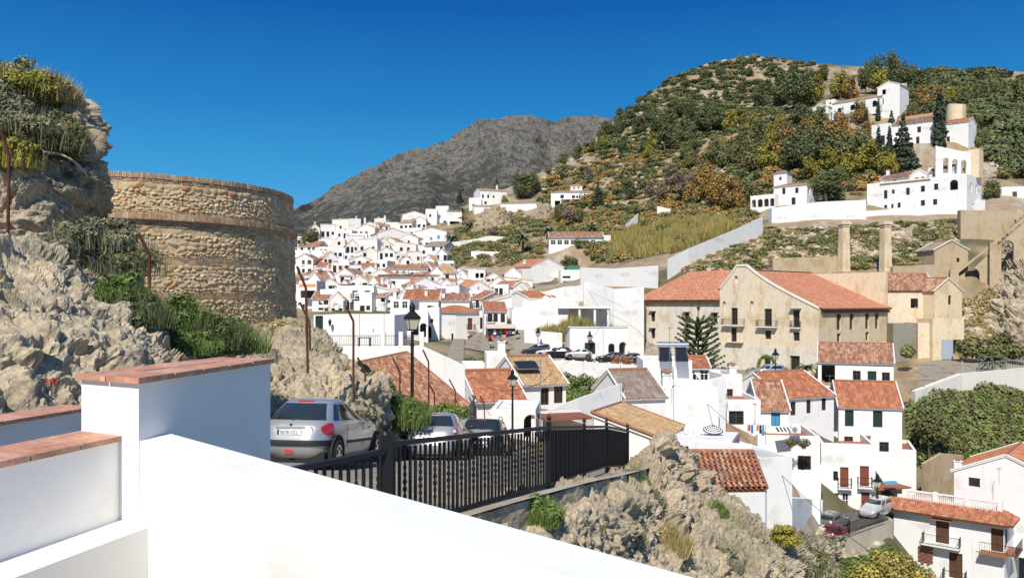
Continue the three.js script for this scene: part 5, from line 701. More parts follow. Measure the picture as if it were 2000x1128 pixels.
rock('rock_crag', 'tall overhanging limestone crag at the upper left', [
  [[-428, 580, 16], [-208, 560, 17], [-68, 550, 18], [52, 540, 19], [142, 530, 21], [204, 520, 24], [217, 510, 28]],
  [[-428, 460, 17], [-208, 455, 18], [-68, 455, 18.6], [52, 460, 19.4], [127, 455, 21], [174, 440, 24], [192, 440, 28]],
  [[-428, 390, 17.6], [-208, 385, 18.4], [-48, 385, 19], [62, 388, 19.8], [132, 392, 20.8], [188, 395, 22.4], [200, 400, 27]],
  [[-428, 340, 18], [-208, 335, 18.8], [-48, 335, 19.4], [62, 340, 20.2], [122, 345, 21.2], [182, 350, 22.4], [196, 360, 27]],
  [[-428, 290, 18.6], [-208, 290, 19.3], [-48, 290, 20], [52, 296, 20.8], [112, 310, 22.4], [164, 312, 23.6], [182, 320, 27]],
  [[-428, 235, 19.2], [-208, 235, 20], [-48, 240, 20.6], [52, 250, 21.2], [122, 258, 21.6], [168, 268, 22.2], [178, 280, 26.5]],
  [[-428, 150, 20], [-208, 170, 20.6], [-48, 190, 21.2], [42, 205, 21.8], [102, 212, 22], [157, 222, 22.4], [174, 235, 26]],
  [[-428, 60, 21.5], [-208, 95, 22], [-48, 135, 22.4], [32, 165, 22.6], [87, 188, 22.8], [132, 186, 23], [148, 200, 26]],
  [[-428, 50, 28], [-208, 90, 28], [-48, 130, 27.5], [32, 165, 27], [82, 185, 27], [112, 195, 27], [132, 240, 28]]], 260, 270, 1.5, .8, [.50, .41, .295]);
rock('rock_ledge', 'rough pale rock bank between the tower and the parked cars', [
  [[420, 900, 17], [540, 890, 18.5], [650, 880, 20], [735, 868, 22], [775, 858, 26], [790, 850, 31]],
  [[425, 810, 17.6], [545, 790, 19.2], [655, 772, 20.6], [733, 770, 22.4], [757, 775, 25], [775, 790, 30]],
  [[440, 735, 19.4], [550, 720, 20.8], [640, 712, 22.2], [702, 742, 23.6], [742, 760, 26], [765, 785, 31]],
  [[455, 695, 22.5], [540, 684, 23.8], [618, 682, 25.2], [672, 715, 27], [715, 752, 29], [745, 785, 33]],
  [[470, 668, 28], [530, 654, 30], [592, 648, 31], [640, 680, 32.5], [690, 728, 34], [725, 770, 37]],
  [[470, 652, 37], [530, 642, 38], [580, 642, 38.5], [625, 690, 40], [680, 745, 41], [720, 790, 43]]], 230, 190, 1.15, .9, [.56, .46, .325]);
rock('rock_outcrop', 'craggy tan rock outcrop below the black railing', [
  [[760, 1062, 8.7], [820, 1032, 10.1], [960, 998, 12.7], [1072, 962, 14.7], [1160, 938, 18.8], [1224, 914, 22.8], [1290, 872, 26], [1340, 885, 29], [1400, 960, 33]],
  [[780, 1110, 8.8], [850, 1068, 10], [988, 1012, 12.3], [1098, 970, 14.1], [1178, 946, 18], [1236, 924, 22], [1285, 864, 24.4], [1338, 890, 27], [1405, 960, 31]],
  [[820, 1190, 8.8], [900, 1120, 10], [1055, 1050, 12], [1160, 1005, 13.8], [1230, 975, 17.4], [1272, 950, 20.8], [1310, 930, 23.8], [1352, 960, 26], [1425, 985, 30]],
  [[840, 1330, 8.6], [940, 1230, 10], [1070, 1150, 12], [1180, 1105, 14.2], [1262, 1062, 17.4], [1318, 1030, 20.6], [1372, 1005, 23.6], [1420, 990, 26], [1475, 1010, 30]],
  [[860, 1550, 8.4], [960, 1400, 10], [1100, 1290, 12], [1225, 1210, 14.2], [1320, 1150, 17.2], [1390, 1100, 20.2], [1440, 1050, 23.4], [1478, 1035, 26], [1506, 1065, 29]],
  [[900, 1900, 8.4], [1000, 1700, 10], [1140, 1500, 12], [1280, 1380, 14], [1390, 1280, 17], [1455, 1200, 20], [1498, 1130, 23], [1515, 1110, 26], [1524, 1140, 28]],
  [[920, 2300, 8.4], [1020, 2100, 10], [1180, 1850, 12], [1320, 1650, 14], [1440, 1480, 17], [1510, 1380, 20], [1545, 1290, 23], [1550, 1240, 25], [1550, 1250, 27]]], 330, 230, 1.05, 1, [.55, .445, .31]);
// ---------- round tower ----------
{
  const c = V(-18.5, 0, -40), t = thing('round_tower', 'round rubble stone tower with brick bands at left', 'tower', c), R0 = 7.5, R = rng(8);
  const rad = y => R0 + .03 * (5.2 - y), core = lathe([[rad(-5), -5], [rad(3.4), 3.4], [rad(5.0), 5.0], [rad(5.2) - .35, 5.2], [.1, 5.1]], 120);
  mesh('wall', core, std(.66, .52, .33, { map: T.grit, bumpMap: T.gritBump, bumpScale: .03 }), t);
  const aC = Math.atan2(18.5, 40);   // angle of the side that faces the camera
  const onWall = (g, ang, y, r) => { g.translate(0, 0, r); g.rotateY(ang); g.translate(0, y, 0); return g; };
  const bricks = (name, y, w, h, dpt, out, seed) => { const list = [], n = Math.round(Math.PI * 1.15 * R0 / w), r = rng(seed); for (let i = 0; i < n; i++) { const ang = aC + (i / n - .5) * Math.PI * 1.15 + (Math.floor(y * 14) % 2) * .5 * w / R0, k = .75 + r() * .4, g = box(w * .88, h * (.95 + r() * .07), dpt); const q = r(); const cc = q < .5 ? [.62, .44, .28] : q < .8 ? [.67, .50, .34] : [.55, .34, .21]; paint(g, () => [cc[0] * k, cc[1] * k, cc[2] * k]); list.push(onWall(g, ang, y + (r() - .5) * .008, rad(y) + out - dpt / 2 + (r() - .5) * .02)); } const m = mesh(name, list, M.rock, t); m.userData.kind = 'stuff'; return m; };
  bricks('rim_bricks', 5.16, .085, .22, .3, .06, 1); bricks('brick_course', 5.0, .26, .055, .2, .03, 2); bricks('brick_course', 4.93, .26, .05, .2, .015, 3);
  bricks('brick_course', 3.70, .26, .055, .2, .03, 4); bricks('brick_course', 3.63, .26, .055, .2, .05, 5); bricks('cornice_bricks', 3.48, .09, .22, .34, .2, 6);
  { const g = new THREE.TorusGeometry(R0 + .12, .12, 8, 140); g.rotateX(Math.PI / 2); g.translate(0, 3.48, 0); mesh('cornice', g, M.tan, t); }
  for (const y of [3.31, 3.24, 3.17, 3.10]) bricks('brick_course', y, .26, .055, .2, .03, 7 + Math.round(y * 10)); for (const y of [1.88, 1.79, 1.70, 1.61]) bricks('brick_course', y, .26, .055, .2, .02, 20 + Math.round(y * 10)); for (const y of [.40, .31, .22, .13]) bricks('brick_course', y, .26, .055, .2, .02, 60 + Math.round(y * 10));
  const vars = []; for (let v = 0; v < 7; v++) { const g = mergeVertices(new THREE.IcosahedronGeometry(1, 1).deleteAttribute('normal').deleteAttribute('uv')), p = g.attributes.position; for (let i = 0; i < p.count; i++) { const x = p.getX(i), y = p.getY(i), z = p.getZ(i), m = Math.max(Math.abs(x), Math.abs(y)), k = (1 + .22 * noise(x * 1.6 + v * 9, y * 1.6, z * 1.6)) * (1 + .25 * (1 - m)); p.setXYZ(i, x * k, y * k, z * k); } const q = g.toNonIndexed(); q.computeVertexNormals(); vars.push(boxUV(q)); }
  const cols = [[.70, .54, .33], [.64, .47, .27], [.71, .57, .38], [.60, .33, .16], [.66, .42, .22], [.55, .48, .38], [.70, .54, .33]], mats = cols.map(k => std(k[0], k[1], k[2], { map: T.grit, bumpMap: T.gritBump, bumpScale: .02 })), stones = [];
  for (const [y0, y1] of [[3.74, 4.88], [1.94, 3.05], [.46, 1.55], [-3.2, .07]]) { let y = y0; while (y < y1 - .05) { let h = Math.min(.09 + R() * .13, y1 - y); if (y1 - y - h < .1) h = y1 - y; let ang = aC - 1.45 + R() * .04; while (ang < aC + 1.62) { const w = h * (1 + R() * 1.5); if (R() < .9) stones.push([ang + w / 2 / R0, y + h / 2 + (R() - .5) * .09, w * (.46 + R() * .12), h * (.46 + R() * .13), .03 + R() * .05, Math.floor(R() * 7), R() < .75 ? Math.floor(R() * 3) : 3 + Math.floor(R() * 4), (R() - .5) * 1.3]); ang += w / R0; } y += h; } }
  const seen = s => Math.abs(s[0] - aC) < 1.0 && s[1] > -.9; const big = stones.filter(seen).sort((a, b) => b[2] * b[3] - a[2] * a[3]).slice(0, 300), set = new Set(big), rest = [];
  for (const s of stones) { const mt = new THREE.Matrix4().makeRotationY(s[0]).multiply(new THREE.Matrix4().makeTranslation(0, s[1], rad(s[1]) - .012)).multiply(new THREE.Matrix4().makeRotationZ(s[7])).multiply(new THREE.Matrix4().makeScale(s[2], s[3], s[4])); if (set.has(s)) { const m = new THREE.Mesh(vars[s[5]], mats[s[6]]); m.name = 'stone'; m.applyMatrix4(mt); t.add(m); } else { const g = vars[s[5]].clone().applyMatrix4(mt), k = cols[s[6]]; rest.push(paint(g, () => k)); } }
  const m = mesh('rubble_stones', rest, M.rock, t); m.userData.kind = 'stuff';
}
// ---------- rusty fence posts ----------
[[[13, 515], [17, 305], [2, 256], 15.5, 'rusty angled post at the far left on the crag foot'], [[292, 684], [291, 497], [270, 455], 15.2, 'rusty angled post standing before the round tower'], [[601, 716], [597, 562], [580, 520], 19, 'tallest rusty angled post right of the tower'], [[606, 704], [604, 628], [585, 590], 23, 'shorter rusty post paired with the tallest one'], [[690, 768], [690, 627], [675, 597], 21, 'rusty angled post before the white terrace house'], [[713, 812], [713, 727], [698, 698], 22.6, 'rusty angled post behind the first parked car'], [[780, 800], [781, 727], [767, 699], 28, 'rusty angled post left of the near street lamp'], [[837, 806], [837, 707], [826, 683], 29, 'rusty angled post just right of the near street lamp'], [[849, 806], [848, 767], [838, 750], 33, 'short rusty post in front of rust tiled roof'], [[889, 812], [889, 762], [877, 740], 35, 'rusty angled post at the low end of the rust roof'], [[897, 812], [897, 795], [889, 778], 38, 'small rusty post near the second parked car'], [[926, 828], [926, 794], [916, 775], 38, 'angled post in front of the orange roofed house'], [[947, 828], [946, 791], [937, 772], 40, 'last angled post before the low white house']].forEach(([b, m, e, d, l]) => { const B = at(b[0], b[1] + 12, d), Q = at(m[0], m[1], d), E2 = at(e[0], e[1], d - .1), p = thing('fence_post', l, 'fence post', B, 0, 'rusty angled fence posts'); const r = .031; mesh('upright', bar(V(0, 0, 0), Q.clone().sub(B), r, 6), M.rust, p); mesh('angled_arm', bar(Q.clone().sub(B), E2.clone().sub(B), r, 6), M.rust, p); });
{ // thin netting between the first posts
  const g = [], a0 = at(13, 515, 15.5), a1 = at(17, 320, 15.5), b0 = at(292, 680, 15.2), b1 = at(291, 500, 15.2); for (let i = 0; i <= 14; i++) { const t = i / 14; g.push(bar(a0.clone().lerp(a1, t), b0.clone().lerp(b1, t), .0013, 3)); } for (let i = 0; i <= 26; i++) { const t = i / 26; g.push(bar(a0.clone().lerp(b0, t), a1.clone().lerp(b1, t), .0013, 3)); }
  const m = tag(mesh('wire_netting', g, M.grey), 'thin wire netting stretched between the two left rusty posts', 'netting'); m.userData.kind = 'stuff';
}
// ---------- street lamps ----------
function streetLamp(label, pos, H, s = 1) {
  const t = thing('street_lamp', label, 'street lamp', pos, .5, 'lantern street lamps'), h = H - .95 * s;
  mesh('post', [lathe([[.13, 0], [.13, .25], [.10, .3], [.095, .8], [.075, .9], [.06, 1.2], [.052, h - .5], [.075, h - .45], [.05, h - .38], [.045, h]], 12)], M.iron, t);
  const l0 = h + .05, a = .11 * s, b = .19 * s, gh = .36 * s, fr = [], gl = [];
  for (const [i, j] of [[1, 1], [1, -1], [-1, -1], [-1, 1]]) fr.push(bar(V(i * a, l0, j * a), V(i * b, l0 + gh, j * b), .012 * s, 4));
  fr.push(box(2 * a + .03, .04, 2 * a + .03, 0, l0 - .01, 0), box(2 * b + .04, .035, 2 * b + .04, 0, l0 + gh, 0));
  const lan = mesh('lantern', fr, M.iron, t);
  for (let k = 0; k < 4; k++) { const q = polyPrism([V(-a, l0 + .015, a), V(a, l0 + .015, a), V(b, l0 + gh - .02, b), V(-b, l0 + gh - .02, b)], V(0, 0, -.006)); q.rotateY(k * Math.PI / 2); mesh('pane', q, M.lampGlass, lan); }
  const cap = new THREE.CylinderGeometry(.05 * s, .31 * s, .24 * s, 4).toNonIndexed(); cap.computeVertexNormals(); cap.rotateY(Math.PI / 4); cap.translate(0, l0 + gh + .14 * s, 0);
  mesh('cap', [cap, cyl(.1 * s, .1 * s, .12 * s, 0, l0 + gh + .3 * s, 0, 8), ball(.1 * s, 0, l0 + gh + .38 * s, 0, 8), ball(.035 * s, 0, l0 + gh + .5 * s, 0, 6)], M.iron, t); return t;
}
M.lampGlass = std(.72, .66, .52, { roughness: .25 });
streetLamp('near black street lamp rising behind the second car', at(805, 908, 26), 5.2);
streetLamp('black street lamp further down the street', at(1001, 894, 43), 4.7);
// ---------- black railing along the drop ----------
{
  const sec = [[V(-2.15, -1.62, -7.9), V(-1.42, -1.66, -9.15), 'left'], [V(-1.40, -1.60, -9.25), V(.63, -2.14, -14), 'mid'], [V(.63, -2.14, -14), V(2.3, -3.02, -19.9), 'far'], [V(2.3, -3.02, -19.9), V(3.25, -3.62, -23), 'end']];
  const t = thing('iron_railing', 'black iron railing with beaded balusters along the street edge', 'railing', [0, -3, -14]), off = V(0, 3, 14), H = 1.05;
  const plain = boxUV(norm(box(.03, H - .12, .03, 0, -H / 2 + .01, 0))); const prof = [[.012, -H + .08]]; for (let k = 0; k <= 20; k++) { const y = -H + .12 + k * (H - .2) / 20, m = k % 2; prof.push([k === 9 || k === 11 ? .03 : (k > 4 && k < 17 ? (m ? .024 : .012) : .015), y]); } prof.push([.012, -.04]);
  const bead = boxUV(norm(lathe(prof, 7))); let n = 0;
  for (const [a, b] of sec) {
    const A2 = a.clone().add(off), B2 = b.clone().add(off), L = A2.distanceTo(B2), k = Math.round(L / .125), yaw = -Math.atan2(B2.z - A2.z, B2.x - A2.x), sl = Math.atan2(B2.y - A2.y, Math.hypot(B2.x - A2.x, B2.z - A2.z));
    const rail = (w, h, dy) => { const g = box(L, h, w); g.rotateZ(sl); g.rotateY(yaw); const m = A2.clone().add(B2).multiplyScalar(.5); g.translate(m.x, m.y + dy, m.z); return g; };
    mesh('top_rail', rail(.07, .055, 0), M.iron, t); mesh('bottom_rail', rail(.05, .04, -H + .09), M.iron, t);
    for (let i = 1; i < k; i++) { const p = A2.clone().lerp(B2, i / k), m = new THREE.Mesh(n++ % 3 === 1 ? bead : plain, M.iron); m.name = 'baluster'; m.position.copy(p); m.rotation.y = yaw; t.add(m); }
  }
  for (const [p, w, h] of [[V(-1.42, -1.66, -9.2), .14, .1], [V(.63, -2.14, -14), .06, .02], [V(2.3, -3.02, -19.9), .06, .02], [V(1.5, -2.6, -17), .05, .0], [V(3.25, -3.62, -23), .06, .02]]) { const q = p.clone().add(off); const m = mesh('post', box(w, H + .15 + h, w, q.x, q.y - H / 2 + h / 2, q.z, .4), M.iron, t); const fin = lathe([[.0, .28], [.02, .26], [.055, .2], [.06, .15], [.045, .1], [.02, .07], [.045, .04], [.05, 0]].map(([a, b]) => [a * (w > .1 ? 1.1 : .7), b * (w > .1 ? .7 : .5)]), 10).translate(q.x, q.y + h + .07, q.z); mesh('finial', fin, M.iron, m); }
}

rock('rock_bank', 'pale rock bank with weeds between the outcrop and lower street', [
  [[1470, 1050, 40], [1540, 1040, 48], [1600, 1045, 60], [1650, 1045, 72]], [[1480, 1085, 37], [1545, 1075, 44], [1605, 1075, 56], [1640, 1085, 70]], [[1490, 1150, 35], [1550, 1140, 42], [1610, 1130, 54], [1640, 1130, 68]], [[1500, 1300, 34], [1560, 1280, 41], [1620, 1240, 53], [1650, 1220, 67]]], 120, 110, 1.6, .6, [.66, .56, .41]);
rock('rock_cliff', 'tall cream rock cliff right of the ruined aqueduct', [
  [[1900, 716, 127], [1935, 712, 124], [1970, 705, 122], [2020, 700, 121], [2130, 700, 121]], [[1906, 660, 137], [1935, 645, 131], [1970, 635, 127], [2020, 630, 125], [2130, 630, 126]], [[1925, 600, 146], [1945, 580, 138], [1975, 565, 133], [2020, 570, 129], [2130, 560, 131]], [[1940, 540, 155], [1960, 515, 146], [1985, 500, 140], [2030, 505, 136], [2130, 480, 139]], [[1958, 480, 166], [1975, 460, 158], [1995, 445, 152], [2040, 440, 148], [2130, 400, 153]], [[1965, 450, 178], [1985, 435, 175], [2010, 420, 172], [2050, 410, 170], [2130, 380, 172]]], 130, 150, 4.5, .3, [.62, .53, .39]);
rock('rock_knoll', 'reddish boulder knoll below the veranda villa', [
  [[1040, 455, 300], [1060, 452, 297], [1075, 448, 298], [1088, 445, 304]], [[1046, 425, 303], [1060, 418, 299], [1076, 420, 300], [1086, 425, 306]], [[1055, 405, 308], [1064, 400, 305], [1074, 403, 306], [1080, 410, 312]], [[1055, 410, 320], [1064, 404, 320], [1074, 406, 320], [1080, 412, 322]]], 50, 50, 5, .25, [.50, .36, .24]);
rock('rock_knoll', 'rounded brown boulder knoll below the turret villa', [
  [[920, 470, 290], [945, 468, 286], [975, 465, 286], [1004, 460, 294]], [[930, 440, 294], [950, 430, 289], [975, 428, 290], [998, 438, 298]], [[945, 420, 302], [962, 410, 297], [978, 410, 298], [990, 420, 305]], [[945, 424, 315], [962, 412, 315], [978, 412, 315], [990, 422, 318]]], 60, 50, 5, .25, [.52, .40, .27]);
// ---------- cars ----------
const carPaint = (r, g, b) => new THREE.MeshPhysicalMaterial({ color: C3(r, g, b), roughness: .38, metalness: .55, clearcoat: .8, clearcoatRoughness: .08, side: THREE.DoubleSide });
const carGlass = new THREE.MeshPhysicalMaterial({ color: C3(.02, .026, .026), roughness: .05, clearcoat: 1, side: THREE.DoubleSide });
const blackTrim = std(.02, .02, .021, { roughness: .6 }), tailRed = new THREE.MeshPhysicalMaterial({ color: C3(.42, .012, .02), roughness: .15, clearcoat: 1, side: THREE.DoubleSide }), tyreM = std(.015, .015, .015, { roughness: .9 }), plateM = std(.8, .8, .78, { roughness: .4 }), lampClear = std(.75, .75, .75, { roughness: .1 });
function shell(levels, n = 64) { // levels: [y, halfWidth, rear z, front z, squareness]; S(phi, t) on the skin
  const L = levels.length, at2 = (t, c) => { const f = clamp(t, 0, 1) * (L - 1), i = Math.min(L - 2, Math.floor(f)), g = k => levels[clamp(k, 0, L - 1)][c]; return catmull(g(i - 1), g(i), g(i + 1), g(i + 2), f - i); };
  const S = (phi, t, out = 0) => { const y = at2(t, 0), a = at2(t, 1) + out, zr = at2(t, 2) + out, zf = at2(t, 3) - out, e = 2 / at2(t, 4), c = (zr + zf) / 2, b = (zr - zf) / 2, cp = Math.cos(phi), sp = Math.sin(phi); return V(a * Math.sign(sp) * Math.pow(Math.abs(sp), e), y, c + b * Math.sign(cp) * Math.pow(Math.abs(cp), e)); };  // phi 0 = rear, +90 = right side
  const patch = (p0, p1, t0, t1, out = 0, nu = 16, nv = 8, mask) => { const pos = [], idx = []; for (let j = 0; j <= nv; j++) for (let i = 0; i <= nu; i++) { const u = i / nu, v = j / nv, [a0, a1] = mask ? mask(v) : [p0, p1], q = S(lerp(a0, a1, u), lerp(t0, t1, v), out); pos.push(q.x, q.y, q.z); if (i < nu && j < nv) { const s = j * (nu + 1) + i; idx.push(s, s + 1, s + nu + 1, s + 1, s + nu + 2, s + nu + 1); } } const g = new THREE.BufferGeometry(); g.setAttribute('position', new THREE.Float32BufferAttribute(pos, 3)); g.setIndex(idx); g.computeVertexNormals(); return g; };
  return { S, patch, tOf: y => { let b = 0, e = 9; for (let i = 0; i <= 400; i++) { const q = Math.abs(at2(i / 400, 0) - y); if (q < e) { e = q; b = i / 400; } } return b; } };
}
const LEV = { // hatchback outlines (height, half width, rear, front, squareness)
  hatchA: [[.20, .72, 1.72, -1.74, 4.4], [.32, .80, 1.86, -1.86, 4.2], [.50, .825, 1.92, -1.92, 4.2], [.66, .83, 1.90, -1.86, 4.2], [.82, .82, 1.85, -1.70, 4.4], [.93, .78, 1.77, -1.05, 4.0], [1.08, .70, 1.58, -.62, 3.7], [1.26, .60, 1.30, -.22, 3.6], [1.37, .53, 1.06, .05, 3.5], [1.42, .40, .80, .25, 3.2], [1.43, .05, .5, .4, 2.6]],
  hatchB: [[.20, .74, 1.85, -1.85, 5], [.34, .82, 1.97, -1.96, 5], [.52, .845, 2.0, -2.0, 5], [.70, .85, 1.96, -1.92, 5], [.86, .83, 1.88, -1.72, 5], [.97, .79, 1.78, -1.05, 4.6], [1.12, .72, 1.62, -.6, 4.4], [1.29, .635, 1.42, -.2, 4.2], [1.40, .55, 1.2, .10, 4], [1.445, .40, .95, .30, 3.4], [1.45, .05, .65, .55, 2.6]],
  van: [[.22, .78, 2.1, -2.1, 6], [.4, .86, 2.18, -2.2, 6], [.62, .88, 2.18, -2.2, 6], [.85, .88, 2.15, -2.05, 6], [1.02, .86, 2.1, -1.35, 5.6], [1.2, .82, 2.02, -.95, 5.4], [1.42, .77, 1.92, -.6, 5.2], [1.6, .70, 1.82, -.3, 5], [1.68, .58, 1.6, -.05, 4.4], [1.70, .1, .9, .6, 3]],
};
function car(name, label, kind, paintM, pos, yaw, pitch = 0, o = {}) {
  const t = thing(name, label, 'car', pos, 0, 'parked cars'); t.rotation.set(pitch, yaw, 0, 'YXZ');
  const lv = LEV[kind], s = shell(lv), tt = s.tOf, top = lv[lv.length - 1][0], belt = lv[5][0], zr = lv[2][2], zf = lv[2][3], hw = lv[2][1];
  const body = mesh('body', s.patch(0, Math.PI * 2, 0, 1, 0, 96, 44), paintM, t, true);
  const g0 = tt(belt + .05), g1 = tt(top - .11), pil = .18, D = RAD;
  const rearHalf = 41 * D;
  mesh('rear_window', s.patch(0, 0, g0 + .005, g1, .006, 20, 8, v => [-(44 - 1 * v) * D, (44 - 1 * v) * D]), carGlass, body, true);
  mesh('windscreen', s.patch(0, 0, g0 + .01, g1, .006, 20, 8, v => [(180 - 43) * D, (180 + 43) * D]), carGlass, body, true);
  for (const sg of [1, -1]) { mesh('side_window', s.patch(0, 0, g0, g1 - .01, .006, 10, 8, v => [sg * (lerp(60, 66, v)) * D, sg * 91 * D]), carGlass, body, true); mesh('side_window', s.patch(0, 0, g0, g1 - .01, .006, 10, 8, v => [sg * 94 * D, sg * lerp(130, 120, v) * D]), carGlass, body, true); }
  // lights, bumper strip, plate
  const [la, lb, l0, l1] = o.light ?? [38, 56, belt - .27, belt - .03];
  for (const sg of [1, -1]) { const m = mesh('tail_light', s.patch(0, 0, tt(l0), tt(l1), .012, 14, 6, v => { const e = Math.sin(Math.PI * clamp(v * .8 + .12)); return [sg * lerp(lb - 4, la, e) * D, sg * lerp(lb - 2, lb, e) * D]; }), tailRed, body, true); if (o.clearBit) mesh('lens', s.patch(0, 0, tt(l0 + .05), tt(l1 - .07), .016, 6, 3, v => [sg * (la + 2) * D, sg * (la + 5) * D]), lampClear, m, true); mesh('headlight', s.patch(0, 0, tt(.6), tt(.76), .01, 8, 4, v => [sg * (180 - 46) * D, sg * (180 - 38) * D]), lampClear, body, true); }
  if (o.strip !== false) mesh('bumper_strip', s.patch(-64 * D, 64 * D, tt(.47), tt(.585), .022, 40, 3), blackTrim, body, true);
  const pl = mesh('number_plate', box(.52, .11, .012, 0, o.plateY ?? .74, s.S(0, tt(o.plateY ?? .74)).z + .012), plateM, body); pl.geometry.rotateX(0);
  if (o.strip !== false) for (const sg of [1, -1]) mesh('side_strip', box(.015, .06, 1.7, sg * (hw + .004), .52, -.1), blackTrim, body);
  mesh('brake_light', box(.34, .035, .03, 0, top - .07, s.S(0, tt(top - .07)).z + .012), tailRed, body); mesh('rear_wiper', bar(V(-.02, belt + .06, s.S(0, tt(belt + .06)).z + .02), V(.42, belt + .10, s.S(.2, tt(belt + .1)).z + .02), .012, 5), blackTrim, body);
  for (const sg of [1, -1]) { mesh('mirror', (() => { const g = new THREE.SphereGeometry(.1, 10, 8); g.scale(1, .75, .6); g.translate(sg * (hw + .09), belt + .06, -.62); return g; })(), o.mirror ?? blackTrim, body); mesh('door_handle', box(.02, .03, .16, sg * (hw - .012), belt - .14, .25), blackTrim, body); mesh('door_handle', box(.02, .03, .16, sg * (hw - .012), belt - .14, -.65), blackTrim, body); for (const z of [.78, -.22]) mesh('door_seam', box(.006, .5, .012, sg * (hw + .001), .66, z), blackTrim, body); }
  for (const [x, z] of [[1, zr - .62], [-1, zr - .62], [1, zf + .72], [-1, zf + .72]]) {
    const arch = new THREE.CylinderGeometry(.36, .36, .05, 24); arch.rotateZ(Math.PI / 2); arch.translate(x * (hw - .012), .33, z); mesh('wheel_well_shade', arch, M.nearBlack, body);  // black disc puts the shade of the wheel well on the body side
    const ty = new THREE.TorusGeometry(.235, .07, 10, 26); ty.rotateY(Math.PI / 2); ty.scale(1.25, 1, 1); ty.translate(x * (hw - .035), .3, z); const w = mesh('wheel', ty, tyreM, t); const rim = new THREE.CylinderGeometry(.185, .185, .05, 18); rim.rotateZ(Math.PI / 2); rim.translate(x * (hw + .005), .3, z); const rm = [rim]; mesh('rim', rm, M.steel, w); for (let k = 0; k < 5; k++) { const h = box(.055, .06, .09, x * (hw + .008), .3 + .11, 0); h.translate(0, -.3, 0); h.rotateX(k * 1.2566); h.translate(0, .3, z); mesh('rim_hole', h, M.nearBlack, w); }  // solid black blocks stand for the shade in the rim openings
  }
  mesh('underbody', box(hw * 1.7, .2, (zr - zf) * .9, 0, .22, 0), M.nearBlack, body);
  if (o.rack) for (const sg of [1, -1]) mesh('roof_rail', tube([V(sg * .6, top - .08, 1.2), V(sg * .6, top + .05, 1.05), V(sg * .6, top + .06, 0), V(sg * .6, top - .06, -.3)], .02, 16, 5), M.steel, body);
  if (o.pillar) for (const sg of [1, -1]) mesh('tail_light', s.patch(0, 0, tt(.8), tt(1.4), .012, 5, 8, () => [sg * 48 * D, sg * 57 * D]), tailRed, body, true);
  t.userData.shellS = undefined; delete t.userData.shellS; return { t, body, s, tt };
}
const silver = carPaint(.50, .505, .52), slope = -.16;
{
  const { body, s, tt } = car('parked_car', 'silver hatchback nearest the white wall with round red tail light', 'hatchA', silver, V(-4.22, -3.58, -18.3), -9 * RAD, -.12, { light: [30, 58, .68, .93] });
  // plate lettering, stickers and badge
  const cv = document.createElement('canvas'); cv.width = 512; cv.height = 112; const x = cv.getContext('2d'); x.fillStyle = '#e9e9e4'; x.fillRect(0, 0, 512, 112); x.strokeStyle = '#222'; x.lineWidth = 5; x.strokeRect(5, 5, 502, 102); x.fillStyle = '#1b3f9a'; x.fillRect(8, 8, 40, 96); x.fillStyle = '#1a1a1a'; x.font = 'bold 88px sans-serif'; x.textBaseline = 'middle'; x.fillText('5678 CCL', 62, 60, 425);
  const ct = new THREE.CanvasTexture(cv); ct.colorSpace = THREE.SRGBColorSpace; const pg = new THREE.PlaneGeometry(.52, .11); pg.translate(0, .74, s.S(0, tt(.74)).z + .0205); mesh('plate_face', pg, new THREE.MeshStandardMaterial({ map: ct, roughness: .4 }), body, true);
  mesh('boot_handle', box(.62, .045, .03, 0, .835, s.S(0, tt(.835)).z + .012), silver, body); mesh('badge', box(.05, .05, .02, 0, .885, s.S(0, tt(.885)).z + .008), blackTrim, body);
  const oval = new THREE.CylinderGeometry(.09, .09, .006, 20); oval.scale(1, 1, .42); oval.rotateX(Math.PI / 2); oval.translate(.0, .36, s.S(0, tt(.40)).z + .01); mesh('oval_sticker', oval, std(.75, .02, .03, { roughness: .4 }), body);
  { const g = []; for (let k = 0; k < 9; k++) { const a = k / 9 * 6.283; g.push(ball(.018, .42 + Math.cos(a) * .05, .79 + Math.sin(a) * .05, s.S(.3, tt(.79)).z + .004, 5)); } mesh('star_sticker', g, std(.5, .28, .18), body); }
}
{
  const { body, s, tt } = car('parked_car', 'silver hatchback with split white and red tail lights in the middle', 'hatchB', silver, V(-2.30, -4.98, -26.0), -4 * RAD, slope, { light: [30, 56, .78, .97], clearBit: true, strip: false, plateY: .5 });
  mesh('badge', box(.15, .12, .02, 0, .86, s.S(0, tt(.86)).z + .008), std(.06, .08, .12, { roughness: .3, metalness: .5 }), body);
  for (const sg of [1, -1]) mesh('lens', s.patch(0, 0, tt(.84), tt(.93), .016, 6, 3, () => [sg * 36 * RAD, sg * 46 * RAD]), lampClear, body, true);
}
car('parked_car', 'black estate car with tall red tail lights and roof rails', 'van', carPaint(.03, .035, .04), V(-1.05, -6.62, -34.4), -6 * RAD, slope, { rack: true, pillar: true, strip: false, light: [46, 56, .8, .95] });
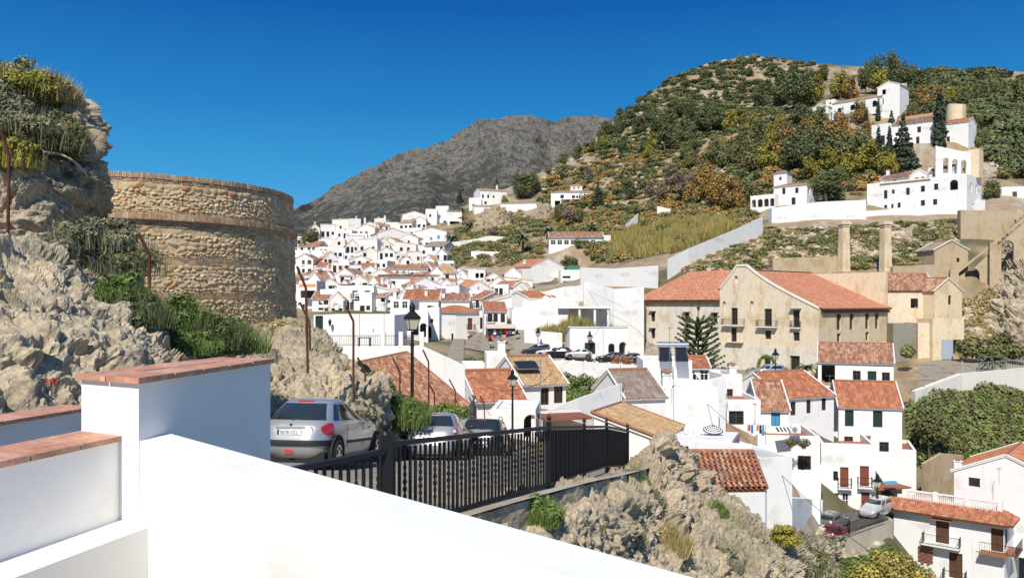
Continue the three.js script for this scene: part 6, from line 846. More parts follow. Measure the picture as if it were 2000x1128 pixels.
const farCars = [
  [1048, 694, 117.5, 'van', [.03, .04, .05], 'dark car parked leftmost on the car park road', 1.45], [1072, 696, 116.5, 'hatchA', [.75, .75, .74], 'small white car parked second on the car park road', 1.5], [1093, 697, 115.5, 'hatchB', [.02, .022, .028], 'black car parked before the iron gate', 1.42], [1130, 700, 114, 'hatchA', [.7, .7, .68], 'white car parked before the green board', 1.5], [1192, 708, 110, 'hatchB', [.03, .03, .035], 'dark car near the arched stone doorway', 1.5], [1228, 710, 108, 'hatchB', [.05, .05, .05], 'dark car beside the pink flowers', 1.5], [951, 703, 119, 'hatchB', [.03, .03, .03], 'dark car beside the shop awning', 1.2],
  [1498, 739, 97, 'van', [.35, .45, .52], 'pale blue van parked before the old mill', 1.5], [1628, 1032, 77, 'van', [.22, .23, .24], 'grey people carrier parked on the lower street', -.75], [1712, 1006, 80, 'van', [.72, .72, .70], 'white off-road car on the lower street', 2.3], [1632, 1050, 75.4, 'hatchA', [.45, .02, .02], 'red car behind the dark fence on lower street', -.75], [1812, 462, 165, 'hatchA', [.05, .12, .14], 'teal car wreck on the rocky slope', 1.4],
];
for (const [px, py, d, k, c, l, yaw] of farCars) car('parked_car', l, k, carPaint(...c), at(px, py, d), yaw, 0, { strip: false });
// ---------- plants ----------
const PAL = { pine: [[.095, .120, .040], [.120, .140, .046], [.075, .095, .036]], oak: [[.150, .160, .050], [.19, .185, .062], [.12, .130, .045]], yellow: [[.28, .25, .035], [.34, .28, .04], [.20, .195, .036]], orange: [[.32, .18, .045], [.38, .21, .045], [.26, .17, .05], [.19, .16, .05]], bare: [[.21, .16, .12], [.26, .20, .15], [.16, .125, .085]], bright: [[.125, .185, .036], [.165, .23, .048], [.095, .145, .033]], cyp: [[.034, .056, .027], [.046, .070, .034]], dry: [[.48, .37, .17], [.40, .30, .13], [.31, .27, .10]], gray: [[.20, .195, .10], [.155, .155, .075], [.25, .23, .14]], gold: [[.37, .29, .05], [.30, .265, .05], [.43, .335, .08], [.21, .21, .05]], palm: [[.075, .105, .04], [.10, .13, .05]] };
function leaves(lobes, n, size, pal, seed, o = {}) { // many leaf-sized faces through a crown's volume
  const R = rng(seed), pos = [], col = [], P = PAL[pal], tot = lobes.reduce((s, l) => s + l[3] * l[4] * l[5], 0), v = V(), q = V(), a = V(), b = V();
  for (const l of lobes) { const m = Math.max(6, Math.round(n * l[3] * l[4] * l[5] / tot)), shade = .8 + R() * .4;
    for (let i = 0; i < m; i++) {
      do v.set(R() * 2 - 1, R() * 2 - 1, R() * 2 - 1); while (v.lengthSq() > 1 || v.lengthSq() < .05); v.normalize(); const r = Math.pow(R(), o.fill ?? .35) * (1 + .25 * noise(v.x * 2.2 + seed, v.y * 2.2, v.z * 2.2));
      const c = [l[0] + v.x * l[3] * r, l[1] + v.y * l[4] * r, l[2] + v.z * l[5] * r]; q.set(v.x + (R() - .5) * 1.6, v.y + .3 + (R() - .5) * 1.6, v.z + (R() - .5) * 1.6).normalize(); a.set(R() - .5, R() - .5, R() - .5).cross(q).normalize(); b.copy(q).cross(a); const s = size * (.55 + R() * .9), e = o.long ?? 1.5, k = P[Math.floor(R() * P.length)], f = shade * (.75 + R() * .5);
      const X = (u, w) => [c[0] + a.x * u * s + b.x * w * s * e, c[1] + a.y * u * s + b.y * w * s * e, c[2] + a.z * u * s + b.z * w * s * e];
      pos.push(...X(-.5, 0), ...X(0, -.5), ...X(.5, 0), ...X(-.5, 0), ...X(.5, 0), ...X(0, .5)); for (let z = 0; z < 6; z++) col.push(k[0] * f, k[1] * f, k[2] * f);
    } }
  const g = new THREE.BufferGeometry(); g.setAttribute('position', new THREE.Float32BufferAttribute(pos, 3)); g.setAttribute('color', new THREE.Float32BufferAttribute(col, 3)); g.computeVertexNormals(); return g;
}
function blades(n, rad, h, pal, seed, w = .012, lean = .5) { // tufts of thin stems
  const R = rng(seed), pos = [], col = [], P = PAL[pal];
  for (let i = 0; i < n; i++) { const an = R() * 6.283, r = Math.sqrt(R()) * rad, x = Math.cos(an) * r, z = Math.sin(an) * r, hh = h * (.5 + R() * .6) * (1 - .45 * r / rad), la = R() * 6.283, ll = lean * hh * (.2 + R() * .8), dx = Math.cos(la) * ll * .5 + x / rad * ll * .5, dz = Math.sin(la) * ll * .5 + z / rad * ll * .5, wa = R() * 6.283, wx = Math.cos(wa) * w, wz = Math.sin(wa) * w, k = P[Math.floor(R() * P.length)], f = .7 + R() * .6;
    pos.push(x - wx, 0, z - wz, x + wx, 0, z + wz, x + dx * .4 + wx * .8, hh * .6, z + dz * .4 + wz * .8, x - wx, 0, z - wz, x + dx * .4 + wx * .8, hh * .6, z + dz * .4 + wz * .8, x + dx * .4 - wx * .8, hh * .6, z + dz * .4 - wz * .8, x + dx * .4 - wx * .8, hh * .6, z + dz * .4 - wz * .8, x + dx * .4 + wx * .8, hh * .6, z + dz * .4 + wz * .8, x + dx, hh, z + dz); for (let q = 0; q < 9; q++) col.push(k[0] * f, k[1] * f, k[2] * f); }
  const g = new THREE.BufferGeometry(); g.setAttribute('position', new THREE.Float32BufferAttribute(pos, 3)); g.setAttribute('color', new THREE.Float32BufferAttribute(col, 3)); g.computeVertexNormals(); return g;
}
function crownLobes(R, w, h, y0, n, tall = 1) { const L = []; for (let i = 0; i < n; i++) { const a = R() * 6.283, r = Math.sqrt(R()) * w * .62, t = R(), y = y0 + h * (.2 + .65 * t), k = (1 - .5 * t) * (.34 + R() * .2); L.push([Math.cos(a) * r * (1 - .3 * t), y, Math.sin(a) * r * (1 - .3 * t), w * k, h * k * .62 * tall, w * k]); } return L; }
const trunkGeo = (R, h, r, lean = .1, limbs = 4) => { const g = [], top = V((R() - .5) * h * lean * 2, h, (R() - .5) * h * lean * 2); g.push(bar(V(0, -1, 0), top.clone().multiplyScalar(.55), r, 7, r * .75), bar(top.clone().multiplyScalar(.55), top, r * .75, 6, r * .35)); for (let i = 0; i < limbs; i++) { const s = top.clone().multiplyScalar(.45 + R() * .4), a = R() * 6.283; g.push(bar(s, s.clone().add(V(Math.cos(a) * h * .3, h * .28, Math.sin(a) * h * .3)), r * .4, 5, r * .15)); } return g; };
// unit trees, 10 m tall, several of each kind
const KIND = { pine: ['pine_tree', 'dark green rounded pine', 'pine tree'], oak: ['leafy_tree', 'olive green broad leafy tree', 'tree'], yellow: ['yellow_tree', 'yellow-green autumn tree', 'tree'], orange: ['autumn_tree', 'orange-brown autumn tree', 'tree'], bare: ['bare_tree', 'leafless grey-brown tree', 'tree'], cyp: ['cypress', 'slim dark cypress', 'cypress'], con: ['conifer', 'dark conical conifer', 'conifer'] };
const GROUPNAME = { pine: 'dark pines on the hill', oak: 'leafy trees on the hill', yellow: 'yellow trees on the hill', orange: 'autumn trees on the hill', bare: 'bare trees on the hill', cyp: 'cypresses on the hill', con: 'conifers on the hill' };
const proto = {};
function unitTree(kind, v) {
  const R = rng(900 + v * 31 + kind.length * 7 + kind.charCodeAt(0)); let crown, trunk;
  if (kind === 'cyp') { const L = []; for (let i = 0; i < 9; i++) { const t = i / 8; L.push([(R() - .5) * .2, 1 + t * 8.2, (R() - .5) * .2, .95 * (1 - .75 * t * t) + .1, 1.1, .95 * (1 - .75 * t * t) + .1]); } crown = leaves(L, 1100, .38, 'cyp', 5 + v, { long: 2 }); trunk = [bar(V(0, -1, 0), V(0, 8, 0), .18, 6, .05)]; }
  else if (kind === 'con') { const L = []; for (let i = 0; i < 10; i++) { const t = i / 9, r = 2.6 * (1 - t) + .25; for (let k = 0; k < 5; k++) { const a = k * 1.256 + i + R() * .5; L.push([Math.cos(a) * r * .6, 1 + t * 8.6 - r * .1, Math.sin(a) * r * .6, r * .55, .5, r * .55]); } } crown = leaves(L, 1500, .45, 'cyp', 15 + v); trunk = [bar(V(0, -1, 0), V(0, 9, 0), .22, 6, .05)]; }
  else if (kind === 'bare') { crown = leaves(crownLobes(R, 3.6, 7.5, 2, 12), 900, .20, 'bare', 25 + v, { fill: .6, long: 5 }); trunk = trunkGeo(R, 7, .25, .1, 9); }
  else { const w = kind === 'pine' ? 4.2 : 4; crown = leaves(crownLobes(R, w * (.85 + R() * .35), 8.4, 1.2, 13 + v * 3), kind === 'pine' ? 3400 : 3000, kind === 'pine' ? .36 : .38, kind, 35 + v * 3, { long: 1.3 }); trunk = trunkGeo(R, 7.5, .28, .08, 4); }
  return { crown, trunk: merge(trunk) };
}
const treeList = [];
const T3 = (kind, list) => list.forEach(([x, y, h, wide]) => treeList.push([x, y, h, kind, wide]));
T3('pine', [[1185, 268, 10], [1208, 262, 9], [1250, 264, 12], [1285, 270, 14], [1312, 264, 14], [1300, 296, 15], [1342, 284, 14], [1372, 262, 15], [1398, 262, 15], [1480, 210, 12], [1500, 178, 8], [1450, 182, 8], [1420, 192, 7], [1357, 302, 10], [1228, 390, 9], [1562, 342, 15], [1604, 322, 13], [1560, 262, 14], [1530, 205, 20], [1562, 218, 20], [1692, 184, 17, .7], [1714, 184, 20, .62], [1740, 182, 22, .6], [1760, 180, 18, .65], [1782, 172, 13, .8], [1615, 394, 9, 1.4], [1800, 176, 12], [1350, 240, 13], [1325, 232, 12], [1380, 225, 9], [1270, 240, 11], [1232, 240, 9], [1215, 300, 9], [1340, 172, 7], [1375, 160, 7], [1405, 150, 7], [1465, 150, 7], [1510, 145, 8], [1550, 152, 9], [1580, 160, 9], [1610, 158, 10], [1545, 178, 10], [1020, 388, 13, 1.2], [1040, 378, 11], [1210, 230, 7], [1245, 205, 6], [1300, 190, 6]]);
T3('oak', [[1172, 280, 9], [1332, 274, 13], [1396, 322, 11], [1418, 327, 11], [1442, 322, 9], [1342, 312, 10], [1462, 402, 8], [1472, 334, 12], [1540, 338, 13], [1536, 284, 11], [1602, 266, 12], [1652, 322, 12], [1682, 332, 14], [1782, 246, 9], [1812, 242, 9], [1842, 246, 9], [1900, 258, 7], [1938, 388, 6], [1092, 434, 8], [1130, 436, 6], [610, 492, 9, 1.5], [1350, 330, 9], [1260, 300, 9], [1160, 300, 9], [1130, 310, 9], [1100, 322, 8], [1480, 280, 11], [1450, 300, 10], [1560, 300, 11], [1590, 300, 12], [1880, 215, 10], [1910, 205, 11], [1950, 195, 11], [1990, 200, 12], [1640, 370, 8], [1920, 290, 7], [1110, 530, 5, 1.5], [770, 452, 5], [1590, 385, 6]]);
T3('yellow', [[1277, 294, 10], [1426, 258, 12], [1442, 248, 11], [1266, 312, 8], [1502, 334, 12], [1512, 294, 12], [1582, 352, 9], [1592, 200, 14], [1642, 194, 15], [1716, 186, 15], [1702, 342, 12], [1862, 206, 9], [1892, 200, 9], [1470, 260, 10], [1620, 340, 10], [1660, 350, 9], [1395, 250, 9], [1735, 345, 9], [1525, 250, 8], [985, 400, 5], [1180, 285, 7]]);
T3('orange', [[1352, 402, 10], [1372, 393, 12], [1402, 408, 12], [1422, 415, 11], [1442, 402, 10], [1382, 364, 10], [1526, 326, 15], [1622, 306, 13], [1662, 198, 13], [1802, 222, 12], [1832, 210, 10], [1545, 300, 10], [1640, 270, 11], [1580, 280, 11], [1700, 290, 10], [1680, 240, 9], [1770, 260, 9], [960, 385, 7], [930, 395, 7]]);
T3('bare', [[1292, 402, 10], [1312, 384, 13], [1332, 398, 13], [1642, 264, 11], [1112, 444, 9, 1.3], [1072, 348, 8], [1600, 310, 11], [1560, 290, 10], [628, 575, 8], [1270, 395, 9], [1150, 355, 8], [960, 470, 6], [1350, 375, 9], [900, 380, 8]]);
T3('oak', [[1835, 822, 4.5], [1950, 850, 5], [1975, 880, 4]]); T3('yellow', [[1905, 885, 3.5], [1988, 835, 4]]); T3('bare', [[1872, 850, 4]]); T3('pine', [[1815, 850, 4.5]]);
T3('cyp', [[1716, 326, 12], [1836, 288, 17], [1716, 236, 8], [1692, 256, 8], [970, 372, 9], [1738, 302, 9], [1555, 195, 12], [1665, 330, 7]]);
T3('con', [[1764, 330, 15], [1168, 406, 10], [1742, 262, 8], [898, 395, 9]]);
{
  const count = {}, ORD = ['leftmost', 'second', 'third', 'fourth', 'fifth', 'sixth', 'seventh', 'eighth', 'ninth', 'tenth', 'eleventh', 'twelfth', 'thirteenth', 'fourteenth', 'fifteenth', 'sixteenth'];
  const ZONES = [[900, 'beside the upper left village houses'], [1055, 'around the turret villa'], [1200, 'on the left end of the hill'], [1335, 'on the left shoulder of the hill'], [1465, 'on the hill above the reed field'], [1570, 'on the slope left of the ridge mansion'], [1690, 'below and beside the ridge mansion'], [1790, 'around the castle house and hill mansion'], [3000, 'at the right end of the hill']];
  const zoneOf = (x, y) => y > 700 ? 'in the green gully at right' : ZONES.find(z => x < z[0])[1], byZone = {};
  for (const t of treeList) (byZone[t[3] + zoneOf(t[0], t[1])] ??= []).push(t); for (const k in byZone) byZone[k].sort((a, b) => a[0] - b[0]);
  for (const tr of treeList) {
    const [px, py, h, kind, wide] = tr, p = hit(px, py, 60) ?? at(px, py, 480), v = (count[kind] = (count[kind] ?? -1) + 1) % 4, key = kind + v, [nm, lb, cat] = KIND[kind], mates = byZone[kind + zoneOf(px, py)], i = mates.indexOf(tr);
    if (!proto[key]) proto[key] = unitTree(kind, v);
    const lab = lb + ' ' + zoneOf(px, py) + (mates.length > 1 ? ', ' + (i === mates.length - 1 ? 'rightmost' : i ? ORD[i] + ' from left' : ORD[0]) : '');
    const t = thing(nm, lab, cat, p.add(V(0, -.4, 0)), px * .7, GROUPNAME[kind]);
    const m = new THREE.Mesh(proto[key].crown, M.leaf); m.name = 'crown'; const k = new THREE.Mesh(proto[key].trunk, M.bark); k.name = 'trunk'; t.add(m, k); const s = h / 10; t.scale.set(s * (wide ?? 1), s, s * (wide ?? 1));
  }
}
// ---------- scrub that covers the hillsides ----------
function scatter(name, label, cat, geo, areas, seed, size, tint = .3, mat = M.leaf) { // areas: [polygon of pixels, count, size factor]
  const R = rng(seed), mats = [], inside = (P, x, y) => { let c = false; for (let i = 0, j = P.length - 1; i < P.length; j = i++) if ((P[i][1] > y) !== (P[j][1] > y) && x < (P[j][0] - P[i][0]) * (y - P[i][1]) / (P[j][1] - P[i][1]) + P[i][0]) c = !c; return c; };
  for (const [P, n, sf, dmin] of areas) { const xs = P.map(p => p[0]), ys = P.map(p => p[1]); let k = 0, tries = 0; while (k < n && tries++ < n * 6) { const x = lerp(Math.min(...xs), Math.max(...xs), R()), y = lerp(Math.min(...ys), Math.max(...ys), R()); if (!inside(P, x, y)) continue; if (noise(x * .03, y * .05, seed) < -.25 + R() * .2) continue; const p = hit(x, y, dmin ?? 40); if (!p) continue; k++; const s = size * (sf ?? 1) * (.5 + R() * .9); mats.push(new THREE.Matrix4().compose(p.add(V(0, -.1 * s, 0)), new THREE.Quaternion().setFromAxisAngle(V(0, 1, 0), R() * 6.28), V(s * (.8 + R() * .5), s * (.7 + R() * .5), s * (.8 + R() * .5)))); } }
  const m = new THREE.InstancedMesh(geo, mat, mats.length), c = new THREE.Color(); mats.forEach((q, i) => { m.setMatrixAt(i, q); const f = 1 - tint / 2 + R() * tint; c.setRGB(f * (.9 + R() * .25), f, f * (.9 + R() * .2)); m.setColorAt(i, c); });
  m.name = numbered(name); m.userData = { label, category: cat, kind: 'stuff' }; m.castShadow = m.receiveShadow = true; scene.add(m);
}
const bushGeo = (pal, seed, n = 330) => leaves([[0, .4, 0, 1, .5, .9], [.7, .3, .2, .6, .4, .6], [-.6, .35, -.3, .65, .45, .6], [.1, .3, .8, .5, .35, .5]], n, .2, pal, seed);
const crest = [[1135, 300], [1195, 228], [1265, 178], [1300, 146], [1375, 112], [1450, 100], [1530, 112], [1610, 132], [1600, 230], [1480, 250], [1300, 300], [1180, 310]];
const flank = [[1060, 345], [1165, 280], [1300, 290], [1600, 230], [1750, 300], [1680, 380], [1560, 390], [1460, 400], [1300, 420], [1180, 420], [1060, 400]];
const rightTop = [[1770, 170], [1830, 130], [1900, 138], [2000, 148], [2060, 200], [2060, 330], [1950, 350], [1900, 250], [1800, 250]];
scatter('dark_scrub', 'dark green scrub dotted over the hill', 'scrub', bushGeo('pine', 4), [[crest, 480, 1.1], [flank, 320, 1.0], [rightTop, 650, 1.5]], 5, 2.1);
scatter('olive_scrub', 'olive green low scrub over the slopes', 'scrub', bushGeo('oak', 6), [[crest, 500, 1.1], [flank, 600, 1], [rightTop, 500, 1.2], [[[1180, 520], [1480, 440], [1480, 400], [1180, 410], [1060, 430]], 700, .8], [[[860, 520], [1060, 520], [1060, 430], [1000, 400], [900, 440]], 420, .8], [[[1320, 530], [1500, 530], [1860, 520], [1880, 430], [1700, 440], [1500, 445]], 500, .5], [[[560, 470], [900, 420], [900, 385], [560, 460]], 250, 1.6]], 9, 1.6);
scatter('dry_brush', 'dry yellow brush and grass tufts on the slopes', 'brush', bushGeo('dry', 8), [[[[1860, 600], [1960, 560], [1980, 690], [1890, 700]], 160, .7], [flank, 700, .8], [crest, 350, .7], [[[1180, 520], [1480, 440], [1480, 400], [1180, 410], [1060, 430]], 900, .7], [[[1320, 530], [1500, 530], [1860, 520], [1880, 430], [1700, 440], [1500, 445]], 700, .45], [[[860, 520], [1060, 520], [1060, 430], [1000, 400], [900, 440]], 350, .7]], 12, 1.3);
scatter('autumn_brush', 'brownish autumn brush on the hill flank', 'brush', bushGeo('orange', 10), [[flank, 500, 1.2], [[[1180, 520], [1480, 440], [1480, 400], [1180, 410], [1060, 430]], 200, .9]], 15, 1.6);
scatter('reeds', 'tall yellow-green reeds on the terraced field', 'reeds', merge([blades(130, .9, 2, 'yellow', 3, .03, .35), blades(60, .9, 2.2, 'dry', 4, .03, .3), blades(70, .9, 1.8, 'oak', 6, .035, .4)]), [[[[1200, 505], [1300, 500], [1440, 455], [1440, 430], [1330, 435], [1200, 460]], 520, 1.1], [[[1055, 664], [1228, 668], [1228, 640], [1060, 640]], 160, .9]], 18, 1.3);
scatter('gully_shrubs', 'dense green shrubs filling the gully at right', 'shrubs', leaves([[0, .45, 0, .9, .55, .9], [.5, .35, .2, .5, .45, .5], [-.4, .4, -.3, .55, .5, .5]], 700, .13, 'bright', 12, { long: 1.8 }), [[[[1795, 800], [1850, 790], [2000, 790], [2000, 905], [1880, 900], [1800, 905]], 900, 1], [[[1620, 1128], [1760, 1128], [1740, 1080]], 130, .6], [[[1685, 1000], [1720, 985], [1720, 960], [1690, 960]], 25, .4]], 21, 1.5);
scatter('gully_shrubs', 'darker green shrubs mixed into the gully', 'shrubs', leaves([[0, .5, 0, .9, .6, .9], [.5, .35, .2, .5, .45, .5]], 700, .13, 'oak', 13, { long: 1.8 }), [[[[1795, 790], [1850, 780], [2000, 775], [2000, 905], [1880, 900], [1800, 905]], 700, 1]], 22, 1.6);
{ const g = new THREE.IcosahedronGeometry(1, 1), p = g.attributes.position; for (let i = 0; i < p.count; i++) { const k = 1 + .5 * noise(p.getX(i) * 1.4, p.getY(i) * 1.4, p.getZ(i) * 1.4); p.setXYZ(i, p.getX(i) * k, p.getY(i) * k * .7, p.getZ(i) * k); } g.computeVertexNormals(); paint(g, () => [.56, .49, .38]);
  scatter('boulders', 'pale boulders strewn over the slopes', 'rocks', boxUV(g), [[flank, 420, 1], [crest, 380, 1.1], [[[1320, 530], [1500, 530], [1860, 520], [1880, 430], [1700, 440], [1500, 445]], 900, .5], [[[1180, 520], [1480, 440], [1480, 400], [1180, 410]], 200, .5], [[[1900, 350], [2000, 340], [2000, 210], [1920, 230]], 200, 1.6], [[[1880, 600], [1960, 560], [1980, 690], [1890, 700]], 260, .7], [[[1500, 1128], [1740, 1128], [1740, 1050], [1500, 1020]], 120, .35]], 41, 1.1, .5, M.rock); }
scatter('roadside_shrubs', 'small green shrubs along the road bend', 'shrubs', bushGeo('bright', 31), [[[[900, 702], [985, 706], [985, 726], [900, 716]], 60, .35], [[[1010, 745], [1110, 760], [1200, 775], [1120, 790], [1010, 770]], 60, .5]], 61, 1.5);
// ---------- near shrubs on the rocks ----------
const shrub = (label, px, py, d, geo, s = 1, cat = 'shrub', name = 'rock_shrub', grp = 'shrubs growing on the rocks') => { const t = thing(name, label, cat, at(px, py, d), px, grp); const m = mesh('foliage', geo, M.leaf, t, true); t.scale.setScalar(s); return t; };
[[230, 606, 14.4, .55, .75, 'bright', 'fine green broom bush left of the second rusty post'], [270, 640, 14.2, .6, .7, 'pine', 'dark green broom bush below the tower'], [345, 650, 16.2, .7, .9, 'bright', 'upright green broom before the tower foot'], [395, 682, 16.4, .9, 1.0, 'pine', 'large green broom clump beside pillar wall'], [440, 690, 17.2, .9, .85, 'bright', 'green grass clump nearest the tower base'], [370, 692, 15.4, .6, .5, 'bright', 'low green tuft above the clay slabs'], [210, 500, 19, 1.1, 1.0, 'gray', 'dull olive bush under the crag'], [165, 490, 18.2, .9, .9, 'gray', 'grey-green bush at crag foot'], [250, 540, 18.5, .9, .9, 'oak', 'olive bush left of the tower wall'], [95, 505, 15.6, .5, .5, 'gray', 'small grey bush on left rock'], [545, 660, 30, 1.3, .7, 'dry', 'dry grass patch at the tower base'], [650, 740, 23, .6, .5, 'dry', 'dry tuft on the pale rock bank'], [40, 200, 21.4, 1.1, 1.3, 'yellow', 'yellow-green plant on top of the crag'], [85, 190, 22.2, .7, .8, 'dry', 'dry grass on crag top'], [115, 205, 22, .5, .8, 'dry', 'pale grass stalks by the crag block'], [20, 330, 19.2, .7, .8, 'yellow', 'yellow grass hanging on the crag'], [-10, 220, 21, 1, 1.6, 'gray', 'tall grey stems at left edge of crag'], [70, 300, 20.2, 1.1, 1.1, 'oak', 'green shrub in the crag hollow'], [110, 270, 21.2, .8, .8, 'oak', 'green shrub below the crag block'], [30, 270, 20, 1.1, 1.2, 'gray', 'olive shrub at the left of the crag'], [1060, 1025, 12.2, .3, .5, 'bright', 'bright green weed under the railing'], [1250, 1000, 20, .6, .8, 'gray', 'olive bush in the outcrop gully'], [1232, 960, 20.4, .5, .6, 'bright', 'green bush below the railing end'], [1210, 1060, 16.6, .6, .6, 'gray', 'dull bush on the tan outcrop'], [1390, 1010, 25, .5, .6, 'bright', 'green weed beside the white house wall'], [1300, 1080, 18.5, .6, .7, 'dry', 'dry brown bush in middle of outcrop'], [1410, 1110, 21, .6, .6, 'gray', 'olive tuft low on the outcrop'], [1150, 1040, 14.2, .3, .35, 'gray', 'small weed on the near outcrop'], [770, 832, 24.4, 1.1, 1.2, 'bright', 'tall green bush between the two silver cars'], [755, 820, 25, .9, 1.2, 'pine', 'dark green bush behind first car'], [800, 825, 25.5, .9, .9, 'oak', 'green bush left of second car'], [868, 815, 31, 1.0, .6, 'bright', 'green bush behind second car roof'], [725, 770, 27, .8, .9, 'oak', 'leafy bush by the rust roof'], [1545, 1128, 44, 1.6, 1.8, 'gray', 'olive bush at the lower middle right'], [1590, 1120, 50, 1.6, 1.6, 'oak', 'green bush beside the concrete wall'], [1530, 1060, 42, .9, 1, 'yellow', 'yellowish weed below the white house']].forEach(([px, py, d, r, h, pal, l], i) => shrub(l, px, py, d, merge([blades(pal === 'gray' || pal === 'oak' || pal === 'yellow' ? 260 : 1200, r, h * (pal === 'dry' ? 1.2 : 1), pal, 100 + i, .004 + d * .0002, .7), leaves(crownLobes(rng(70 + i), r * 1.15, h * .95, 0, 12), pal === 'gray' || pal === 'oak' || pal === 'yellow' ? 4600 : 2800, .022 + d * .0011, pal, 300 + i, { long: 2.2, fill: .6 })])));
{ const t = thing('aloe_flower', 'red aloe flowers on the rock behind the left wall', 'flower', at(100, 752, 9.2), 0), g = [], R = rng(4); for (let i = 0; i < 26; i++) { const a = (R() - .5) * .12, b = R() * .05, c = (R() - .5) * .05; g.push(bar(V(a, b, c), V(a * 1.15, b + .035, c), .006, 4)); } mesh('flowers', g, M.red, t); mesh('stem', [bar(V(0, -.2, 0), V(0, .02, 0), .008)], M.bark, t); }
{ // bare branches hanging on the crag
  const t = thing('dead_branch', 'pale dead branch hanging across the crag', 'branch', at(110, 300, 20.2)), q = (x, y, d) => at(x, y, d).sub(at(110, 300, 20.2)); [[[60, 240, 20], [72, 275, 19.8], [85, 296, 19.8], [115, 300, 20], [150, 320, 20.4], [170, 345, 21]], [[85, 296, 19.8], [84, 320, 19.9]], [[115, 300, 20], [140, 312, 20], [160, 335, 20.4]], [[72, 275, 19.8], [58, 282, 19.8]]].forEach((p, i) => mesh(i ? 'twig' : 'stem', tube(p.map(a => q(...a)), .03 - i * .005, 16, 5), std(.42, .37, .30), t)); }
// ---------- palms, Norfolk pine, golden tree ----------
function palm(label, p, h, s = 1) { const t = thing('palm_tree', label, 'palm tree', p, p.x, 'palms in the gardens'), R = rng(Math.round(p.x * 10 + 5000)); mesh('trunk', [cyl(.16 * s, .24 * s, h + 1, 0, h / 2 - .5, 0, 8)], M.bark, t); const fg = []; for (let i = 0; i < 26; i++) { const a = i * 2.4, up = 1.1 - (i / 26) * 1.5, L = (1.7 + R() * .5) * s, pts = []; for (let k = 0; k <= 5; k++) { const u = k / 5; pts.push(V(Math.cos(a) * L * u, h + Math.sin(up) * L * u - 1.1 * s * u * u, Math.sin(a) * L * u)); } for (let k = 0; k < 5; k++) { const side = V(-Math.sin(a), 0, Math.cos(a)), w = .32 * s * (1 - Math.abs(k / 4 - .4)), d = V(0, -.12 * s, 0); fg.push(polyPrism([pts[k], pts[k + 1], pts[k + 1].clone().addScaledVector(side, w).add(d), pts[k].clone().addScaledVector(side, w).add(d)], V(0, .01, 0)), polyPrism([pts[k], pts[k + 1], pts[k + 1].clone().addScaledVector(side, -w).add(d), pts[k].clone().addScaledVector(side, -w).add(d)], V(0, .01, 0))); } } const g = merge(fg); paint(g, (v) => PAL.palm[Math.floor(Math.abs(noise(v.x * 3, v.y * 3, v.z * 3)) * 3.9) % 2]); mesh('crown', g, M.leaf, t); return t; }
[[1021, 494, 4.6, 'palm with bare trunk in the garden below the turret villa'], [1072, 484, 5, 'wide palm at the left end of long low house'], [1158, 470, 3.4, 'small palm at the right end of long low house'], [884, 476, 2.2, 'squat palm beside the blue-shuttered house'], [918, 452, 2.6, 'bushy palm under red parasols']].forEach(([x, y, h, l]) => { const p = hit(x, y, 150) ?? at(x, y, 240); palm(l, p.add(V(0, -.3, 0)), h, 1.45); });
palm('tiny palm by the mill doorway', at(1576, 732, 106), 1, .7); palm('palm on the yard at right beside railing', at(1940, 724, 112), 1.6, 1);
{ // Norfolk Island pine with tiers of upswept boughs
  const b = at(1364, 735, 96), t = thing('norfolk_pine', 'tall tiered dark green pine in front of the old mill', 'pine tree', b), R = rng(5), H = 8.9; mesh('trunk', bar(V(0, -1.5, 0), V(0, H, 0), .2, 8, .03), M.bark, t);
  for (let k = 0; k < 10; k++) { const y = .2 + k * .68, Lm = 3.25 - .12 * k, n = 8; for (let i = 0; i < n; i++) { const a = i / n * 6.283 + k * .9 + R() * .3, L = Lm * (.85 + R() * .25), lobes = []; for (let q = 1; q <= 9; q++) { const u = q / 9, r = .14 * (1 - .2 * u) + .03; lobes.push([Math.cos(a) * L * u, y - .02 * L * u + .34 * L * u * u, Math.sin(a) * L * u, r * 1.3, r * .8, r * 1.3]); } const g = leaves(lobes, 330, .12, 'pine', k * 10 + i, { long: 2.2, fill: .7 }); mesh('bough', g, M.leaf, t, true); } }
  mesh('tip', leaves([[0, H - .6, 0, .18, .7, .18]], 90, .16, 'pine', 77, { long: 2 }), M.leaf, t, true);
}
{ const t = thing('golden_tree', 'golden-green leafy tree at the lower right edge', 'tree', at(1745, 1190, 62), 0), R = rng(6); mesh('crown', leaves([[0, 3.0, 0, 1.9, 1.5, 1.7], [-1.8, 2.5, .2, 1.3, 1.2, 1.2], [1.7, 2.4, 0, 1.5, 1.2, 1.3], [-.6, 3.7, 0, 1.2, .9, 1], [2.7, 1.8, .3, 1, .9, 1], [-2.8, 1.9, 0, .9, .9, .9]], 6500, .17, 'gold', 8, { fill: .45, long: 1.6 }), M.leaf, t, true); mesh('trunk', trunkGeo(R, 3, .2), M.bark, t); }
{ const t = thing('hedge', 'clipped green hedge along the car park wall', 'hedge', at(1120, 752, 92), -.1), L = []; for (let i = 0; i < 12; i++) L.push([-3.6 + i * .68, .9 + .2 * Math.sin(i * 2) - i * .06, -.6 + i * .1, .75, .75, .8]); mesh('foliage', leaves(L, 3600, .16, 'bright', 19, { fill: .5 }), M.leaf, t, true); mesh('stem', [0, 1, 2, 3, 4].map(i => bar(V(-3 + i * 1.6, -2, 0), V(-3 + i * 1.6, 1, 0), .08)), M.bark, t); }
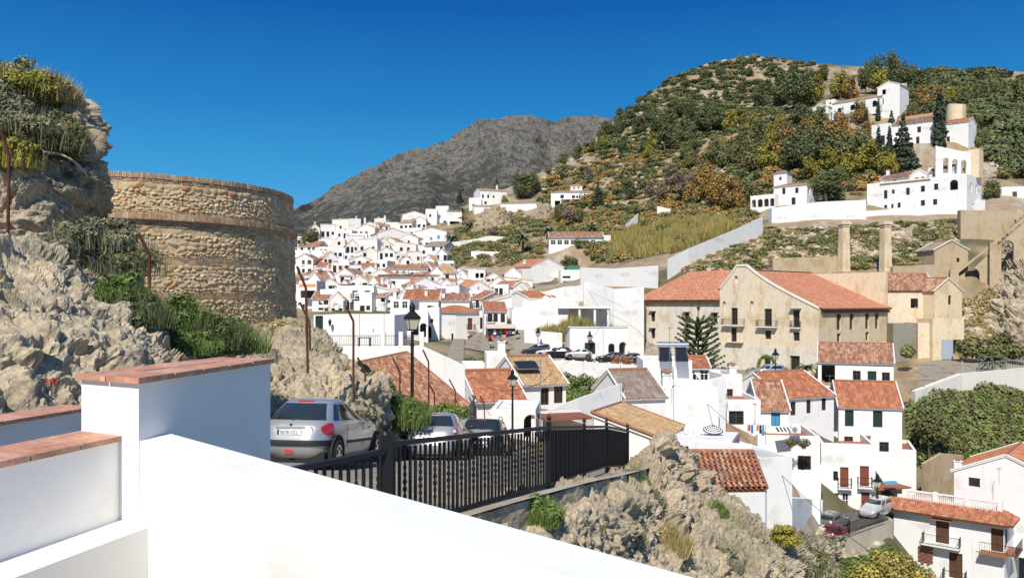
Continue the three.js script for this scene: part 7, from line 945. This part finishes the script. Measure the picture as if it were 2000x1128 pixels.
{ const t = thing('leafy_shrub', 'dark green tree beside the tall green-shuttered house', 'shrub', at(1815, 872, 94), 0); mesh('foliage', leaves([[0, 2.6, 0, 1.6, 2.4, 1.5], [1.4, 2, .3, 1.4, 1.8, 1.3], [-.6, 4, 0, .9, 1.2, .9]], 3000, .2, 'oak', 29), M.leaf, t, true); mesh('trunk', bar(V(0, -2, 0), V(0, 3, 0), .15), M.bark, t); }
// ---------- small things ----------
function dish(label, px, py, d, r, yaw) { const t = thing('satellite_dish', label, 'satellite dish', at(px, py, d), yaw, 'satellite dishes'), g = lathe([[0, 0], [r * .4, .03 * r], [r * .75, .11 * r], [r, .2 * r]], 24); g.rotateX(Math.PI / 2 - .45); mesh('reflector', g, M.dish, t); mesh('feed_arm', bar(V(0, -r * .7, .25 * r), V(0, .05, r * .9), .02), M.grey, t); mesh('mast', bar(V(0, -r * 1.5, -.1), V(0, 0, -.08), .035), M.grey, t); return t; }
dish('large white satellite dish above the small orange roof', 1355, 838, 43.5, .46, -.25); dish('white satellite dish on the terrace house wall', 728, 632, 70, .5, -.1); dish('small dish on roof near the corner house', 985, 556, 180, .5, .2);
{ // striped parasol
  const t = thing('parasol', 'black and white striped parasol beside the large dish', 'parasol', at(1391, 862, 43.4), 0); mesh('pole', bar(V(0, -.4, 0), V(0, .95, 0), .025), M.grey, t);
  const bands = []; for (let k = 0; k < 9; k++) { const r0 = .06 + k * .052, r1 = r0 + .052, y = r => .95 - .28 * r - .45 * r * r, g = lathe([[r0, y(r0)], [r1, y(r1)]], 16); g.rotateX(.3); const b = mesh('canopy_band', g, k % 2 ? M.white : std(.03, .03, .04), t); }
}
function antenna(label, px, py, d, h) { const t = thing('tv_antenna', label, 'antenna', at(px, py, d), px, 'roof antennas'); mesh('mast', bar(V(0, 0, 0), V(0, h, 0), .022, 5), M.grey, t); mesh('crossbar', bar(V(-.5, h - .15, 0), V(.5, h - .15, 0), .012, 4), M.grey, t); for (let i = 0; i < 6; i++) mesh('element', bar(V(-.45 + i * .18, h - .15, -.22), V(-.45 + i * .18, h - .15, .22), .007, 4), M.grey, t); }
[[702, 655, 69, 2.2, 'antenna on the terrace of white terrace house'], [750, 650, 69, 2.6, 'tall mast right of the wall dish'], [1308, 742, 64, 4.2, 'tall antenna mast in front of solar cube'], [1316, 838, 60, 4.6, 'thin mast before blank white wall'], [1212, 812, 61, 4.6, 'thin mast by the grey-brown roof'], [1056, 840, 48, 4.2, 'dark service pole behind the railing'], [1952, 945, 78, 1.6, 'antenna on the lower right house roof'], [1621, 754, 99, 1.4, 'antenna over the white house before mill'], [1475, 836, 70, 2.2, 'antenna above the drying clothes'], [700, 445, 318, 3, 'antenna on skyline house'], [1413, 976, 29.5, 1.1, 'low black antenna before the barrel tiled roof']].forEach(([x, y, d, h, l]) => antenna(l, x, y, d, h));
{ // power lines
  const wireOf = (l, pts) => tag(mesh('power_cable', tube(pts.map(p => at(...p)), .022, 30, 4), M.wire), l, 'cable', 'overhead cables');
  wireOf('dark cable running from the white slope to car park', [[1080, 555, 165], [1130, 590, 140], [1185, 610, 125], [1240, 640, 112], [1300, 720, 84], [1360, 770, 70], [1440, 840, 58], [1560, 960, 48], [1700, 1080, 42], [1800, 1150, 40]]);
  wireOf('thick twisted cable descending to the car park wall', [[1190, 606, 124], [1165, 650, 110], [1130, 690, 100], [1100, 712, 92]]);
  wireOf('thin cable sagging over the orange roof', [[920, 735, 58], [960, 758, 56], [1000, 762, 52], [1050, 750, 56], [1078, 728, 62]]);
  wireOf('thin cable across the white slope', [[1070, 540, 170], [1130, 560, 150], [1220, 600, 125]]);
}
{ // terrace of the white house behind the tower
  const t = thing('terrace_railing', 'thin iron railing with white posts on the terrace house', 'railing', at(720, 690, 66), 0), g = (x, y) => at(x, y, 66).sub(at(720, 690, 66)); const bars = [];
  for (let x = 632; x < 818; x += 4.4) bars.push(bar(g(x, 674), g(x, 655), .014, 4)); bars.push(bar(g(632, 655), g(818, 655), .02, 4), bar(g(632, 673), g(818, 673), .02, 4)); mesh('bars', bars, M.iron, t).userData.kind = 'stuff'; for (const x of [748, 783, 824]) { const p = g(x, 676); mesh('post', box(.34, 1.25, .34, p.x, p.y + .55, p.z), M.white, t); }
  const l = thing('wall_lantern', 'small wall lantern on the terrace house', 'lantern', at(644, 630, 73.6), 0); mesh('lantern', [lathe([[.02, -.35], [.12, -.1], [.16, .15], [.05, .3], [.02, .4]], 6)], M.iron, l);
  for (const [x, l2] of [[712, 'dark terrace table with stools'], [795, 'small bistro set at the terrace corner']]) { const q = thing('terrace_table', l2 + ' on the white house', 'table', at(x, 676, 68), 0, 'terrace furniture'); mesh('top', box(1.1, .05, .7, 0, .72, 0), M.iron, q); for (const s of [-1, 1]) mesh('leg', box(.05, .7, .6, s * .45, .35, 0), M.iron, q); }
}
// market stall, plaza lamps, awnings
{ const t = thing('market_stall', 'market stall with cream awning and colourful goods at the plaza', 'stall', at(978, 662, 127), .05), R = rng(3); mesh('awning', polyPrism([V(-2.3, 2.3, -1.4), V(2.2, 2.3, -1.4), V(2.5, 1.75, 1.1), V(-2.2, 1.75, 1.1)], V(0, -.06, 0)), M.awning, t); for (const x of [-2.1, 0, 2.2]) mesh('pole', bar(V(x, 0, 1), V(x, 1.8, 1), .03), M.grey, t); const cols = [M.red, M.pink, M.blue, M.white, M.woodBrown, M.green, M.teal]; for (let i = 0; i < 18; i++) mesh('goods', box(.25 + R() * .3, .3 + R() * .5, .2, -1.9 + (i % 9) * .48, .35 + Math.floor(i / 9) * .75, .2 + R() * .6), cols[Math.floor(R() * 7)], t); mesh('back_panel', box(4.6, 2.1, .08, 0, 1.05, -1.3), M.woodBrown, t); }
for (const [x, y, d, h, l] of [[984, 700, 121, 4.4, 'twin lantern lamp in the plaza middle'], [1010, 688, 124, 3.6, 'plaza lamp beside the whitewashed bank'], [1051, 692, 119, 4, 'lamp standing before the white wall'], [1152, 698, 115.2, 3.8, 'lamp in front of the green board'], [1077, 742, 94, 3.4, 'lamp before the car park retaining wall'], [958, 700, 119, 3.4, 'lamp beside the shop awning'], [1515, 742, 96, 3.8, 'lamp at the flower doorway of mill'], [1714, 975, 80, 2.6, 'lamp on the balcony house corner']]) streetLamp(l, at(x, y, d), h, 1.5);
{ // doorway flowers and clutter by the mill
  const t = thing('flower_arch', 'flower-covered archway at a mill doorway', 'arch', at(1499, 728, 108.4), -33 * RAD); const L = []; for (let i = 0; i <= 10; i++) { const a = Math.PI * i / 10; L.push([Math.cos(a) * 1.1, .9 + Math.sin(a) * 1.3, .3, .25, .3, .25]); } mesh('foliage', leaves(L, 900, .13, 'bright', 44), M.leaf, t, true); mesh('frame', tube([V(-1.1, 0, .3), V(-1.1, 1.2, .3), V(0, 2.2, .3), V(1.1, 1.2, .3), V(1.1, 0, .3)], .04), M.iron, t);
  [[1530, 732, 'white flowering pots right of the archway'], [1470, 732, 'leafy pots left of the archway'], [1228, 712, 'pink flower tubs at the road parapet'], [1205, 708, 'red flowers near the stone doorway']].forEach(([x, y, l], i) => { const p = thing('flower_pots', l, 'plant', at(x, y, i < 2 ? 104 : 107), 0, 'flower pots'); mesh('foliage', leaves([[0, .5, 0, .9, .5, .4]], 500, .12, i < 2 ? 'bright' : 'orange', 50 + i), M.leaf, p, true); mesh('pot', box(1.4, .35, .4, 0, .15, 0), M.terracotta, p); if (i > 1) mesh('blossom', [0, 1, 2, 3, 4, 5, 6, 7].map(k => ball(.13, -.7 + k * .2, .7 + .25 * Math.sin(k * 2), .2, 5)), M.pink, p); });
}
{ // road parapet with posts
  const t = thing('road_parapet', 'white parapet with small posts along the car park road', 'parapet', at(1120, 706, 104), 0), o = at(1120, 706, 104), pts = [[990, 700, 115], [1120, 706, 105], [1258, 716, 97]]; const rg = []; for (let i = 0; i < 2; i++) rg.push(bar(at(...pts[i]).sub(o), at(...pts[i + 1]).sub(o), .12, 6)); rg.forEach(g => mesh('rail', g, M.white, t)); for (let i = 0; i <= 12; i++) { const u = i / 12 * 2, k = Math.min(1, Math.floor(u)), p = at(...pts[k].map((v, j) => lerp(v, pts[k + 1][j], u - k))).sub(o); mesh('post', box(.3, 1.3, .3, p.x, p.y - .4, p.z), M.white, t); } }
{ // dark fence on the lower street
  const t = thing('street_fence', 'dark iron fence along the lower street edge', 'railing', at(1660, 1055, 74)), o = at(1660, 1055, 74), P = [[1578, 1070, 71], [1612, 1066, 72.6], [1660, 1042, 74.6], [1728, 1016, 77]]; for (let i = 0; i < 3; i++) { const a = at(...P[i]).sub(o), b = at(...P[i + 1]).sub(o), L = a.distanceTo(b), n = Math.round(L / .14), g = []; for (const y of [.05, 1]) g.push(bar(a.clone().add(V(0, y, 0)), b.clone().add(V(0, y, 0)), .025, 4)); for (let k = 0; k <= n; k++) { const p = a.clone().lerp(b, k / n); g.push(bar(p, p.clone().add(V(0, 1, 0)), .016, 4)); } mesh('fence_panel', g, M.iron, t).userData.kind = 'stuff'; mesh('post', bar(a, a.clone().add(V(0, 1.15, 0)), .05, 6), M.iron, t); } }
{ // yard railing at right, its white chairs and terrace bushes
  const t = thing('yard_railing', 'thin railing on the pale wall of the yard at right', 'railing', at(1900, 735, 107)), o = at(1900, 735, 107), g = [], a = at(1880, 728, 106).sub(o), b = at(2010, 716, 112).sub(o); for (let k = 0; k <= 26; k++) { const p = a.clone().lerp(b, k / 26); g.push(bar(p, p.clone().add(V(0, 1.1, 0)), .015, 4)); } g.push(bar(a.clone().add(V(0, 1.1, 0)), b.clone().add(V(0, 1.1, 0)), .025, 4), bar(a.clone().add(V(0, .15, 0)), b.clone().add(V(0, .15, 0)), .02, 4)); mesh('bars', g, M.lightGrey, t).userData.kind = 'stuff'; mesh('end_post', bar(a, a.clone().add(V(0, 1.6, 0)), .05), M.lightGrey, t);
  [[1895, 690, 118, 2.2, 'bushy vine beside the garage door'], [1950, 696, 118, 2, 'dark hedge behind the yard'], [1985, 694, 118, 2, 'hedge at the right edge of the yard'], [1960, 668, 121, 1.6, 'shrub hanging on the cliff foot'], [1775, 690, 116, 1.5, 'dark bush under the stained block wall']].forEach(([x, y, d, s, l], i) => { const q = thing('yard_shrub', l, 'shrub', at(x, y + 6, d), i, 'yard shrubs'); mesh('foliage', leaves([[0, .7, 0, 1.2, .8, .8], [.9, .5, 0, .8, .6, .7]], 900, .2, 'oak', 60 + i), M.leaf, q, true); q.scale.setScalar(s * .8); }); }
{ // clothes line, green awning, air conditioner, terrace plants
  const t = thing('clothes_line', 'washing hung on a line between white houses', 'laundry', at(1478, 850, 68)), cols = [M.red, M.blue, M.white, M.pink, M.nearBlack, M.teal]; mesh('line', bar(V(-.7, .9, 0), V(.7, 1, 0), .01, 4), M.grey, t); for (let i = 0; i < 6; i++) mesh('garment', box(.18, .5 + .2 * (i % 3), .03, -.6 + i * .23, .62 - .1 * (i % 3), 0), cols[i], t); for (const s of [-1, 1]) mesh('pole', bar(V(s * .75, -.8, 0), V(s * .75, 1, 0), .02), M.grey, t);
  const a = thing('green_awning', 'small green striped awning on the plant terrace', 'awning', at(1532, 840, 68.5)); for (let i = 0; i < 8; i++) mesh('stripe', polyPrism([V(-.6 + i * .15, .2, -.4), V(-.45 + i * .15, .2, -.4), V(-.45 + i * .15, -.05, .3), V(-.6 + i * .15, -.05, .3)], V(0, -.03, 0)), i % 2 ? M.white : M.green, a);
  const c = thing('air_conditioner', 'white air conditioning unit beside green awning', 'air conditioner', at(1554, 838, 69)); mesh('case', box(.8, .6, .35), M.dish, c); const f = new THREE.CylinderGeometry(.22, .22, .03, 16); f.rotateX(Math.PI / 2); f.translate(-.12, 0, .18); mesh('fan_grille', f, M.grey, c);
  for (const [x, y, d, l] of [[1545, 872, 68, 'potted plants on the terrace corner'], [1570, 874, 68, 'dark barbecue and pots on the terrace']]) { const q = thing('terrace_plants', l, 'plant', at(x, y, d), 0, 'terrace plants'); mesh('foliage', leaves([[0, .4, 0, .6, .4, .4]], 350, .1, 'oak', x), M.leaf, q, true); mesh('pot', cyl(.2, .15, .3, 0, .05, 0), M.terracotta, q); }
}
{ // stack of awnings and parasols in the village
  const aw = thing('orange_awning', 'orange awning shading a dark terrace beside the tower', 'awning', at(600, 560, 165)); mesh('canvas', polyPrism([V(-1.6, .6, -.8), V(1.6, .6, -.8), V(1.7, 0, .6), V(-1.7, 0, .6)], V(0, -.05, 0)), M.orangeCloth, aw);
  for (const [x, l] of [[900, 'left red parasol on the upper village edge'], [909, 'right red parasol on the upper village edge']]) { const t = thing('red_parasol', l, 'parasol', at(x, 436, 318), 0, 'red parasols'), g = new THREE.ConeGeometry(1.4, .7, 8); g.translate(0, 2.3, 0); mesh('canopy', g, M.red, t); mesh('pole', bar(V(0, 0, 0), V(0, 2.4, 0), .04), M.grey, t); }
  const gn = thing('green_net', 'green shade net over a garden in the village', 'net', at(870, 512, 236)); mesh('sheet', polyPrism([V(-3, .3, 0), V(3, .1, 0), V(3.2, .6, -3), V(-2.8, .8, -3)], V(0, -.04, 0)), M.greenNet, gn); const g2 = thing('green_net', 'green net behind the pergola house', 'net', at(1118, 524, 204)); mesh('sheet', polyPrism([V(-1.6, -.6, 0), V(1.6, -.2, 0), V(1.5, .9, -1.5), V(-1.2, .6, -1.5)], V(0, -.04, 0)), M.greenNet, g2);
  const bt = thing('blue_tarp', 'blue tarpaulin on a terracotta terrace', 'tarpaulin', at(1742, 945, 84)); mesh('sheet', polyPrism([V(-.7, 0, .2), V(.6, .1, .2), V(.7, .25, -.5), V(-.6, .2, -.5)], V(0, -.04, 0)), M.teal, bt);
  for (const [x, y, d, l, w] of [[1100, 813, 52, 'red terracotta terrace floor below the railing', 3.2], [1730, 950, 86, 'terracotta terrace beside the balcony house', 4.5]]) { const q = thing('terrace_deck', l, 'terrace', at(x, y, d), .3); mesh('deck', box(w, .15, 2.4), M.brickRed, q); mesh('edge', box(w + .2, .3, .2, 0, .05, -1.3), M.white, q); }
}
{ // people-free pergola bars over the long terraces
  const t = thing('pergola', 'dark wooden pergola on the garden terrace', 'pergola', at(990, 516, 226)); for (let i = 0; i < 5; i++) mesh('post', box(.18, 2.4, .18, -3 + i * 1.5, 0, 0), M.woodBrown, t); for (let i = 0; i < 3; i++) mesh('beam', box(6.4, .16, .16, 0, 1.2, -i * .9), M.woodBrown, t); }
scene.traverse(o => { if (o.isMesh) { o.castShadow = true; o.receiveShadow = true; } });
renderer.render(scene, camera);
